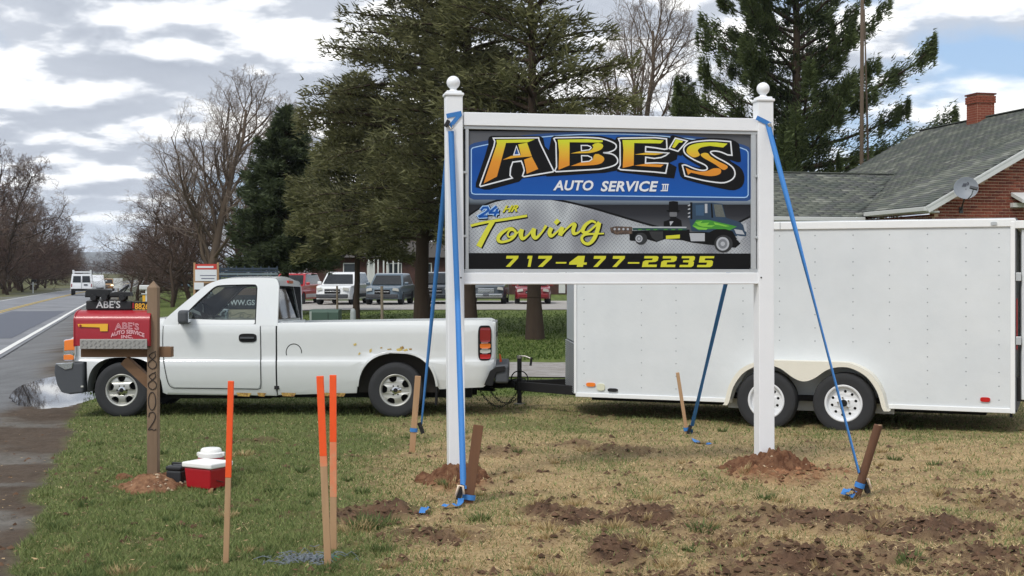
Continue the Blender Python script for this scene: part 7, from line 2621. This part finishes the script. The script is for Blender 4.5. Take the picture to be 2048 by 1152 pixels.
# ------------------------------------------------------------------ far brick building
FD = 62.0 * K
fz = bz(0, FD)
fb = thing('brick_building', 'long low dark brick building behind the parked cars', 'building', (at(900, 0, FD).x, FD, fz))
m_fbr = mat('far_brick', S(78, 52, 45), rough=0.9, var=0.15, vscale=3, col2=S(66, 44, 39))
fx = lambda px: (px - 900) / FPX * FD
MB().box((0, 2.5, 1.4), (fx(1190) - fx(640), 5, 2.8)).build('wall', m_fbr, fb)
MB().add([(fx(630), -0.5, 2.7), (fx(1200), -0.5, 2.7), (fx(1190), 2.5, 3.9), (fx(640), 2.5, 3.9), (fx(630), 5.5, 2.7), (fx(1200), 5.5, 2.7)], [(0, 1, 2, 3), (3, 2, 5, 4), (0, 3, 4), (1, 5, 2), (0, 4, 5, 1)]).build('roof', mat('far_roof', S(70, 66, 62), rough=0.95, var=0.1, vscale=2), fb)
for px, w_ in ((1124, 13), (742, 16)):
    MB().box((fx(px), -0.03, 1.25), (w_ / FPX * FD, 0.06, 2.3)).build('door', m_gut, fb)
for px in (700, 790, 850, 985, 1060):
    wf = MB().box((fx(px), -0.03, 1.8), (1.0, 0.06, 1.0)).build('window', m_gut, fb)
    MB().box((fx(px), -0.065, 1.8), (0.86, 0.02, 0.86)).build('pane', mat('far_pane', S(40, 46, 50), rough=0.1), wf)
for px in (742, 752, 760, 771, 778, 790, 800):
    MB().box((fx(px), -1.4, 1.35), (0.10, 0.10, 2.4)).build('porch_post', m_gut, fb)

# ------------------------------------------------------------------ parked vehicles
m_carglass = glass_mat('parked_car_glass', (0.10, 0.12, 0.12), 0.10, 0.03)
m_paint = {}


def paint(k, c, metal=0.0):
    return mat('car_paint_' + k, c, rough=0.3, metal=metal, coat=0.5, var=0.03, vscale=2)


def car(label, px, d, W, H, Ln, pm, yaw=0.0, style='suv', grille=None, clad=None, cat='car', grp='vehicles parked behind the lawn', name='parked_car', facing=1, lit=None):
    """road vehicle; local -y is its front"""
    d = d * K
    x = (px - CX) / FPX * d
    o = thing(name, label, cat, (x, d, bz(x, d) + 0.04), yaw + (0 if facing > 0 else math.pi), grp)
    gc = 0.26
    hood, belt = (0.58 * H, 0.60 * H) if style != 'sedan' else (0.55 * H, 0.58 * H)
    wr = 0.20 * H if style != 'pickup' else 0.215 * H
    ya, yb = 0.85, Ln - 1.0

    def wa(yc):
        return [(yc - wr * 1.18, gc)] + [(yc + wr * 1.18 * math.cos(t), wr * 0.95 + wr * 1.12 * math.sin(t)) for t in np.linspace(math.pi - 0.15, 0.15, 9)] + [(yc + wr * 1.18, gc)]
    prof = [(0.02, 0.34), (0.0, 0.50), (0.04, 0.62 * hood), (0.10, hood * 0.90), (0.22, hood * 0.97), (1.15, hood * 1.04), (1.25, belt), (Ln - 0.10, belt * 1.02), (Ln, belt * 0.8), (Ln - 0.02, 0.36), (Ln - 0.08, gc)] + wa(yb)[::-1] + wa(ya)[::-1] + [(0.10, gc)]
    rnd_ = lambda x, y, z: (x * (1 - 0.10 * max(0, (0.6 - y) / 0.6) ** 2) * (1 - 0.03 * max(0, z - 0.7)), y + 0.22 * (x / (W / 2)) ** 4 * max(0, 1 - y / 1.2), z)
    MB().plate(prof, th=W, w0=-W / 2, m=YZ).build('body', pm, o, smooth=35, bevel=0.05, seg=2,
                                                   cuts=[((q * W / 2, 0, 0), (1, 0, 0)) for q in (-.9, -.7, -.4, 0, .4, .7, .9)], cutfn=rnd_, blim=40)
    c1 = Ln - 0.12 if style == 'suv' else (Ln * 0.66 if style == 'pickup' else Ln - 0.75)
    cab = [(1.22, belt - 0.02), (1.90, H * 0.975), (2.2, H), (c1 - 0.45, H * 0.99), (c1, belt)]
    tap = lambda x, y, z: (x * (0.93 - 0.17 * max(0.0, (z - belt) / (H - belt))), y, z)
    MB().plate(cab, th=W, w0=-W / 2, m=YZ).build('cabin', pm, o, smooth=35, bevel=0.05, cutfn=tap)
    k1 = 0.93 - 0.17
    wsx = lambda t: (0.93 - 0.17 * t) * W / 2
    vs = []
    for t in (0.10, 0.88):
        yy, z = 1.22 + (1.90 - 1.22) * t - 0.035, belt + (H * 0.975 - belt) * t
        vs += [(-wsx(t) + 0.09, yy, z), (wsx(t) - 0.09, yy, z)]
    MB().add(vs, [(0, 1, 3, 2)]).build('windscreen', mat('dark_glass', S(30, 34, 37), rough=0.08, spec=0.45), o)
    for s in (-1, 1):
        vs = [(s * (wsx(t) + 0.006), y, belt + (H - belt) * t) for y, t in ((1.45, 0.10), (1.95, 0.86), (c1 - 0.50, 0.86), (c1 - 0.22, 0.10))]
        MB().add(vs, [(0, 1, 2, 3)]).build('side_window', mat('dark_glass', S(30, 34, 37), rough=0.08, spec=0.45), o)
        MB().box((s * (W / 2 + 0.06), 1.42, belt + 0.10), (0.20, 0.09, 0.15)).build('mirror', pm, o, bevel=0.03)
        hl_ = MB().plate([(0.0, 0), (0.34, 0.05), (0.30, 0.18), (0.02, 0.14)], th=0.05).warp(lambda x, y, z: (s * (W / 2 - 0.04 - x) * 0.93, y + 0.02 + 0.10 * (1 - x / 0.34), z + hood * 0.72)).build('headlamp', lit or m_lamp_c, o, bevel=0.01)
        for yc, nm_ in ((ya, 'wheel'), (yb, 'wheel')):
            wl = MB().lathe([(0, 0.02), (wr * .62, 0.03), (wr * 0.92, 0.04), (wr, -0.02), (wr, -0.18), (wr * 0.8, -0.22), (0, -0.22)], (0, 0, 0), 'x', 20)
            wl.warp(lambda x, y, z: (s * (W / 2 - 0.03 + x), yc + y, wr + z - 0.02)).build('wheel', m_tyre, o, smooth=40)
    g = grille or m_under
    MB().box((0, 0.035, hood * 0.70), (W * 0.42, 0.08, hood * 0.24)).build('grille', g, o, bevel=0.02)
    MB().box((0, 0.005, hood * 0.70), (W * 0.40, 0.03, 0.035)).build('grille_bar', m_chrome, o, bevel=0.01)
    MB().box((0, -0.005, 0.42), (W * 0.86, 0.12, 0.20)).build('bumper', clad or pm, o, bevel=0.04)
    MB().box((0, -0.075, 0.44), (0.30, 0.012, 0.12)).build('registration_plate', m_trim, o)
    if clad:
        MB().box((0, Ln / 2, 0.44), (W + 0.02, Ln * 0.45, 0.20)).build('side_cladding', clad, o, bevel=0.03)
    return o


m_dkclad = mat('cladding_dark', S(62, 64, 68), rough=0.7)
car('white pickup with dark lower cladding parked behind the green transformer box', 664, 42, 1.86, 1.62, 5.0, paint('white', S(226, 228, 228)), math.radians(-6), 'suv', clad=m_dkclad, cat='pickup truck')
car('blue grey crossover with round headlamps parked right of the white pickup', 764, 42, 1.84, 1.56, 4.6, paint('blue_grey', S(92, 108, 120), 0.2), math.radians(-5), 'suv', clad=m_dkclad)
car('dark pickup parked behind the left hemlock trunk', 868, 43, 1.92, 1.62, 5.2, paint('dark', S(44, 50, 56), 0.2), math.radians(-4), 'pickup', cat='pickup truck')
car('dark pickup with a big bright chrome grille, seen under the sign', 972, 43, 1.95, 1.64, 5.3, paint('slate', S(58, 66, 72), 0.2), math.radians(-2), 'pickup', grille=m_chrome, clad=m_chrome, cat='pickup truck')
car('red car parked behind the slim trunk under the sign', 1066, 43, 1.82, 1.50, 4.5, paint('red', S(126, 26, 34)), math.radians(0), 'sedan')
car('red and white car parked just past the pickup rear window', 562, 43, 1.84, 1.62, 4.6, paint('bright_red', S(170, 34, 44)), math.radians(-8), 'suv', clad=mat('cladding_pale', S(190, 190, 190), rough=0.6))
car('small pale blue car far off, left of the red and white sign', 368, 96, 1.8, 1.45, 4.4, paint('pale_blue', S(120, 150, 170)), 0.6, 'sedan')

# vehicles on the road
def road_pt(px, d):
    return (px - CX) / FPX * d


vx, vd = road_pt(163, 81 * K), 81.0 * K
L_, s__ = LS(np.array([vx]), np.array([vd]))
van = thing('work_van', 'white work van with a roof rack driving away on the road', 'van', (vx, vd, float(road_z(s__)[0]) + 0.02), -RAZ)
pw_ = paint('van_white', S(228, 230, 232))
MB().plate([(0, 0.42), (0, 0.95), (0.06, 1.15), (0.20, 1.98), (0.32, 2.06), (3.4, 2.06), (4.2, 1.35), (5.2, 1.12), (5.3, 0.45)], th=1.98, w0=-0.99, m=YZ).build('body', pw_, van, smooth=35, bevel=0.07, cuts=[((0, 0, 1.15), (0, 0, 1))],
    cutfn=lambda x, y, z: (x * (1 - 0.12 * max(0, (z - 1.15) / 0.9)), y, z))
for s in (-1, 1):
    MB().plate([(0.06 * s, 1.22), (0.80 * s, 1.22), (0.74 * s, 1.84), (0.06 * s, 1.84)], th=0.01, w0=-0.02).warp(lambda x, y, z: (x, y + 0.06 + (z - 1.15) * 0.17, z)).build('rear_window', mat('dark_glass', S(30, 34, 37), rough=0.08, spec=0.45), van)
    MB().box((0.90 * s, -0.01, 0.95), (0.09, 0.03, 0.30)).build('tail_lamp', m_lamp_r2, van)
    for y in (0.9, 4.3):
        MB().lathe([(0, -0.12), (0.36, -0.12), (0.38, 0), (0.36, 0.12), (0, 0.12)], (0.84 * s, y, 0.37), 'x', 18).build('wheel', m_tyre, van)
    MB().tube([(0.78 * s, 0.4, 2.0), (0.80 * s, 0.4, 2.42)], 0.05, 6).tube([(0.78 * s, 2.8, 2.0), (0.80 * s, 2.8, 2.42)], 0.05, 6).build('rack_post', pw_, van)
MB().box((0, 0.4, 2.22), (1.62, 0.07, 0.13)).box((0, 2.8, 2.22), (1.62, 0.07, 0.13)).build('rack_bar', pw_, van)
MB().box((0.05, 0.0, 0.52), (2.0, 0.22, 0.22)).build('rear_bumper', m_under, van, bevel=0.03)
MB().box((0.38, -0.02, 1.0), (0.34, 0.04, 0.14)).build('door_logo', mat('van_mark', S(70, 74, 84), rough=0.6), van)
MB().box((0.0, -0.012, 1.0), (0.02, 0.03, 1.0)).build('door_split', m_gap, van)


def road_car(label, px, d, W, H, Ln, pm, cat, facing, style='suv', lit=None, dz=0.0):
    o = car(label, px, d, W, H, Ln, pm, -RAZ, style, cat=cat, grp=None, facing=facing, name='road_vehicle', lit=lit)
    x = o.location.x
    L_, s_ = LS(np.array([x]), np.array([d * K]))
    o.location.z = float(road_z(s_)[0]) + 0.05 + dz
    return o


road_car('white tall pickup driving ahead of the work van', 194, 98, 1.95, 1.95, 5.4, pw_, 'pickup truck', -1, 'pickup')
road_car('yellow brown car with a lit headlamp coming round the bend right of the van', 213, 104, 1.8, 1.5, 4.4, paint('ochre', S(150, 110, 60)), 'car', 1, 'sedan', lit=mat('lit_headlamp', S(255, 230, 170), emit=(1.0, 0.85, 0.55, 3.0)))

# ------------------------------------------------------------------ small things on and round the lawn
m_grn = mat('transformer_green', S(62, 84, 72), rough=0.55, var=0.06, vscale=3)
m_pole = mat('weathered_post', S(124, 112, 96), rough=0.95, var=0.25, vscale=6, stretch=(1, 1, .15))


def std(px, d, dz=0.0):
    d = d * K
    x = (px - CX) / FPX * d
    return Vector((x, d, bz(x, d) + dz))


tb = thing('transformer_box', 'green utility transformer cabinet standing on the lawn behind the pickup bed', 'utility box', std(648, 20.5), 0.0)
tw_, th_ = 0.70, 0.90
MB().box((0, 0.3, 0.05), (0.95, 0.9, 0.10)).build('pad', m_lot, tb)
MB().plate([(-0.02, 0.10), (-0.02, th_ - 0.06), (0.05, th_), (0.60, th_), (0.60, 0.10)], th=tw_, w0=-tw_ / 2, m=YZ).build('cabinet', m_grn, tb, bevel=0.01)
MB().box((0.10, -0.026, 0.48), (0.006, 0.014, 0.74)).build('door_seam', m_under, tb)
MB().box((-0.32, -0.024, 0.48), (0.05, 0.012, 0.76)).build('door_edge', mat('transformer_pale', S(150, 160, 152), rough=0.6), tb)
MB().box((0.03, -0.03, 0.45), (0.03, 0.02, 0.08)).build('latch', m_trim, tb)
bl_ = thing('bollard', 'grey round topped bollard right of the green transformer box', 'bollard', std(706, 20.0))
MB().lathe([(0.065, -0.2), (0.065, 0.84), (0.058, 0.90), (0.035, 0.935), (0.0, 0.945)], n=20).build('post', mat('bollard_grey', S(150, 156, 154), rough=0.7, var=0.1, vscale=5), bl_, smooth=40)
for px, d, h, w_, lb in ((763.5, 21.5, 1.42, 0.075, 'weathered wooden post on the lawn before the blue grey crossover'), (674, 30, 1.25, 0.075, 'thin wooden post standing before the white parked pickup')):
    o = thing('fence_post', lb, 'post', std(px, d))
    MB().tube([(0, 0, -0.2), (0.01, 0, h * 0.5), (0, 0, h)], [w_ * .55, w_ * .5, w_ * .46], 8).build('post', m_pole, o)
es = thing('yard_sign', 'small red and white printed sign on two wooden posts left of the pickup cab', 'sign', std(412, 27.0))
sx = lambda px: (px - 412) / FPX * 27 * K
szz = lambda py: CAM_H - (py - HZ) / FPX * 27 * K - es.location.z
MB().box((0, 0, (szz(528) + szz(562)) / 2), (sx(434) - sx(391), 0.02, szz(528) - szz(562))).build('board', ink_white, es)
MB().box((0, -0.013, (szz(528) + szz(539)) / 2), (sx(434) - sx(391), 0.004, szz(528) - szz(539))).build('red_band', mat('sign_red', S(196, 60, 50), rough=0.6), es)
MB().box((sx(412) - 0.02, -0.0165, szz(534)), (0.52, 0.003, 0.06)).build('white_mark', ink_white, es)
MB().box((sx(416), -0.0125, szz(551)), (0.50, 0.003, 0.025)).box((sx(416), -0.0125, szz(557)), (0.42, 0.003, 0.03)).build('dark_marks', mat('sign_marks', S(110, 112, 130), rough=0.6), es)
for px in (388.5, 435.5):
    MB().box((sx(px), 0.03, szz(525) / 2 - 0.1), (0.06, 0.05, szz(525) + 0.2)).build('post', m_wood_fresh, es)
MB().box((0, 0.03, szz(564)), (sx(434) - sx(386), 0.04, 0.07)).build('rail', m_wood_fresh, es)
MB().box((sx(398), 0.0, szz(572)), (0.30, 0.02, 0.22)).build('lower_board', ink_white, es)
ct = thing('stake_side_trailer', 'dark blue slatted farm trailer behind the pickup cab roof', 'trailer', std(497, 33))
m_navy = mat('slat_navy', S(48, 62, 78), rough=0.6, var=0.1, vscale=3)
m_slat2 = mat('slat_grey_blue', S(116, 130, 138), rough=0.6, var=0.1, vscale=3)
cw = 118 / FPX * 33 * K
zz2 = lambda py: CAM_H - (py - HZ) / FPX * 33 * K - ct.location.z
for k, (py, m_) in enumerate(((537.5, m_navy), (543, m_navy), (548, m_slat2), (553, m_navy), (559, m_navy))):
    MB().box((0, 0, zz2(py)), (cw, 0.03, 0.075)).build('slat', m_, ct)
for k in range(8):
    MB().box((-cw / 2 + 0.04 + k * (cw - .08) / 7, 0.035, zz2(548)), (0.05, 0.04, zz2(535) - zz2(566))).build('stake_post', m_navy, ct)
MB().box((0, 0.9, zz2(566)), (cw, 1.8, 0.10)).build('bed', m_navy, ct)
for x in (-cw * .25, cw * .25):
    for y in (0.15, 1.65):
        MB().lathe([(0, -.1), (.33, -.1), (.35, 0), (.33, .1), (0, .1)], (x, y, 0.35), 'y', 18).build('wheel', m_tyre, ct)
pd_ = thing('utility_pedestal', 'cream utility pedestal with a cap just behind the mailbox post', 'pedestal', std(322, 15.0))
MB().box((0, 0, 0.36), (0.105, 0.10, 0.74)).build('body', mat('pedestal_cream', S(206, 204, 182), rough=0.6), pd_, bevel=0.01)
MB().add([(-.06, -.055, .73), (.06, -.055, .73), (.06, .055, .73), (-.06, .055, .73), (0, 0, .81)], [(0, 1, 4), (1, 2, 4), (2, 3, 4), (3, 0, 4), (3, 2, 1, 0)]).build('cap', mat('pedestal_cream', S(206, 204, 182)), pd_)
yp = thing('marker_post', 'yellow marker post with white bands, left of the mailbox post', 'marker post', std(288, 27))
MB().box((0, 0, 0.55), (0.085, 0.03, 1.25)).build('post', m_flag, yp)
for z in (0.62, ):
    MB().box((0, -0.0, z), (0.30, 0.02, 0.09)).build('band', ink_white, yp)
for px, d, lb, hh in ((293, 46, 'white mailbox on a white post beyond the timber mailbox post', 1.0), (66, 92, 'distant mailbox on a white post across the road, by the bare wood', 1.15)):
    o = thing('rural_mailbox', lb, 'mailbox', std(px, d))
    MB().box((0, 0, hh / 2), (0.10, 0.10, hh + 0.2)).build('post', m_gut, o)
    MB().box((0.12 if px < 100 else -0.1, 0, hh + 0.20), (0.55, 0.22, 0.26)).build('box', m_gut if px > 100 else m_black, o, bevel=0.05)
    MB().box((0.1, -0.06, hh * 0.86), (0.7, 0.06, 0.06)).build('arm', m_gut, o)
ws_ = thing('notice_board', 'white square board on a post beside the road, above the model truck', 'sign board', std(236, 58))
MB().box((0, 0, 1.75 - 0.4), (0.62, 0.04, 0.70)).build('board', m_gut, ws_)
MB().box((0, 0.04, 0.6), (0.08, 0.06, 1.5)).build('post', m_pole, ws_)
up = thing('utility_pole', 'tall brown weathered utility pole before the white pine', 'pole', std(1722, 33.0))
MB().tube([(0, 0, -0.3), (0.02, 0, 5), (0.06, 0, 15.5)], [0.09, 0.08, 0.07], 12).build('pole', m_bark, up, smooth=True)
MB().box((0.06, 0, 14.6), (2.2, 0.1, 0.12)).build('crossarm', m_wood_dark, up)
dp_ = thing('dead_sapling', 'thin dead brown trunk beside the utility pole before the white pine', 'tree', std(1740, 33.4))
MB().tube([(0, 0, -0.3), (-0.03, 0, 4), (-0.12, 0, 8), (-0.22, 0, 12)], [0.06, 0.05, 0.04, 0.02], 7).build('trunk', m_bark, dp_, smooth=True)

puddle(at(128, 790, 13.2 * K).x, 13.2 * K, 1.9, 4.6, 1, 'puddle', 'bright puddle of standing water by the front of the pickup')

# ------------------------------------------------------------------ spring haze that pales the far hill
hm = bpy.data.materials.new('haze_air')
hm.use_nodes = True
hq = NT(hm.node_tree)
pv = hq.n('ShaderNodeVolumePrincipled')
pv.inputs['Color'].default_value = (0.80, 0.88, 1.0, 1.0)
pv.inputs['Density'].default_value = 0.00011
pv.inputs['Anisotropy'].default_value = 0.0
hq.put(hq.n('ShaderNodeOutputMaterial').inputs['Volume'], pv.outputs[0])
MB().box((0, 2900, 58), (7600, 8400, 130)).build('haze', hm, kind='stuff', label='thin bluish spring haze over the whole place')
